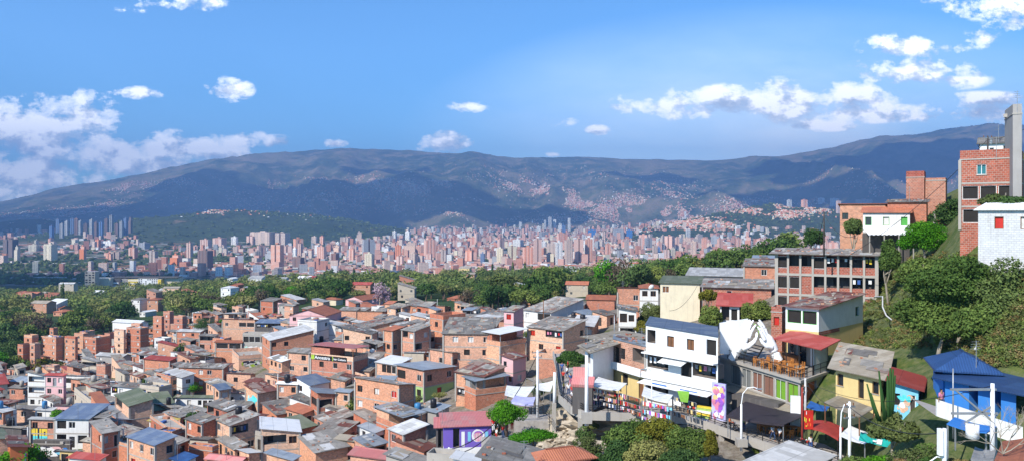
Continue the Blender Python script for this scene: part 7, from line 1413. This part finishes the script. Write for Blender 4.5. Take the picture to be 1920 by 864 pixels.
    rest = acc[270:]; g = ghxy(np.array([a[3] for a in rest]), np.array([a[1] for a in rest])); 
    for nm, sel, m, lab in (('forest', lambda i: i % 3 == 0, 'leaf_dark', 'dark trees of the dense wood between the hillside and the city'), ('woodland', lambda i: i % 3 == 1, 'leaf_mid', 'green trees of the dense wood between the hillside and the city'), ('woods', lambda i: i % 3 == 2, 'leaf_olive', 'olive trees of the dense wood between the hillside and the city')):
        s = [(a, z) for i, (a, z) in enumerate(zip(rest, g)) if sel(i)]; leaf_mass(nm, [(a[3], a[1], z + a[2] * .35) for a, z in s], [a[2] * 1.15 for a, z in s], m, 210, .115, lab, 9, .85)
    for i, (px, d, lab) in enumerate([(118, 640, 'tall slim cypress in the wood on the left'), (924, 900, 'dark slim cypress before the cream city towers'), (962, 900, 'slim cypress right of the dark one before the cream towers'), (984, 880, 'tallest slim cypress in front of the salmon tower'), (622, 1000, 'slim cypress below the orange city towers'), (664, 1000, 'slim cypress right of the one below the orange towers')]): tree(px, d, 7.5, 'cypress', label=lab, hs=1.3, rng=rng)
    tree(712, 335, 5.6, 'pink', label='pink flowering tree at the near edge of the wooded belt', rng=rng, hs=1.3); tree(1168, 300, 7, 'brown', label='bare brownish tree with pale limbs in the right wood', rng=rng, hs=1.3)
    for i in range(60):
        px = rng.uniform(-10, 1100); py = rng.uniform(600, 860); d = ray(px, py); X = (px - 960) / F * d
        if any((X - a) ** 2 + (d - b) ** 2 < (q * .8 + 1) ** 2 for a, b, q in PLACED): continue
        tree(px, d, rng.uniform(1.0, 2.0), rng.choice(['broad', 'dense', 'olive', 'bright']), rng=rng, hs=1.1, name='bush', group='bushes between the houses')
    for px, d, r_, kd in [(20, 330, 6, 'dense'), (0, 300, 6, 'broad'), (45, 292, 5, 'olive'), (75, 290, 4.5, 'gold'), (28, 285, 5, 'broad'), (100, 292, 4, 'olive'), (10, 360, 7, 'dense'), (-15, 280, 6, 'bright'), (60, 325, 4, 'dense'), (345, 262, 3.2, 'dense'), (352, 268, 3, 'broad'), (668, 140, 2.4, 'broad'), (655, 150, 2.2, 'dense'), (30, 118, 3.2, 'bright'), (60, 122, 2.4, 'bright')]: tree(px, d, r_, kd, rng=rng, group='trees of the wooded belt')

def midground():
    """houses in and beyond the belt of trees, and the yellow college building"""
    rng = random.Random(3)
    L = [(88,112,578,560,'brick_salmon','roof_tile'),(75,100,556,700,'brick_orange','roof_tile'),(20,60,553,760,'brick_red','roof_tile'),(0,40,548,900,'brick_orange','roof_tile'),(40,70,550,820,'brick_orange','roof_tile'),(100,116,585,500,'brick_salmon','roof_tile'),(84,106,570,560,'white_wall','roof_white'),(110,138,532,900,'beige_wall','roof_light'),
         (246,262,562,560,'white_wall','roof_dark'),(275,292,548,640,'brick_salmon','roof_tan'),(276,296,562,560,'brick_orange','roof_tile'),(305,335,540,800,'brick_salmon','roof_tan'),(340,362,550,700,'brick_orange','roof_tile'),(262,272,585,480,'white_wall','roof_white'),(414,432,540,560,'clean_white','roof_white'),(432,446,534,620,'brick_orange','roof_tile'),(450,462,540,600,'brick_salmon','roof_light'),
         (404,436,522,900,'white_wall','roof_white'),(465,490,522,900,'white_wall','roof_light'),(535,548,527,860,'brick_orange','roof_tile'),(535,555,530,800,'white_wall','roof_tan'),(640,660,520,1000,'brick_salmon','roof_tile'),(668,690,517,1050,'white_wall','roof_light'),(745,782,512,1100,'brick_red','roof_tile'),(728,745,511,1120,'grey_wall','roof_blue'),(800,818,520,900,'brick_salmon','roof_tile'),(800,816,532,760,'brick_orange','roof_tan'),
         (870,888,530,700,'brick_salmon','roof_tile'),(874,894,538,640,'brick_orange','roof_tile'),(935,960,520,850,'brick_orange','roof_tile'),(950,968,516,900,'white_wall','roof_white'),(1000,1012,546,520,'white_wall','roof_white'),(1000,1030,536,600,'brick_orange','roof_tile'),(838,872,560,420,'brick_red','roof_tile'),(760,790,572,390,'beige_wall','roof_tan'),(1142,1166,528,560,'brick_red','roof_tile'),(1150,1172,540,480,'brick_red','roof_tile'),(1310,1322,486,1150,'brick_orange','roof_tile'),
         (1290,1310,498,900,'brick_orange','roof_tile'),(1240,1262,492,1000,'brick_salmon','roof_tile'),(1180,1200,494,1050,'white_wall','roof_tile'),(990,1010,502,1150,'brick_salmon','roof_tile'),(1060,1080,498,1200,'white_wall','roof_tile'),(920,940,508,1150,'brick_salmon','roof_tile'),(860,880,503,1250,'yellow_wall','roof_tan'),(1320,1345,498,800,'brick_red','roof_tile'),(1345,1368,505,640,'brick_orange','roof_tan'),(1400,1430,470,1100,'brick_red','roof_tile')]
    for _ in range(34):
        px = rng.uniform(20, 1180); d = rng.uniform(380, 1150); z = float(gh(np.array([px]), np.array([d]))[0]) + 6.5; w_ = rng.uniform(9, 14) / d * F
        if d < np.interp(px, [0, 250, 500, 1180], [480, 520, 400, 330]): continue
        L.append((px, px + w_, HZ - (z - CZ) / d * F, d, rng.choice(['brick_orange', 'brick_salmon', 'white_wall', 'beige_wall', 'brick_red']), rng.choice(['roof_tile', 'roof_tile', 'roof_tan', 'roof_light', 'roof_red', 'roof_white'])))
    for xl, xr, yt, d, w, ro in L:
        house(xl, xr, xr + 4, yt, 2, w, ro, rng.choice([0, 10, 20]), rng.choice(['gable', 'hip', 'mono']), '|'.join(['w.w', 'w.']), '.|.', name='dwelling', cat='dwelling', d=d, fh=3.0, slope=.3, detail=0, depth=9)  # plain houses like those on the hillside, under a separate name
    # college
    e = empty('college_building', P(250, 545, 1120)); o = e.location; k0 = lambda px, py, dd=0.0: P(px, py, 1120 + dd) - o
    def wing(name, x0, x1, yt, yb, mat, dp=14, dd=0.0, n=0, wm='dark_opening', cells=None):
        a, b = k0(x0, yb, dd), k0(x1, yb, dd); zt = k0(x0, yt, dd).z; k = MB(); k.prism([(a.x, a.y), (b.x, b.y), (b.x, b.y + dp), (a.x, a.y + dp)], a.z - 14, zt, mat, top='far_roof_pale'); w = k.build(name, e)
        if cells:
            r = random.Random(int(x0)); k = MB(); nx, ny = cells
            for i in range(nx):
                for j in range(ny):
                    if r.random() < .25: continue
                    u = a.x + (b.x - a.x) * (i + .5) / nx; v = a.z + (zt - a.z) * (j + .6) / ny; s = (b.x - a.x) / nx * .3; q = (zt - a.z) / ny * .26; k.box((u, a.y - .02, v), (s * 2, .3, q * 2), wm)
            k.build('windows', w)
    wing('stair_tower', 159, 178, 509, 545, 'beige_wall', 12, -30, cells=(3, 8)); wing('cream_wing', 177, 207, 521, 545, 'cream_wall', 16, -10); wing('glass_wing', 207, 226, 522, 545, 'dark_wall', 16, -2, cells=(1, 4), wm='paint_white'); wing('grey_wing', 225, 240, 522, 540, 'grey_wall', 14, 0, cells=(4, 3)); wing('yellow_wing', 240, 259, 523, 540, 'yellow_paint', 14, -4, cells=(5, 3), wm='paint_white'); wing('pierced_wing', 259, 296, 522, 541, 'clean_white', 14, -4, cells=(9, 5)); wing('yellow_end', 296, 302, 523, 540, 'yellow_paint', 14, -5); wing('plain_wing', 302, 336, 520, 536, 'cream_wall', 14, 5)
    k = MB(); a, b = k0(207, 520.4, 2), k0(336, 518, 6); k.box(((a.x + b.x) / 2, a.y + 7, a.z + .6), (b.x - a.x, 18, .9), 'dark_wall'); k.build('roof', e)
    tag(e, 'long cream and yellow college building behind the wood', 'building')

# ---------------------------------------------------------------- names that single things out
LM = {'house': [('the green-walled house', 795, 710), ('the violet house', 880, 800), ('the black-signed bar', 625, 675), ('the 1UP graffiti house', 80, 800), ('the orange apartment towers', 190, 640), ('the orange graffiti house', 475, 745), ('the big white canopy roof', 940, 655), ('the rust-roofed white house', 1040, 590), ('the graffiti frame house', 478, 640),
                ('the long green-roofed house', 365, 750), ('the sports hall', 245, 605), ('the college building', 250, 530), ('the pink flowering tree', 712, 560), ('the slate canopy', 905, 740), ('the white laundry house', 1280, 640), ('the cream block house', 1275, 540), ('the blue slate roof', 135, 780), ('the big white balcony house', 235, 740), ('the mustard roof', 300, 790), ('the tall brick house', 840, 620)],
      'tower': [('the red twin towers', 1090, 460), ('the tallest white towers', 1040, 420), ('the cream city towers', 950, 475), ('the lone orange tower', 520, 480), ('the dark tower wall', 180, 430), ('the college building', 250, 520), ('the white ridge towers', 1540, 375), ('the blue glazed tower', 1235, 470), ('the pale tower row', 500, 445), ('the salmon twin slabs', 610, 475), ('the cream slab', 692, 485), ('the wooded hill', 1450, 430), ('the stadium side', 800, 450)],
      'tree': [('the pink flowering tree', 712, 560), ('the college building', 250, 540), ('the sports hall', 245, 600), ('the orange apartment towers', 110, 640), ('the slim cypress', 118, 560), ('the tile-roofed house', 630, 560), ('the cream city towers', 950, 510), ('the rust-roofed white house', 1040, 580), ('the bare brownish tree', 1168, 520), ('the white villa', 424, 545), ('the hillside edge', 850, 580), ('the cream block house', 1290, 530), ('the tiled villa', 878, 540)]}
LM['bush'] = LM['house']
ORD = ['nearest', 'second', 'third', 'fourth', 'fifth', 'sixth', 'seventh', 'eighth', 'ninth', 'tenth', 'eleventh', 'twelfth', 'thirteenth', 'fourteenth', 'fifteenth', 'sixteenth', 'seventeenth', 'eighteenth', 'nineteenth', 'twentieth', 'twenty-first', 'twenty-second', 'twenty-third', 'twenty-fourth', 'twenty-fifth', 'twenty-sixth', 'twenty-seventh', 'twenty-eighth', 'twenty-ninth', 'thirtieth']
def name_things():
    groups = {}
    for e, desc, kind, px, py, d in THINGS:
        lm = LM[kind]; best = min(lm, key=lambda l: (px - l[1]) ** 2 + ((py - l[2]) * 1.6) ** 2); dx, dy = px - best[1], py - best[2]
        side = ('right of' if dx > 0 else 'left of') if abs(dx) > abs(dy) * 1.3 else ('up behind' if dy < 0 else 'down in front of')
        groups.setdefault((desc, best[0], side), []).append((dx * dx + dy * dy, e))
    for (desc, l, side), v in groups.items():
        v.sort(key=lambda t: t[0])
        for i, (_, e) in enumerate(v): e['label'] = f"{desc}, {side} {l}" if len(v) == 1 else f"{desc}, {ORD[i] if i < len(ORD) else 'farthest'} {side} {l}"

setup_materials(); world(); terrain(); haze(); overhead_clouds(); city(); favela(); street(); shops(); poles(); midground(); people(); vegetation(); name_things()
print('THINGS', len(THINGS), 'OBJ', len(bpy.data.objects))
